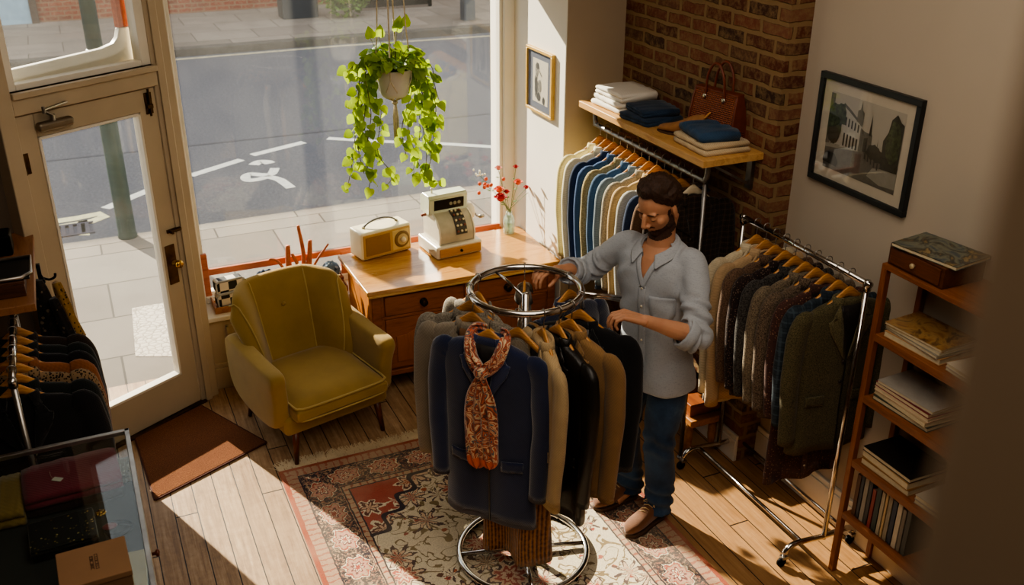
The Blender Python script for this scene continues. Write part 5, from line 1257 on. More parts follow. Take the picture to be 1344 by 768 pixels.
for h, k, a, s in ((LH, LN, LA, 1), (RH, RN, RA, -1)):
    limb(h, k, .082, .052, .05); limb(k, a, .050, .034, .12); body.tube([a+V3(0, 0, -.01), a+hy0*.10+V3(0, 0, -.045)], [.034, .026], 12)
for s_, e_, w_ in ((LS, LE, LWr), (RS, RE, RWr)):
    limb(s_, e_, .050, .040, .05); limb(e_, w_, .041, .026, .12)
# neck and head
nb = HM @ V3(0, -.03, -.06); body.tube([NB-UP*.02, NB.lerp(nb, .5)+ff*.004, nb], [.064, .056, .058], 18)
def hb(c, r, M_=None, n=16):
    body.ball(HM @ Vector(c), r[0], r[1], r[2], n, (H3 @ M_ if M_ is not None else H3).to_4x4())
hb((0, -.012, .030), (.076, .098, .090), n=24); hb((0, .030, -.02), (.066, .062, .075)); hb((0, .030, -.062), (.052, .052, .050)); hb((0, .062, -.092), (.026, .022, .022))
for s in (-1, 1):
    hb((s*.046, .052, -.020), (.020, .024, .022)); hb((s*.030, .074, .026), (.024, .012, .009)); hb((s*.048, .01, -.06), (.016, .035, .03))
    hb((s*.080, -.010, -.006), (.009, .019, .030), Matrix.Rotation(s*-.35, 3, 'Z')); hb((s*.082, -.004, -.026), (.007, .010, .013))
    hb((s*.0125, .098, -.030), (.0095, .011, .008)); hb((s*.032, .071, .004), (.017, .013, .014))
body.tube([HM @ V3(0, .088, .022), HM @ V3(0, .100, .002), HM @ V3(0, .116, -.026)], [.009, .0095, .011], 12); hb((0, .112, -.028), (.0105, .011, .0095))
body.tube([HM @ V3(-.022, .079, -.055), HM @ V3(-.008, .091, -.052), HM @ V3(.008, .091, -.052), HM @ V3(.022, .079, -.055)], [.004, .006, .006, .004], 10)
body.tube([HM @ V3(-.020, .077, -.064), HM @ V3(0, .088, -.065), HM @ V3(.020, .077, -.064)], [.004, .007, .004], 10)
# hands
def hand(Wr, K, pn, th, curls, thumb, scl=1.0):
    d = (K-Wr).normalized(); s = th - d*th.dot(d); s.normalize(); n_ = pn-d*pn.dot(d)-s*pn.dot(s); n_.normalize()
    base = Wr
    for i, o_ in enumerate((.032, .0108, -.0108, -.032)):
        k0 = K+s*o_*scl+d*(-.004*abs(i-1.2))*scl
        body.tube([Wr+s*o_*.55*scl, k0], [.0165*scl, .0125*scl], 10)
        L = [(.044, .028, .022), (.048, .031, .023), (.045, .029, .022), (.036, .022, .019)][i]
        p = k0; ang = 0; body.ball(p, .0112*scl, n=8)
        for j, (l_, c_) in enumerate(zip(L, curls)):
            ang += c_+.06*i; dd = d*cos(ang)+n_*sin(ang); q = p+dd*l_*scl
            body.tube([p, q], [(.0092-.0008*j)*scl, (.0086-.0009*j)*scl], 10); body.ball(q, (.0086-.0009*j)*scl, n=8); p = q
    p = Wr+d*.022*scl+s*.026*scl+n_*.006; body.ball(p, .016*scl, n=8)
    for (l_, a_, b_), r0, r1 in zip(thumb, (.0145, .0105, .0098), (.0108, .0098, .008)):
        dd = (d*cos(a_)*cos(b_)+s*sin(a_)*cos(b_)+n_*sin(b_)).normalized(); q = p+dd*l_*scl
        body.tube([p, q], [r0*scl, r1*scl], 10); body.ball(q, r1*scl, n=8); p = q
hand(LWr, LK, -UP+V3(.0, .15, 0), V3(.1, 1, .1), (.55, .75, .55), [(.038, .75, .35), (.034, .25, .55), (.026, .0, .7)])
hand(RWr, RK_, -UP+V3(.1, -.1, 0), V3(.2, -1, .1), (.50, .75, .55), [(.038, .75, .35), (.034, .2, .6), (.026, -.1, .75)])
bme = smooth_remesh(body, .0038, 3, .5)
bo_ = mesh_obj('body', bme, M['skin'], PMAN)
pinv = -Vector(PMAN.location)
def to_local(me):
    for v in me.vertices: v.co += pinv
HMi = HM.inverted()
# beard taken from the jaw of the body surface
bb = bmesh.new(); bb.from_mesh(bme); keep = []
for f in bb.faces:
    p = HMi @ f.calc_center_median()
    x, y, z = p; ok = False
    if abs(x) < .085 and -.13 < z < .0 and y > -.015:
        line = -.034-.032*smooth((y-.0)/.07)                       # from the ear down to the mouth corner
        if z < line and y > -.01-.2*max(0, -.07-z): ok = True
        if abs(x) < .030 and y > .070 and -.050 < z < -.040: ok = True   # moustache
        if abs(x) < .022 and y > .070 and -.072 < z < -.048: ok = False  # lips
        if z < -.118 and y < .02: ok = False
    if abs(x) > .058 and .004 < y < .020 and -.045 < z < .015: ok = True
    if abs(x) > .078: ok = False
    if not ok: keep.append(f)
bmesh.ops.delete(bb, geom=keep, context='FACES'); bb.normal_update()
for v in bb.verts: v.co += v.normal*(.0012+.0010*nz(v.co.x*180, v.co.y*180, v.co.z*180))
me = bpy.data.meshes.new('beard'); bb.to_mesh(me); bb.free(); to_local(me); mesh_obj('beard', me, M['beard'], PMAN)
to_local(bme)
# hair: a cap with tufts
mb = MB(); NA, NE = 72, 34; vs = []; idx = {}
def hair_edge(a):      # lowest elevation of the hair for azimuth a (0 = forward)
    a = abs(a); return interp([(0, rad(44)), (rad(30), rad(46)), (rad(48), rad(30)), (rad(62), rad(20)), (rad(78), rad(4)), (rad(86), rad(-12)), (rad(98), rad(-12)), (rad(112), rad(-22)), (rad(140), rad(-34)), (PI, rad(-36))], a)
for i in range(NA):
    a = -PI+2*PI*i/NA; e0 = hair_edge(a)-.06
    for j in range(NE+1):
        e = lerp(e0, PI/2, j/NE); dirv = V3(sin(a)*cos(e), cos(a)*cos(e), sin(e))
        off = .003+.011*smooth((e-e0)/.5)+.018*smooth((e-.55)/.5)*(1 if abs(a) < 1.4 else .45)
        off += .007*nz(dirv.x*6, dirv.y*5, dirv.z*6)*smooth((e-e0)/.3)+.006*abs(nz(dirv.x*22+dirv.z*6, dirv.y*7, dirv.z*9))*smooth((e-e0)/.25)+.002*nz(dirv.x*40, dirv.y*40, dirv.z*40)
        if j == 0: off = -.012
        r = (.077+off, .099+off, .091+off); p = V3(0, -.013, .030)+V3(dirv.x*r[0], dirv.y*r[1], dirv.z*r[2])
        vs.append(HM @ p)
fs = [(i*(NE+1)+j, ((i+1) % NA)*(NE+1)+j, ((i+1) % NA)*(NE+1)+j+1, i*(NE+1)+j+1) for i in range(NA) for j in range(NE)]
mb.add(vs, fs); mb.build('hair', M['hair'], PMAN, smooth=True, world=True)
skin_bvh = BVHTree.FromPolygons([v.co-pinv for v in bme.vertices], [tuple(p.vertices) for p in bme.polygons])
def face_pt(x, z, off=0.0):
    h = skin_bvh.ray_cast(HM @ V3(x, .25, z), -HY_)
    return (h[0] if h[0] is not None else HM @ V3(x, .085, z))+HY_*off
M['eye_white'] = m_plain('eye_white', '#cfc6ba', .25); M['iris'] = m_plain('iris', '#2a1c12', .2); M['lash'] = m_plain('lash', '#1c120c', .7)
for s in (-1, 1):
    c = face_pt(s*.031, .003, -.0095)
    eye = MB().ball(c, .0122, .0122, .0122, 14).build('eye', M['eye_white'], PMAN, smooth=True, world=True)
    dn = (HY_*.86-HZ*.5).normalized(); MB().ball(c+dn*.0092, .0048, .0048, .0048, 10).build('iris', M['iris'], eye, smooth=True, world=True)
    rows = []
    for i in range(9):
        e = lerp(PI*.5, -.42, i/8)
        rows.append([c+(HX*sin(q)*cos(e)+HY_*cos(q)*cos(e)+HZ*sin(e))*.0134 for q in [lerp(-1.45, 1.45, k/10) for k in range(11)]])
    mb = MB(); mb.add([p for r in rows for p in r], [(k*11+i, k*11+i+1, (k+1)*11+i+1, (k+1)*11+i) for k in range(8) for i in range(10)]); lid = mb.build('eyelid', M['skin'], PMAN, smooth=True, solid=.001, world=True)
    MB().tube(rows[-1], .0011, 6).build('eyelash', M['lash'], lid, smooth=True, world=True)
    mb = MB(); mb.tube([face_pt(s*x, z, .0008) for x, z in ((.013, .0215), (.022, .0255), (.032, .028), (.043, .0275), (.053, .022))], [.0022, .0040, .0042, .0034, .0012], 8, sq=(1, .8)); mb.build('eyebrow', M['beard'], PMAN, smooth=True, world=True)

# ---- linen shirt
sT = NT('linen_shirt'); sv_ = sT.coord(); sx_ = sT.xyz(sv_)
slub = sT.math('ADD', sT.noise(sT.coord('Object', (60, 60, 420)), 1, 3), sT.noise(sT.coord('Object', (420, 420, 60)), 1, 3))
sc2 = sT.ramp(slub, [(.6, '#8e949c'), (1.4, '#adb1b6')]); sc2 = sT.mix(sT.math('MULTIPLY', sT.noise(sv_, 5, 3), .22), sc2, '#5d6675')
M['shirt'] = sT.done(sT.bsdf(sc2, .85, 0, sT.bump(slub, .12, .002), sheen=.15, spec=.2))
sh = MB()
SHP = [(.785, .205, .152), (.86, .200, .148), (.95, .180, .132), (1.05, .172, .128), (1.16, .174, .128), (1.28, .186, .130), (1.36, .194, .124), (1.41, .186, .108), (1.445, .150, .088), (1.468, .095, .076), (1.485, .068, .066)]
sh.loft([ell(spine(z)+ff*(.006 if z > 1.2 else 0), a, b, 36, -.02 if z > 1.44 else 0) for z, a, b in SHP])
def sleeve(a, e, w, end, ra, re_, rw):
    P = [a+(a-spine(1.43)).normalized()*-.05, a, a.lerp(e, .5), e, e.lerp(w, end)]
    Q = [Vector(q) for q in spl([tuple(p) for p in P], 6)]; m = len(Q)
    sh.tube(Q, [interp([(0, ra), (.25, ra), (.5, lerp(ra, re_, .5)), (.75, re_), (1, rw)], i/(m-1)) for i in range(m)], 20); sh.ball(a, ra, n=14); sh.ball(e, re_, n=14)
    return Q[-1], (Q[-1]-Q[-3]).normalized()
lc, ld = sleeve(LS, LE, LWr, .24, .062, .060, .060); rc_, rd_ = sleeve(RS, RE, RWr, .58, .062, .058, .052)
sme = smooth_remesh(sh, .0075, 14, .5)
def fold_disp(me, fn):
    nr = [v.normal.copy() for v in me.vertices]
    for v, n_ in zip(me.vertices, nr): v.co += n_*fn(v.co, n_)
    me.update()
def seg_t(p, a, b):
    d = b-a; t = max(0, min(1, (p-a).dot(d)/d.length_squared)); return t, (p-(a+d*t)).length
def shirt_fold(p, n_):
    q = p-PEL; x, y = q.dot(lf), q.dot(ff); z = p.z; o = 0
    for a, e, w in ((LS, LE, LWr), (RS, RE, RWr)):
        t1, d1 = seg_t(p, a, e); t2, d2 = seg_t(p, e, w); d = min(d1, d2)
        if d < .10:
            tt = t1 if d1 < d2 else 1+t2; g = smooth((.10-d)/.03)*smooth((tt-.3)/.4)
            ax = (e-a).normalized(); u = n_.dot(ax.cross(UP).normalized()) if True else 0
            o += g*(.009*sin(tt*30+3.2*u+2.5*nz(p.x*9, p.y*9, p.z*9))*(.5+.5*smooth((tt-.4)/.4))+.003*sin(tt*61+4*u))
            if g > .6: return o
    o += .0065*smooth((1.30-z)/.3)*(sin(x*34+z*5+2.2*nz(x*5, y*5, z*4))+.5*sin(x*61-z*11+y*20))
    o += .007*sin((z*1.0+abs(x)*.9)*36+nz(x*8, y*8, z*8)*3)*smooth((z-1.0)/.15)*smooth((1.42-z)/.1)*(.4+.6*smooth((abs(x)-.05)/.08))
    return o+.0015*nz(p.x*24, p.y*24, p.z*24)
fold_disp(sme, shirt_fold)
bs = bmesh.new(); bs.from_mesh(sme); kill = []; sbvh = BVHTree.FromBMesh(bs)
VB = 1.315
for f in bs.faces:
    c = f.calc_center_median(); q = c-spine(c.z); x, y, z = q.dot(lf), q.dot(ff), c.z
    if y > .02 and z > VB and abs(x-.002) < .052*(z-VB)/.13+.003: kill.append(f)
    elif (c-NB).xy.length < .063 and z > 1.45: kill.append(f)
bmesh.ops.delete(bs, geom=kill, context='FACES'); bs.to_mesh(sme)
bs.free()
bb_ = bmesh.new(); bb_.from_mesh(bme)
for v in bb_.verts: v.co -= pinv
to_local(sme); so_ = mesh_obj('shirt', sme, M['shirt'], PMAN); md = so_.modifiers.new('s', 'SOLIDIFY'); md.thickness = .003; md.offset = -1
def on_shirt(x, z, off=.004, bvh=None):
    o = spine(z)+lf*x+ff*.5
    h = (bvh or sbvh).ray_cast(o, -ff)
    p = h[0] if h[0] is not None else spine(z)+lf*x+ff*.13
    return p+ff*off
# shirt details lying on the surface
def laid(cols, off, name, th=.003, mat=None):
    """rows of (x, z) points -> thin quad strip hugging the shirt"""
    mb = MB(); rows = [[on_shirt(x, z, off) for x, z in r] for r in cols]; n = len(rows[0])
    mb.add([p for r in rows for p in r], [(k*n+i, k*n+i+1, (k+1)*n+i+1, (k+1)*n+i) for k in range(len(rows)-1) for i in range(n-1)])
    return mb.build(name, mat or M['shirt'], so_, smooth=True, solid=th, world=True)
zs_ = [lerp(VB-.005, .80, i/26) for i in range(27)]
pk = laid([[(x+.002, z) for x in (-.018, -.009, 0, .009, .018)] for z in zs_], .0035, 'placket')
for s in (-1, 1):
    laid([[(s*(.052*(z-VB)/.13+w_)+.002, z) for w_ in (-.011, -.004, .004, .013)] for z in [lerp(VB-.012, 1.452, k/12) for k in range(13)]], .0055, 'neckline_facing')
for z in (1.30, 1.215, 1.13, 1.045, .96, .875):
    p = on_shirt(.002, z, .006); MB().lathe([(0, 0), (.0058, 0), (.005, .0025), (0, .002)], p, 12, ff.to_track_quat('Z', 'Y').to_matrix().to_4x4()).build('button', M['btn_pale'], so_, smooth=True, world=True)
rows = []
for k in range(9):
    t = k/8; z = lerp(1.275, 1.165, t); hw_ = .052 if t < .8 else lerp(.052, .03, (t-.8)/.2)
    rows.append([(.092+hw_*u, z-(.0 if t < .8 else 0)) for u in (-1, -.6, -.2, .2, .6, 1)])
laid(rows, .005, 'chest_pocket')
# collar: stand and falling points
for s in (-1, 1):
    P0 = []; mb = MB(); rows = []
    for k in range(13):
        t = k/12; a = lerp(-PI/2, PI/2-.40, t); base = NB+UP*(.000-.050*t**2)+ff*(.006+.022*t*t)
        r1 = V3(0, 0, 0)+lf*(s*.074*cos(a))+ff*(.072*sin(a)); topp = base+r1*(.98)+UP*(.036-.006*t); drop = lerp(.030, .058, t**2)
        outp = base+r1*(1.32+.30*t)+UP*(.036-drop-.004)+ff*(.012*t)
        rows.append([base+r1*.97-UP*.008, topp, base+r1*1.14+UP*(.030-.006*t), outp])
    tip = rows[-1][3]+lf*(s*.012)-UP*.012; rows[-1][3] = tip
    n = 4; mb.add([p for r in rows for p in r], [(k*n+i, k*n+i+1, (k+1)*n+i+1, (k+1)*n+i) for k in range(12) for i in range(3)])
    mb.build('collar', M['shirt'], so_, smooth=True, solid=.004, sub=1, world=True)
for c, d, r in ((lc, ld, .064), (rc_, rd_, .056)):
    mb = MB(); xx = d.cross(UP).normalized(); yy = xx.cross(d)
    prof = [(-.040, -.004), (-.036, .004), (-.018, .0065), (.004, .006), (.012, .002), (.012, -.004), (.0, -.008)]
    rings = [[c+d*o_+(xx*cos(2*PI*i/28)+yy*sin(2*PI*i/28))*(r+e_+.0022*sin(i*2.3+o_*80)) for i in range(28)] for o_, e_ in prof]
    mb.loft(rings, caps=False); mb.build('rolled_cuff', M['shirt'], so_, smooth=True, world=True)
bb_.free()
# ---- jeans
jT = NT('jeans'); jv = jT.coord(); jn = jT.noise(jT.coord('Object', (300, 300, 90)), 1, 2)
jc = jT.ramp(jT.noise(jv, 5, 4, .6), [(.35, '#202f45'), (.6, '#344c69'), (.75, '#5a7490')]); jc = jT.mix(jT.math('MULTIPLY', jn, .3), jc, '#15243a')
M['jeans'] = jT.done(jT.bsdf(jc, .85, 0, jT.bump(jT.math('ADD', jn, jT.noise(jv, 30, 3)), .3, .004), sheen=.1, spec=.2))
jb = MB()
jb.loft([ell(spine(z), a, b, 30) for z, a, b in ((.80, .150, .115), (.88, .168, .122), (.97, .168, .122), (1.03, .160, .115))])
for h, k, a in ((LH, LN, LA), (RH, RN, RA)):
    kn = k+hy0*.012
    P = [h+UP*-.0, h.lerp(kn, .5), kn, kn.lerp(a, .5)-hy0*.008, a+UP*.03, a-UP*.018+hy0*.004]
    Q = [Vector(q) for q in spl([tuple(p) for p in P], 6)]; m = len(Q)
    jb.tube(Q, [interp([(0, .090), (.2, .090), (.4, .076), (.6, .071), (.8, .066), (1, .068)], i/(m-1)) for i in range(m)], 22)
    jb.ball(h, .088, n=12)
jme = smooth_remesh(jb, .0075, 5, .5)
def jean_fold(p, n_):
    o = 0
    for k, a, ph in ((LN, LA, 0), (RN, RA, 1.7)):
        if (p.xy-k.xy).length < .13:
            z = p.z; an = math.atan2(n_.dot(lf), n_.dot(hy0))
            o += .008*smooth((.30-z)/.15)*sin(z*85+an*1.5+ph)+.006*smooth(1-abs(z-.50)/.12)*sin(z*70+2.5*abs(an)+ph)+.004*sin(an*3+z*9+ph)*smooth((.8-z)/.3)
            break
    return o+.004*nz(p.x*14, p.y*14, p.z*10)
fold_disp(jme, jean_fold); to_local(jme); jo = mesh_obj('jeans', jme, M['jeans'], PMAN)
# ---- suede desert boots
M['suede'] = m_plain('suede', '#6e4426', .85, amt=.25, scale=20, bump=.4, bscale=260, sheen=.3); M['sole'] = m_plain('boot_sole', '#4a3320', .8)
for (hx, tx, ank) in ((V3(2.325, 3.308, 0), V3(2.070, 3.226, 0), LA), (V3(2.292, 3.500, 0), V3(2.030, 3.476, 0), RA)):
    d = (tx-hx).normalized(); s = V3(-d.y, d.x, 0); Lg = (tx-hx).length; z0 = .011
    def sec(t, w, h, zb, n=20):
        c = hx+d*(Lg*t); out = []
        for i in range(n):
            a = 2*PI*i/n; out.append(c+s*(w*sgnp(cos(a), .8))+UP*(z0+zb+(h/2)*(1+sgnp(sin(a), .8))))
        return out
    bt = MB().loft([sec(.0, .018, .05, .02), sec(.02, .030, .075, .018), (lambda q: q)(sec(.10, .036, .105, .018)), sec(.22, .037, .115, .018), sec(.36, .038, .098, .018), sec(.52, .042, .075, .018), sec(.70, .047, .060, .018), sec(.86, .043, .052, .018), sec(.95, .030, .040, .018), sec(.995, .012, .022, .02)])
    shoe = bt.build('shoe', M['suede'], PMAN, smooth=True, sub=1, world=True)
    cc_ = hx+d*(Lg*.17); MB().tube([cc_+UP*(z0+.07), cc_+UP*(z0+.105), cc_+UP*(z0+.13)], [.047, .045, .046], 18).build('boot_shaft', M['suede'], shoe, smooth=True, world=True)
    ol = []
    for i in range(28):
        a = 2*PI*i/28; t = .5-.5*cos(a); w = interp([(0, .022), (.1, .038), (.35, .039), (.7, .050), (.9, .042), (1, .01)], t); ol.append(hx+d*(Lg*(t*1.03-.015))+s*(w*(1 if a < PI else -1)*min(1, abs(sin(a))*2.2)))
    MB().prism([(p.x, p.y) for p in ol], z0+.0005, z0+.022).build('sole', M['sole'], shoe, bevel=.004, world=True)
    lm = m_plain('lace', '#c9a878', .8)
    for k in range(4):
        t = .33+.062*k; zt = z0+.018+interp([(.22, .115), (.36, .098), (.52, .075), (.7, .06)], t)+.001; c = hx+d*(Lg*t)
        MB().tube([c+s*.022+UP*(zt-.008), c+d*.008+UP*(zt+.003), c-s*.022+d*.012+UP*(zt-.008)], .0022, 6).build('lace', lm, shoe, smooth=True, world=True)
    c = hx+d*(Lg*.33)+UP*(z0+.122)
    for q in (1, -1): MB().tube(spl([tuple(c), tuple(c+s*q*.018+UP*.012+d*.01), tuple(c+s*q*.034+UP*-.006+d*.02), tuple(c+s*q*.012+d*.008)], 5), .002, 6).build('lace', lm, shoe, smooth=True, world=True)
# ================================================================== folded clothes and things on the wall shelf
def folded(name, label, cat, c, w, d, h, layers, rz, mat, seed=0, parent=None, sag=.004):
    r_ = random.Random(seed); lh = h/layers; prof = []
    for k in range(layers):                                   # rounded fold edges toward local -y
        for j in range(7):
            a = -PI/2+PI*j/6; prof.append((-d/2+lh*.45-lh*.45*cos(a)*1.0, k*lh+lh/2+lh*.5*sin(a)))
    prof += [(-d/4, h+.001), (0, h+.002), (d/4, h+.001), (d/2-.006, h-.002), (d/2, h*.6), (d/2-.003, h*.3), (d/2-.006, .001), (0, 0)]
    rings = []; N = 16
    for i in range(N+1):
        t = -1+2*i/N; k = 1-.05*smooth((abs(t)-.8)/.2)
        rings.append([Vector((t*w/2+.003*nz(y*20, z*60, seed), y*k+.004*nz(t*3, z*40+seed, 1), max(0, z*(1-.12*smooth((abs(t)-.75)/.25))+sag*nz(t*4+seed, y*9, 2)*smooth(z/h)))) for y, z in prof])
    mb = MB().loft(rings)
    if parent is not None: return mb.build(name, mat, parent, smooth=True)
    o = mb.build(name, mat, None, smooth=True, loc=c, rot=(0, 0, rz)); return tag(o, label, cat)
M['white_cotton'] = m_cloth('white_cotton', '#e9e3d6', 520, .08, .9, .1, .12); M['cream_cotton'] = m_cloth('cream_cotton', '#cdb793', 480); M['denim_dark'] = m_cloth('dark_denim', '#2a3b50', 420, .35, .9, .1, .3, 14); M['denim_blue'] = m_cloth('blue_denim', '#344d69', 420, .3, .9, .1, .3, 12)
R90 = rad(-90)
shx, shy = 2.765, 4.62
folded('folded_shirt', 'folded white shirt at the bottom of the white pile on the wall shelf', 'folded clothes', (shx, shy, ZS+.001), .30, .25, .030, 1, R90+.05, M['white_cotton'], 1)
folded('folded_shirt', 'folded white shirt in the middle of the white pile on the wall shelf', 'folded clothes', (shx+.004, shy+.006, ZS+.033), .29, .245, .028, 1, R90-.03, M['white_cotton'], 2)
folded('folded_shirt', 'thick folded white shirt on top of the white pile on the wall shelf', 'folded clothes', (shx+.01, shy-.004, ZS+.063), .28, .24, .046, 2, R90+.02, M['white_cotton'], 3)
jx, jy = 2.765, 4.335
folded('folded_jeans', 'lower folded dark jeans beside the white shirts on the wall shelf', 'folded clothes', (jx, jy, ZS+.001), .24, .25, .036, 2, R90+.12, M['denim_dark'], 4)
folded('folded_jeans', 'upper folded dark jeans beside the white shirts on the wall shelf', 'folded clothes', (jx+.015, jy+.01, ZS+.039), .22, .22, .034, 2, R90-.1, M['denim_dark'], 5)
# a tan suede shoe lying on the shelf
sc_ = Vector((2.70, 4.13, ZS)); SHO = thing('suede_shoe', 'tan suede shoe lying between the dark jeans and the handbag on the wall shelf', 'shoe', sc_, rad(-62))
def lsec(x, w, h, zb, n=18): return [Vector((x, w*sgnp(cos(2*PI*i/n), .85), zb+(h/2)*(1+sgnp(sin(2*PI*i/n), .85)))) for i in range(n)]
MB().loft([lsec(-.015, .012, .018, .008), lsec(.0, .030, .032, .008), lsec(.05, .040, .042, .008), lsec(.10, .038, .060, .008), lsec(.15, .034, .090, .008), lsec(.20, .033, .112, .008), lsec(.235, .028, .115, .008), lsec(.25, .012, .10, .012)]).build('upper', m_plain('tan_suede', '#96693f', .85, amt=.25, scale=18, bump=.4, bscale=200), SHO, smooth=True, sub=1)
MB().prism([(-.018, -.012), (.02, -.037), (.06, -.043), (.15, -.036), (.24, -.031), (.255, 0), (.24, .031), (.15, .036), (.06, .043), (.02, .037), (-.018, .012)], 0.0005, .010).build('sole', M['sole'], SHO, bevel=.002)
MB().tube(spl([(.245, -.02, .11), (.262, 0, .135), (.245, .02, .11)], 5), .005, 8).build('pull_tab', m_plain('tab', '#c48a4c', .7), SHO, smooth=True)
# woven leather handbag
bl_, br_ = Vector((2.80, 4.10, ZS+.001)), Vector((2.86, 3.80, ZS+.001)); bc = (bl_+br_)/2; bz = math.atan2((br_-bl_).y, (br_-bl_).x)
BAG = thing('handbag', 'brown woven leather handbag with two arched handles on the wall shelf', 'handbag', bc+Vector((.045, -.04, 0)), bz)
bT = NT('woven_leather'); bv = bT.xyz(bT.coord()); s1 = bT.math('SINE', bT.math('MULTIPLY', bT.math('ADD', bv[0], bv[2]), 330)); s2 = bT.math('SINE', bT.math('MULTIPLY', bT.math('SUBTRACT', bv[0], bv[2]), 330)); wv = bT.math('MULTIPLY', s1, s2)
bcol = bT.ramp(bT.math('MULTIPLY_ADD', wv, .5, .5), [(.15, '#4a2010'), (.5, '#8a4526'), (.85, '#a55c34')])
M['woven'] = bT.done(bT.bsdf(bcol, .45, 0, bT.bump(wv, .7, .006), spec=.45)); M['bag_leather'] = m_plain('bag_leather', '#6e3219', .45, amt=.2, scale=18, bump=.15, bscale=120)
BW, BH, BD = .30, .235, .105
mb = MB(); rings = []
for z, kw, kd in ((0, 1, 1), (.02, 1.02, 1.02), (.10, 1.0, .9), (.18, .97, .66), (BH, .94, .42)):
    q = []
    for i in range(32):
        a = 2*PI*i/32; q.append(Vector((BW/2*kw*sgnp(cos(a), .22), BD/2*kd*sgnp(sin(a), .3), z)))
    rings.append(q)
mb.loft(rings); mb.build('bag_body', M['woven'], BAG, smooth=False, bevel=.006)
MB().box(-BW*.475, BW*.475, -BD*.235, BD*.235, BH-.006, BH+.008).build('top_trim', M['bag_leather'], BAG, bevel=.005)
for s in (-1, 1):
    mb = MB(); mb.loft([[Vector((s*(BW/2*kw+.001), yk*BD/2*kd, z)) for yk in (-1.02, 1.02)]+[Vector((s*(BW/2*kw-.012), yk*BD/2*kd, z)) for yk in (1.03, -1.03)] for z, kw, kd in ((0.001, 1, 1), (.10, 1.0, .9), (.18, .97, .66), (BH, .94, .42))]); mb.build('side_gusset', M['bag_leather'], BAG, bevel=.003)
    y = s*(BD*.21+.008)
    P = [(-.062, y, BH-.045), (-.060, y, BH+.01), (-.052, y*1.1, BH+.075), (-.025, y*1.1, BH+.125), (0, y*1.1, BH+.137), (.025, y*1.1, BH+.125), (.052, y*1.1, BH+.075), (.060, y, BH+.01), (.062, y, BH-.045)]
    h_ = MB().tube(spl(P, 5), .0068, 10).build('handle', M['bag_leather'], BAG, smooth=True)
    for x in (-.062, .062):
        MB().lathe([(0, 0), (.012, 0), (.012, .005), (.006, .008), (0, .008)], (x, y+s*.002, BH-.03), 14, Matrix.Rotation(-s*PI/2, 4, 'X')).build('stud', m_metal('stud_nickel', '#c4bfb2', .3), h_, smooth=True)
dx, dy = 2.775, 3.80
folded('folded_trousers', 'lower folded cream trousers under the blue denim at the end of the wall shelf', 'folded clothes', (dx, dy, ZS+.001), .29, .265, .026, 1, R90-.06, M['cream_cotton'], 6)
folded('folded_trousers', 'upper folded cream trousers directly under the blue denim on the wall shelf', 'folded clothes', (dx, dy+.005, ZS+.029), .285, .26, .024, 1, R90-.02, M['cream_cotton'], 7)
folded('folded_jeans', 'folded blue jeans on top of the cream trousers in front of the handbag', 'folded clothes', (dx-.008, dy+.012, ZS+.055), .25, .22, .046, 1, R90-.16, M['denim_blue'], 8, sag=.014)

# ================================================================== bench under the pipe rail
BN = thing('low_bench', 'low wooden bench standing under the pipe rail by the brick wall', 'bench', (2.82, 4.04, 0))
M['bench_wood'] = m_wood('bench_wood', '#8a5429', '#b57a42', 'Y', 1.2, .45)
MB().box(2.715, 2.925, 3.655, 4.42, .205, .245).build('bench_top', M['bench_wood'], BN, bevel=.006, world=True)
for x in (2.745, 2.90):
    for y in (3.72, 4.38): MB().tube([(x, y, .205), (x, y, .09), (x, y, 0)], [.022, .024, .015], 12).build('leg', M['bench_wood'], BN, smooth=True, world=True)
wb = thing('wooden_box', 'flat reddish wooden box lying on the low bench', 'box', (2.825, 3.96, .246))
MB().box(-.095, .095, -.26, .26, 0, .055).build('box_base', m_wood('box_red', '#7a3d1f', '#9c5a30', 'Y', 1.5, .45), wb, bevel=.004); MB().box(-.098, .098, -.263, .263, .055, .075).build('lid', m_wood('box_lid', '#70381c', '#95552c', 'Y', 1.5, .45), wb, bevel=.004)
folded('folded_blanket', 'folded rust red blanket on the wooden box under the pipe rail', 'blanket', (2.825, 4.06, .323), .28, .18, .07, 2, R90, m_cloth('rust_wool', '#7d2f22', 300), 9)
# ================================================================== framed pictures
def picture(root, Mx, w, h, fw, fd, fmat, matm, mat_w, polys, sky, gl=True):
    """flat frame in local (u right, v up, out)"""
    mb = MB()
    for (a, b, c, d) in ((0, w, 0, fw), (0, w, h-fw, h), (0, fw, fw, h-fw), (w-fw, w, fw, h-fw)): mb.box(a, b, c, d, 0, fd, Mx)
    mb.build('frame', fmat, root, bevel=.002, world=True)
    MB().box(fw*.8, w-fw*.8, fw*.8, h-fw*.8, .001, fd*.45, Mx).build('mat_board', matm, root, world=True)
    (a, b, c, d) = mat_w; x0, x1, y0, y1 = a*w, (1-b)*w, c*h, (1-d)*h
    pr_ = MB(); mats = [sky]; pr_.box(x0, x1, y0, y1, fd*.3, fd*.45+.001, Mx)
    for k, (poly, m_) in enumerate(polys):
        if m_ not in mats: mats.append(m_)
        zz = fd*.45+.0016+k*.00012
        pr_.add([Mx @ Vector((lerp(x0, x1, s), lerp(y0, y1, t), zz)) for s, t in poly], [tuple(range(len(poly)))], mats.index(m_))
    pr_.build('print', mats, root, world=True)
    if gl: MB().box(fw*.9, w-fw*.9, fw*.9, h-fw*.9, fd*.75, fd*.75+.002, Mx).build('glass', m_glass('picture_glass', '#ffffff', .06, 0), root, world=True)
def gm(name, c, amt=.2, sc=40): return m_plain(name, c, .7, amt=amt, scale=sc)
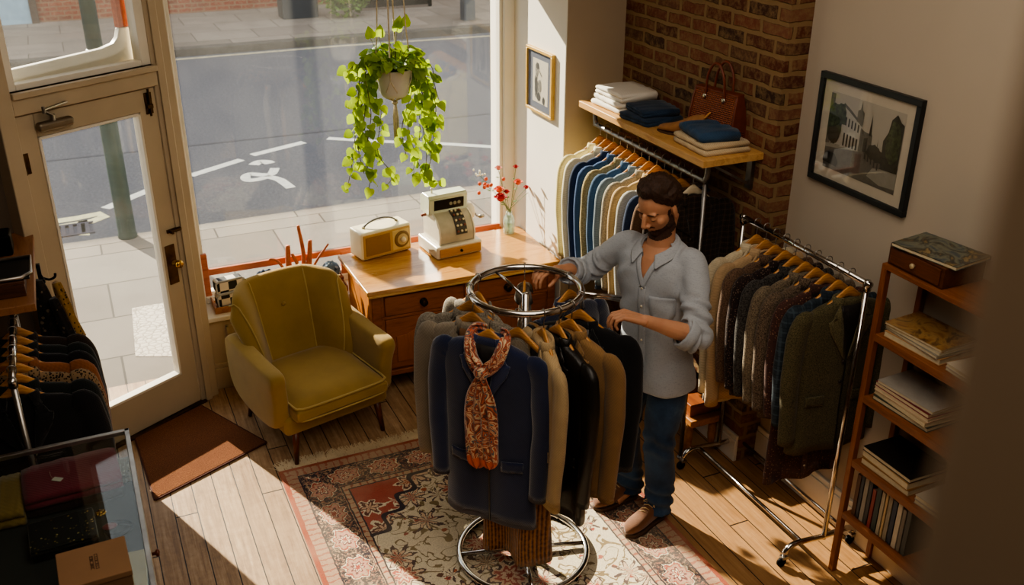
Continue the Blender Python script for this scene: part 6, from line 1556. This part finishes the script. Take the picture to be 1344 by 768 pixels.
g_sky, g_bld, g_bld2, g_dark, g_road, g_pave, g_tree, g_tree2, g_mid = gm('print_sky', '#a9a294', .05, 4), gm('print_white', '#a8a498', .12), gm('print_mid', '#5c5a52', .3), gm('print_dark', '#26261f', .5), gm('print_road', '#5a574f', .2), gm('print_pave', '#8a867a', .1), gm('print_tree', '#39452a', .8, 60), gm('print_tree_dark', '#24271e', .7, 60), gm('print_grey', '#77736a', .2)
def blob(cx, cy_, rx, ry, seed, n=18):
    r_ = random.Random(seed); return [(min(1, max(0, cx+rx*cos(2*PI*i/n)*r_.uniform(.8, 1.15))), min(1, max(0, cy_+ry*sin(2*PI*i/n)*r_.uniform(.8, 1.15)))) for i in range(n)]
polys = [([(0, 0), (1, 0), (1, .34), (.6, .40), (0, .30)], g_road), ([(.62, .10), (.68, .22), (1, .30), (1, .06), (.8, .04)], g_pave), ([(0, .27), (.5, .36), (.5, .385), (0, .33)], g_pave)]
polys += [([(.20, .33), (.20, .86), (.30, .80), (.46, .68), (.46, .36)], g_bld), ([(.19, .86), (.19, .90), (.30, .83), (.47, .70), (.47, .67), (.30, .79)], g_bld2)]
for i in range(5):
    s = .235+.045*i; k = (.46-s)/.26; polys += [([(s, .58+.05*k), (s, .68+.06*k), (s+.018, .675+.06*k), (s+.018, .58+.05*k)], g_dark), ([(s, .36), (s, .50+.03*k), (s+.022, .50+.03*k), (s+.022, .36)], g_dark)]
polys += [([(.39, .72), (.39, .86), (.42, .88), (.435, .99), (.45, .88), (.48, .85), (.48, .70)], g_bld2), ([(.46, .36), (.46, .66), (.52, .63), (.62, .62), (.63, .38)], g_bld2), ([(.575, .60), (.58, .72), (.592, .86), (.602, .72), (.61, .60)], g_dark), ([(.70, .45), (.706, .60), (.712, .45)], g_dark),
          ([(.52, .38), (.52, .55), (.57, .57), (.57, .38)], g_dark), (blob(.66, .42, .09, .10, 5), g_tree2), (blob(.74, .38, .08, .08, 6), g_tree2), ([(.78, .25), (.77, .60), (.82, .72), (.84, .88), (.90, .96), (.96, .88), (1, .86), (1, .26)], g_tree2), (blob(.90, .62, .10, .26, 8), g_tree),
          ([(0, .32), (0, .98), (.06, .98), (.06, .34)], g_bld2), (blob(.09, .62, .12, .26, 3), g_tree), (blob(.16, .74, .09, .16, 4), g_tree), (blob(.10, .46, .09, .12, 9), g_tree2), ([(0, .14), (.05, .22), (.16, .22), (.22, .12), (.20, .06), (0, .08)], g_dark)]
for i in range(5): s = .56+.045*i; polys.append(([(s, .30-.02*i), (s, .38-.02*i), (s+.012, .39-.02*i), (s+.018, .30-.02*i)], g_dark))
y0, y1, z0_, z1_ = 3.419, 2.822, 1.647, 2.140
MxR = Matrix(((0, 0, -1, XR-.0005), (-1, 0, 0, y0), (0, 1, 0, z0_), (0, 0, 0, 1)))
PR = thing('framed_picture', 'large black framed street photograph on the plaster wall above the rolling rack', 'picture', (XR-.015, (y0+y1)/2, z0_))
picture(PR, MxR, y0-y1, z1_-z0_, .026, .026, m_plain('black_frame', '#15191a', .4), m_plain('mount_cream', '#bdb3a0', .85, amt=.05), (.13, .13, .15, .15), polys, g_sky)
pl = [at_x(*q, XW) for q in ((693, 57), (729, 72), (728, 156), (696, 143))]
yL, yR_, zt_, zb_ = (pl[0].y+pl[3].y)/2, (pl[1].y+pl[2].y)/2, (pl[0].z+pl[1].z)/2, (pl[2].z+pl[3].z)/2
MxL = Matrix(((0, 0, -1, XW-.0005), (-1, 0, 0, yL), (0, 1, 0, zb_), (0, 0, 0, 1)))
PL = thing('framed_picture', 'small gold framed ink sketch with a grey mount on the white wall beside the window', 'picture', (XW-.015, (yL+yR_)/2, zb_))
ink, ink2 = gm('ink_dark', '#4a4740', .6, 60), gm('ink_light', '#8d887c', .6, 60)
pk = [(blob(.30, .30, .16, .24, 1), ink2), (blob(.24, .38, .10, .28, 2), ink), ([(.20, .55), (.18, .85), (.28, .93), (.40, .90), (.44, .80), (.34, .60)], ink2), (blob(.33, .84, .09, .08, 4), ink), ([(.44, .72), (.60, .62), (.62, .66), (.46, .76)], ink2), (blob(.42, .14, .12, .10, 6), ink), (blob(.74, .10, .08, .10, 7), ink), (blob(.50, .40, .09, .16, 9), ink2)]
picture(PL, MxL, yL-yR_, zt_-zb_, .018, .024, m_wood('gold_frame', '#b98a3c', '#d8b468', 'Z', 2, .35), m_plain('grey_mount', '#6d7280', .85, amt=.08), (.22, .20, .16, .16), pk, gm('paper', '#ded6c2', .05, 6))

# ================================================================== window sill display
M['terra_wood'] = m_wood('terracotta_wood', '#a8583a', '#c97a58', 'X', 1.2, .6)
tr_ = thing('display_tray', 'shallow wooden display tray standing on the white window sill', 'tray', (.96, 5.575, .486))
MB().box(.56, 1.36, 5.50, 5.665, .486, .50).build('tray_base', M['bench_wood'], tr_, bevel=.003, world=True)
mb = MB(); mb.box(.56, 1.36, 5.494, 5.503, .486, .525).box(.56, 1.36, 5.662, 5.671, .486, .525).box(.554, .563, 5.494, 5.671, .486, .525).box(1.357, 1.366, 5.494, 5.671, .486, .525); mb.build('tray_lip', M['bench_wood'], tr_, bevel=.002, world=True)
rl = thing('sill_rail', 'terracotta painted wooden rail across the foot of the shop window', 'rail', (.99, 5.688, .486))
MB().box(.562, 2.48, 5.677, 5.70, .66, .70).build('rail_bar', M['terra_wood'], rl, bevel=.004, world=True)
for x, zt in ((.545, .80), (1.40, .68), (2.47, .68)): MB().box(x-.022, x+.022, 5.674, 5.706, .486, zt).build('post', M['terra_wood'], rl, bevel=.004, world=True)
CB = thing('clutch_bag', 'black and white checked clutch bag with grey piping on the sill tray', 'bag', (.66, 5.585, .502), rad(10))
kT = NT('checked_hide'); kv = kT.xyz(kT.coord()); k1 = kT.math('GREATER_THAN', kT.math('SINE', kT.math('MULTIPLY', kT.math('ADD', kv[0], .012), 60)), 0); k2 = kT.math('GREATER_THAN', kT.math('SINE', kT.math('MULTIPLY', kT.math('SUBTRACT', kv[2], .055), 60)), 0)
kk = kT.math('ABSOLUTE', kT.math('SUBTRACT', k1, k2)); mk = kT.done(kT.bsdf(kT.mix(kk, '#d9cfbf', '#1c1d1c'), .6))
for z0_, zz, nm in ((0, .085, 'lower_half'), (.088, .17, 'upper_half')):
    MB().box(-.085, .085, -.04, .04, z0_+.001, zz).build(nm, mk, CB, bevel=.018, seg=3)
    mb = MB().tube([(-.086, -.041, z0_+.012), (-.086, -.041, zz-.012), (-.07, -.042, zz), (.07, -.042, zz), (.086, -.041, zz-.012), (.086, -.041, z0_+.012), (.07, -.042, z0_+.002), (-.07, -.042, z0_+.002)], .006, 8, close=True); mb.build('piping', m_plain('clutch_piping', '#a9abaa', .5), CB, smooth=True)
def bundle(name, label, c, w, d, h, rz, mat, seed):
    mb = MB(); N = 26
    for_ = []
    for j in range(1, 12):
        t = PI/2*j/11.0; q = []
        for i in range(N):
            a = 2*PI*i/N; k = 1+.16*nz(cos(a)*2+seed, sin(a)*2, t*2)+.06*sin(a*5+t*6+seed); q.append(Vector((w/2*k*sgnp(cos(a), .8)*sin(t), d/2*k*sgnp(sin(a), .8)*sin(t), h*(cos(t)**.8)*(1+.2*nz(a*2, t*4, seed)))))
        for_.append(q)
    mb.loft(for_[::-1]); o = mb.build(name, mat, None, smooth=True, loc=c, rot=(0, 0, rz)); return tag(o, label, 'scarf')
M['blue_print'] = m_print('blue_print', '#39475e', ['#8a99ad', '#c9ccd0', '#232c3e', '#5d6f8a'], 45)
M['grey_blue_print'] = m_print('grey_blue_print', '#6f8294', ['#aebac4', '#d8d8d4', '#3d4b5e'], 35)
bundle('scarf_bundle', 'crumpled dark blue patterned scarf between the clutch bag and the driftwood', (.88, 5.585, .502), .24, .12, .17, .1, M['blue_print'], 1)
bundle('scarf_bundle', 'pale blue grey scarf resting on the striped cloth beside the desk', (1.285, 5.585, .588), .12, .11, .075, .0, M['grey_blue_print'], 4)
folded('folded_cloth', 'folded rust and navy striped cloth under the pale blue scarf on the sill', 'folded clothes', (1.285, 5.585, .502), .13, .13, .085, 4, 0, m_check('stripe_cloth', '#8a4a32', '#22324a', '#c9a27c', .03), 12)
DWd = thing('driftwood', 'upright reddish driftwood branches standing on the sill behind the armchair', 'driftwood', (1.09, 5.60, .502))
MB().lathe([(0, 0), (.06, 0), (.055, .012), (0, .014)], n=16).build('base', M['terra_wood'], DWd)
rr = random.Random(4)
for (a, b, c, r0) in (((-.035, 0, .01), (-.05, 0, .13), (-.045, .0, .24), .014), ((0, .01, .01), (.035, .01, .16), (.02, .01, .33), .010), ((.03, 0, .01), (.06, 0, .14), (.075, .0, .25), .013), ((.01, -.02, .01), (.0, -.02, .12), (-.03, -.02, .20), .009), ((.02, -.01, .01), (.09, -.01, .13), (.17, -.01, .22), .006), ((-.02, .0, .01), (-.10, 0, .16), (-.15, 0, .185), .006)):
    a, b, c = [tuple(q*k_ for q, k_ in zip(p_, (1.15, 1.0, 1.28))) for p_ in (a, b, c)]; r0 *= 1.8; P = spl([a, b, c], 6); MB().tube(P, [r0*(1-.45*i/(len(P)-1)) for i in range(len(P))], 8).build('branch', M['terra_wood'], DWd, smooth=True)

# ================================================================== bookcase
BX0, BX1, BY0, BY1 = 2.825, XR-.004, 1.72, 2.665
BK = thing('bookcase', 'open slatted wooden bookcase against the plaster wall beside the rolling rack', 'bookcase', ((BX0+BX1)/2, (BY0+BY1)/2, 0))
M['teak'] = m_wood('teak', '#6b3a1c', '#8f5730', 'Y', 1.2, .45); M['teak_z'] = m_wood('teak_post', '#6f3a1a', '#94572c', 'Z', 1.2, .45)
SZ = [1.53, 1.245, .95, .625, .345]
for x in (BX0+.014, BX1-.016):
    for y in (BY1-.014, BY0+.014): MB().box(x-.014, x+.014, y-.014, y+.014, 0, SZ[0]-.0).build('post', M['teak_z'], BK, bevel=.003, world=True)
for z in SZ:
    MB().box(BX0+(.0 if z == SZ[0] else .002), BX1-.001, BY0+(0 if z == SZ[0] else .030), BY1-(0 if z == SZ[0] else .030), z-.004 if z == SZ[0] else z-.022, z+.018 if z == SZ[0] else z).build('shelf', M['teak'], BK, bevel=.003, world=True)
    if z != SZ[0]: MB().box(BX0, BX0+.018, BY0+.028, BY1-.028, z-.036, z-.001).build('shelf_rail', M['teak'], BK, bevel=.003, world=True)
def book(label, c, sx, sy, sz, rz, cover, page='#c9bb9c', upright=False, name='book', cat='book', group=None):
    """sx across (spine to fore-edge), sy long side, sz thickness; lying flat unless upright"""
    o = thing(name, label, cat, c, rz, group)
    cm = cover if not isinstance(cover, str) else m_plain('cover_'+cover.strip('#'), cover, .5, amt=.12, scale=20)
    t = .003 if sz > .012 else .0008
    if not upright:
        pg = MB().box(-sx/2+.002, sx/2-.003, -sy/2+.003, sy/2-.003, t, sz-t); cv = MB().box(-sx/2, sx/2, -sy/2, sy/2, sz-t, sz).box(-sx/2, sx/2, -sy/2, sy/2, 0, t).box(sx/2-.003, sx/2, -sy/2, sy/2, 0, sz)
    else:   # spine faces local -x
        pg = MB().box(-sx/2+.003, sx/2-.003, -sz/2+t, sz/2-t, .003, sy-.003); cv = MB().box(-sx/2, sx/2, -sz/2, -sz/2+t, 0, sy).box(-sx/2, sx/2, sz/2-t, sz/2, 0, sy).box(-sx/2, -sx/2+.003, -sz/2, sz/2, 0, sy)
    cv.build('cover', cm, o, bevel=.0012); pg.build('pages', m_plain('pages', page, .9, amt=.1, scale=60), o)
    return o
def m_art(name, cols, scale):
    T = NT(name); v = T.coord(); n = T.noise(v, scale, 3, .55, 1.2)
    return T.done(T.bsdf(T.ramp(n, [(.30+.42*i/(len(cols)-1), c) for i, c in enumerate(cols)]), .3, spec=.5))
magT = m_art('magazine_cover', ['#1c2226', '#3f4a4c', '#6a6a58', '#2a2c2a', '#8a7448', '#4a5a60'], 9)
zt = SZ[0]+.019
bx = thing('trinket_box', 'small dark wooden drawer box with a pale knob on top of the bookcase', 'box', (2.945, 2.515, zt))
MB().box(-.105, .105, -.14, .14, 0, .085).build('box_body', m_wood('walnut', '#43210f', '#5d331a', 'Y', 1.5, .4), bx, bevel=.004)
df = MB().box(-.111, -.104, -.125, .125, .010, .076).build('drawer', m_wood('walnut_front', '#4c2713', '#6a3b20', 'Y', 1.5, .4), bx, bevel=.003)
MB().lathe([(0, 0), (.006, 0), (.011, .010), (.010, .016), (0, .018)], (-.111, 0, .044), 14, Matrix.Rotation(-PI/2, 4, 'Y')).build('knob', m_plain('bone_knob', '#b5a27c', .4), df, smooth=True)
book('glossy magazine with a blue spine on top of the small drawer box', (2.94, 2.50, zt+.0865), .21, .29, .016, rad(8), magT, name='magazine', cat='magazine')
z = SZ[1]+.001
for i, (c, th_, lab, rz) in enumerate((('#b58d5f', .026, 'tan hardback at the bottom of the pile on the second bookcase shelf', 3), ('#8d8678', .014, 'grey magazine in the middle of the pile on the second bookcase shelf', -2), ('#a9a08c', .012, 'pale magazine just below the brown covered one', 1))):
    book(lab, (2.945, 2.47, z), .20, .28, th_, rad(rz), c); z += th_+.001
book('brown illustrated magazine on top of the pile on the second bookcase shelf', (2.945, 2.475, z), .20, .28, .010, rad(4), m_art('brown_cover', ['#4a3a2a', '#8a6238', '#a3814f', '#6a4e30', '#3f3a34'], 11), name='magazine', cat='magazine')
z = SZ[1]+.001
for i, (c, th_, lab) in enumerate((('#a59a86', .014, 'grey book lower in the short pile close to the dark wall edge'), ('#c4b8a2', .016, 'cream book upper in the short pile close to the dark wall edge'))):
    book(lab, (2.93, 2.18, z), .17, .22, th_, rad(-4), c); z += th_+.001
z = SZ[2]+.001
for i, (c, th_, lab, rz) in enumerate((('#3d4238', .020, 'dark green book at the bottom of the third shelf pile', 2), ('#b3a07c', .022, 'buff book in the third shelf pile above the dark green one', -2), ('#c4a68c', .018, 'pink buff book in the third shelf pile under the crimson one', 1), ('#6e1f26', .020, 'crimson hardback in the third shelf pile', 0))):
    book(lab, (2.945, 2.46, z), .205, .29, th_, rad(rz), c); z += th_+.001
book('grey white large format book on top of the third shelf pile', (2.945, 2.455, z), .20, .285, .012, rad(3), '#9a948a')
z = SZ[3]+.001
for i, (c, th_, lab, rz) in enumerate((('#8a6238', .030, 'tan leather volume under the black one on the fourth bookcase shelf', 1), ('#9b7747', .034, 'thick buff volume beneath the black cover on the fourth bookcase shelf', -2), ('#14120f', .020, 'large black book on top of the fourth bookcase shelf', 0))):
    book(lab, (2.945, 2.47, z), .205, .27, th_, rad(rz), c); z += th_+.001
z = SZ[3]+.001
for c, th_, lab in (('#8f8779', .02, 'grey paperback lowest beside the black book on the fourth shelf'), ('#a89d8a', .02, 'pale paperback beside the black book on the fourth shelf')):
    book(lab, (2.93, 2.20, z), .17, .2, th_, rad(2), c); z += th_+.001
y = 2.612; UB = [('#5a3a26', .022, .215, 'brown'), ('#262a30', .018, .235, 'near black'), ('#8d8577', .024, .225, 'stone grey'), ('#2c2a28', .02, .24, 'charcoal'), ('#7d2a22', .020, .20, 'dark red'), ('#24332e', .026, .232, 'bottle green'), ('#a39880', .020, .222, 'parchment coloured'), ('#b59a6d', .014, .228, 'straw coloured'), ('#8a7f6c', .022, .236, 'taupe'), ('#1f2c3c', .024, .222, 'navy'), ('#b8ad98', .026, .24, 'ivory'), ('#6f675a', .02, .215, 'ash brown'), ('#3a3f3a', .024, .23, 'slate green')]
for i, (c, th_, hh, nm) in enumerate(UB):
    y -= th_/2+.0015; book('%s book standing upright in the row on the bottom bookcase shelf' % nm, (2.925, y, SZ[4]+.001), .155, hh, th_, 0, c, upright=True, group=None); y -= th_/2+.0015

# ================================================================== left side: shelf board, clothes rail, display counter
LB = thing('shelf_board', 'brown wooden shelf board on the dark wall beside the glass door', 'shelf', (-.6, 4.55, 1.30))
MB().box(-1.1, -.285, 4.10, 4.988, 1.305, 1.34).build('board', m_wood('board_brown', '#7a4a2a', '#9c6a42', 'Y', 1.1, .45), LB, bevel=.004, world=True)
for x in (-.95, -.45): MB().box(x-.015, x+.015, 4.55, 4.988, 1.28, 1.305).bar((x, 4.60, 1.29), (x, 4.975, 1.02), .02, .02).build('bracket', M['black_metal'], LB, world=True)
wb2 = thing('wooden_box', 'dark brown wooden box on the shelf board under the black tray', 'box', (-.425, 4.30, 1.341))
MB().box(-.16, .11, -.11, .11, 0, .055).build('box_body', m_wood('dark_box', '#3a2013', '#56331e', 'X', 1.4, .5), wb2, bevel=.004); MB().box(-.163, .113, -.113, .113, .055, .07).build('lid', m_wood('dark_lid', '#3f2416', '#5c3822', 'X', 1.4, .5), wb2, bevel=.003)
ty = thing('tray', 'black lacquer tray with a raised metal rim lying on the dark box', 'tray', (-.42, 4.31, 1.412))
MB().box(-.20, .13, -.115, .115, 0, .008).build('tray_base', m_plain('lacquer', '#171a1a', .3, amt=.4, scale=30), ty, bevel=.003)
MB().tube([(-.20, -.115, .012), (.10, -.115, .012), (.135, -.08, .014), (.135, .115, .012), (-.20, .115, .012)], .008, 8, close=True).build('tray_rim', M['steel'], ty, smooth=True)
bt_ = thing('leather_case', 'small black leather case at the back of the shelf board', 'case', (-.475, 4.74, 1.341)); MB().box(-.16, .11, -.06, .06, 0, .10).build('case_body', M['black_metal'], bt_, bevel=.012); MB().tube([(-.05, -.062, .05), (-.05, -.085, .06), (.02, -.085, .06), (.02, -.062, .05)], .005, 8).build('handle', M['bag_leather'], bt_)
hk = thing('coat_hook', 'black iron double hook under the end of the shelf board', 'hook', (-.262, 4.62, 1.22))
MB().box(-.022, -.006, -.02, .02, .0, .083).tube(spl([(-.01, 0, .02), (.02, 0, .004), (.045, 0, .012), (.05, 0, .03)], 5), .006, 8).tube(spl([(-.01, 0, .03), (.0, -.03, .012), (.0, -.055, .016), (.0, -.06, .032)], 5), .006, 8).build('hook_iron', M['black_metal'], hk, smooth=True)
M['yellow_print'] = m_print('yellow_print', '#94702a', ['#3a2a18', '#a8823a', '#221a14'], 60); M['dark_print'] = m_print('dark_print', '#1f1a18', ['#5a4a3a', '#7a6a54', '#33281f'], 40)
def hang_cloth(label, x, y, ztop, L, w, mat, seed, lean=.06):
    mb = MB(); rings = []
    for i in range(15):
        t = i/14; ww = lerp(.018, w, t**.6); q = []
        for k in range(16):
            a = 2*PI*k/16; q.append(Vector((ww*cos(a)*(1+.2*sin(a*3+t*4+seed))+lean*t, .022*(1+.4*t)*sin(a)*(1+.3*sin(a*4+seed))-.02*t, -L*t)))
        rings.append(q)
    mb.loft(rings); o = mb.build('hanging_scarf', mat, None, smooth=True, loc=(x, y, ztop)); return tag(o, label, 'scarf')
hang_cloth('dark patterned scarf hanging on the double hook beside the glass door', -.285, 4.53, 1.262, .42, .055, M['dark_print'], 1, .03)
hang_cloth('yellow and black scarf hanging on the double hook beside the glass door', -.215, 4.565, 1.225, .28, .03, M['yellow_print'], 2, .05)
hang_cloth('long dark flecked scarf in front of the yellow one on the double hook', -.235, 4.47, 1.19, .46, .035, M['dark_print'], 3, .10)
XL, ZL, YL0, YL1 = -.395, 1.21, 3.735, 4.40
LR = thing('clothes_rack', 'low steel clothes rack behind the glass display counter', 'clothes rack', (XL, (YL0+YL1)/2, 0))
MB().tube([(XL, YL1+.03, ZL-.014), (XL, YL0-.02, ZL-.014)], .0135, 12).build('top_rail', M['chrome'], LR, smooth=True, world=True)
for y in (YL0, YL1+.02):
    MB().tube([(XL, y, .03), (XL, y, ZL-.016)], .012, 12).build('post', M['steel'], LR, smooth=True, world=True); MB().bar((XL-.2, y, .018), (XL+.2, y, .018), .03, .03).build('foot_bar', M['steel'], LR, world=True)
    MB().lathe([(0, -.03), (.017, -.03), (.017, .002), (.01, .012), (0, .013)], (XL, y, ZL-.012), 14).build('elbow_joint', M['steel'], LR, smooth=True, world=True)
F['blackgreen'] = m_cloth('black_green', '#1b201e', 450); F['dkbrown'] = m_cloth('dark_brown_wool', '#2b211a', 450); F['rust'] = m_cloth('rust_suede', '#8a5530', 300); F['leopard'] = m_print('leopard', '#8f7556', ['#2a1d14', '#3a2a1c', '#1a130e'], 95, .42)
LL = [(4.33, 'dkbrown', 'jacket', 'dark brown jacket nearest the shelf board on the low rack', 'jacket'), (4.245, 'blackgreen', 'jacket', 'black green jacket second from the shelf board on the low rack', 'jacket'), (4.16, 'black', 'jacket', 'thin black jacket between the black green and the rust one', 'jacket'), (4.075, 'rust', 'jacket', 'rust brown suede jacket in the middle of the low rack', 'jacket'),
      (3.985, 'leopard', 'blouse', 'leopard print blouse on the low rack', 'shirt'), (3.895, 'blackgreen', 'jacket', 'dark jacket between the leopard print blouse and the black coat', 'jacket'), (3.80, 'black', 'coat', 'long black coat at the counter end of the low rack', 'jacket')]
for i, (y, mt, nm, lab, st) in enumerate(LL):
    p = Vector((XL, y, ZL)); hanger(p, rad(2), 'wooden hanger in the '+lab.split(' on the low')[0].split(' nearest')[0].split(' second')[0].split(' between')[0].split(' in the middle')[0].split(' at the counter')[0]+' on the low rack' if i != 5 else 'wooden hanger in the dark jacket next to the leopard blouse')
    garment(nm, lab, 'coat' if nm == 'coat' else ('blouse' if nm == 'blouse' else 'jacket'), p, rad(2), F[mt], None, seed=90+i, style=st, L=.74, W=.232, detail=(i == 6), sleeve=.60)
# display counter
KX1, KY1, KY0, KZ = -.022, 3.545, 1.9, 1.0
DC = thing('display_counter', 'glass topped display counter with a metal edge in the near corner', 'counter', (-.55, (KY0+KY1)/2, 0))
M['counter_wood'] = m_wood('counter_wood', '#3a2416', '#54361f', 'Y', 1.2, .5)
MB().box(-1.1, KX1-.012, KY0, KY1-.012, 0, .845).build('cabinet', M['counter_wood'], DC, bevel=.004, world=True)
MB().box(-1.09, KX1-.02, KY0+.01, KY1-.02, .845, .85).build('felt_base', m_plain('felt', '#2a2c2a', .95, amt=.2), DC, world=True)
mb = MB()
for (a, b, c, d, e, f) in ((-1.1, KX1, KY1-.018, KY1, KZ-.018, KZ), (KX1-.018, KX1, KY0, KY1, KZ-.018, KZ), (KX1-.016, KX1, KY1-.016, KY1, .845, KZ), (-1.1, KX1, KY1-.016, KY1, .845, .86), (KX1-.016, KX1, KY0, KY1, .845, .86)): mb.box(a, b, c, d, e, f)
mb.build('metal_frame', M['steel'], DC, bevel=.002, world=True)
gl_ = m_glass('counter_glass', '#f2f6f4', .07, .012)
MB().box(-1.1, KX1-.018, KY0, KY1-.018, KZ-.010, KZ-.004).build('glass_top', gl_, DC, world=True); MB().box(KX1-.010, KX1-.006, KY0, KY1-.016, .86, KZ-.018).build('glass_side', gl_, DC, world=True)
for y in (2.70, 3.15):
    dd_ = MB().box(KX1-.014, KX1-.002, y-.19, y+.19, .60, .78).build('drawer', M['counter_wood'], DC, bevel=.003, world=True)
    MB().lathe([(0, 0), (.006, 0), (.006, .012), (.014, .018), (.014, .026), (0, .03)], (KX1-.002, y-.02, .70), 14, Matrix.Rotation(PI/2, 4, 'Y')).build('knob', M['dark_leg'], dd_, smooth=True, world=True)
zc = .852
M['maroon'] = m_cloth('maroon_wool', '#80303f', 380)
folded('folded_sweater', 'folded dark sweater lowest in the pile inside the display counter', 'folded clothes', (-.245, 3.46-.05, zc), .33, .22, .035, 1, 0, m_cloth('dark_sweater', '#2b1a18', 380), 20)
folded('folded_sweater', 'folded maroon sweater with a price tag on top of the pile inside the counter', 'folded clothes', (-.245, 3.415, zc+.037), .33, .23, .055, 2, rad(3), M['maroon'], 21)
pt = thing('price_tag', 'small white price tag on a string lying on the maroon sweater', 'tag', (-.29, 3.375, zc+.097))
mb = MB(); mb.box(-.018, .018, -.011, .011, 0, .0012, Matrix.Rotation(-.6, 4, 'Z')); mb.build('tag_card', m_plain('tag_white', '#cfc9bd', .7), pt)
MB().tube(spl([(-.015, .008, .001), (-.022, .03, .004), (-.025, .06, .002)], 5), .001, 6).build('string', m_plain('tag_string', '#b08a80', .8), pt)
folded('folded_scarf', 'ochre folded scarf beside the maroon sweater inside the counter', 'scarf', (-.46, 3.40, zc), .10, .26, .07, 2, 0, m_cloth('ochre_wool', '#8f7440', 260), 22)
folded('lace_cloth', 'pale lace cloth behind the maroon sweater at the counter corner', 'cloth', (-.065, 3.45, zc), .05, .12, .05, 2, rad(-4), m_print('lace', '#8f8670', ['#b5ac94', '#5a5446'], 90), 23)
gT = m_print('gold_flower_lacquer', '#101313', ['#c9a648', '#8f7a3a', '#d9c07a', '#6a5528'], 60, .22, .3)
tn = thing('lacquer_box', 'black lacquer box scattered with small gold flowers inside the counter', 'box', (-.285, 3.13, zc), rad(3))
MB().box(-.11, .10, -.085, .085, 0, .035).build('box_body', m_plain('black_lacquer', '#0f1212', .25), tn, bevel=.006); MB().box(-.112, .102, -.087, .087, .035, .05).build('lid', gT, tn, bevel=.006); MB().tube([(-.113, -.088, .036), (.103, -.088, .036), (.103, .088, .036), (-.113, .088, .036)], .0018, 6, close=True).build('silver_edge', M['chrome'], tn)
ws = thing('woven_belt', 'black belt with an oval red buckle coiled inside the counter', 'belt', (-.12, 3.10, zc+.004))
MB().tube(spl([(-.04, 0, .012), (-.02, .035, .012), (.02, .035, .012), (.055, 0, .012), (.02, -.035, .012), (-.02, -.035, .012), (-.04, 0, .012)], 6), .007, 8, sq=(.5, 1.6)).build('strap', M['black_metal'], ws, smooth=True); MB().ball((-.02, .012, .022), .026, .018, .008, 12).build('buckle', m_plain('red_buckle', '#7a2f38', .3), ws, smooth=True)
br_o = thing('brooch', 'round gold flower brooch beside the lacquer box', 'brooch', (-.165, 3.235, zc))
mb = MB()
for k in range(7): a = 2*PI*k/7; mb.ball((.013*cos(a), .013*sin(a), .006), .008, .008, .005, 8)
mb.ball((0, 0, .009), .008, .008, .006, 8); mb.build('petal_ring', M['brass'], br_o, smooth=True)
cd = thing('cream_notebook', 'cream notebook with rounded corners partly under the cardboard box', 'notebook', (-.075, 2.85, zc), rad(-4)); MB().box(-.03, .03, -.11, .11, 0, .012).build('cover', m_plain('cream_cover', '#c2b183', .6), cd, bevel=.004); MB().box(.0285, .031, -.108, .108, .002, .010).build('page_edge', m_plain('page_edge', '#ded6b4', .8), cd)
bq = [at(72, 722, KZ+.062), at(160, 698, KZ+.062), at(174, 754, KZ+.062)]
cbx = thing('cardboard_box', 'plain brown cardboard box with dark stamped lettering on the counter glass', 'box', (bq[0].lerp(bq[2], .5).x, bq[0].lerp(bq[2], .5).y, KZ+.001), math.atan2((bq[1]-bq[0]).y, (bq[1]-bq[0]).x))
bw_, bd_ = (bq[1]-bq[0]).length, .175
MB().box(-bw_/2, bw_/2, -bd_/2, bd_/2, 0, .045).build('box_body', m_plain('kraft', '#7a5a3e', .85, amt=.08, scale=6), cbx, bevel=.002); MB().box(-bw_/2-.003, bw_/2+.003, -bd_/2-.003, bd_/2+.003, .040, .061).build('lid', m_plain('kraft_lid', '#866444', .85, amt=.08, scale=6), cbx, bevel=.003)
mb = MB(); rr = random.Random(9)       # two short lines of stamped, smudged lettering reading along the short side
for col_, x0 in ((0, -.004), (1, .010)):
    yy = .035 if col_ else .030
    while yy > -.034:
        hgt = rr.uniform(.005, .008); k = rr.random()
        mb.box(x0-.005, x0-.003, yy-hgt, yy, .0612, .0618).box(x0+.003, x0+.005, yy-hgt, yy, .0612, .0618)
        if k < .6: mb.box(x0-.005, x0+.005, yy-.0016, yy, .0612, .0618)
        if k > .35: mb.box(x0-.005, x0+.005, yy-hgt, yy-hgt+.0016, .0612, .0618)
        yy -= hgt+.0022
mb.build('stamped_lettering', m_plain('stamp_ink', '#3a2616', .9), cbx)
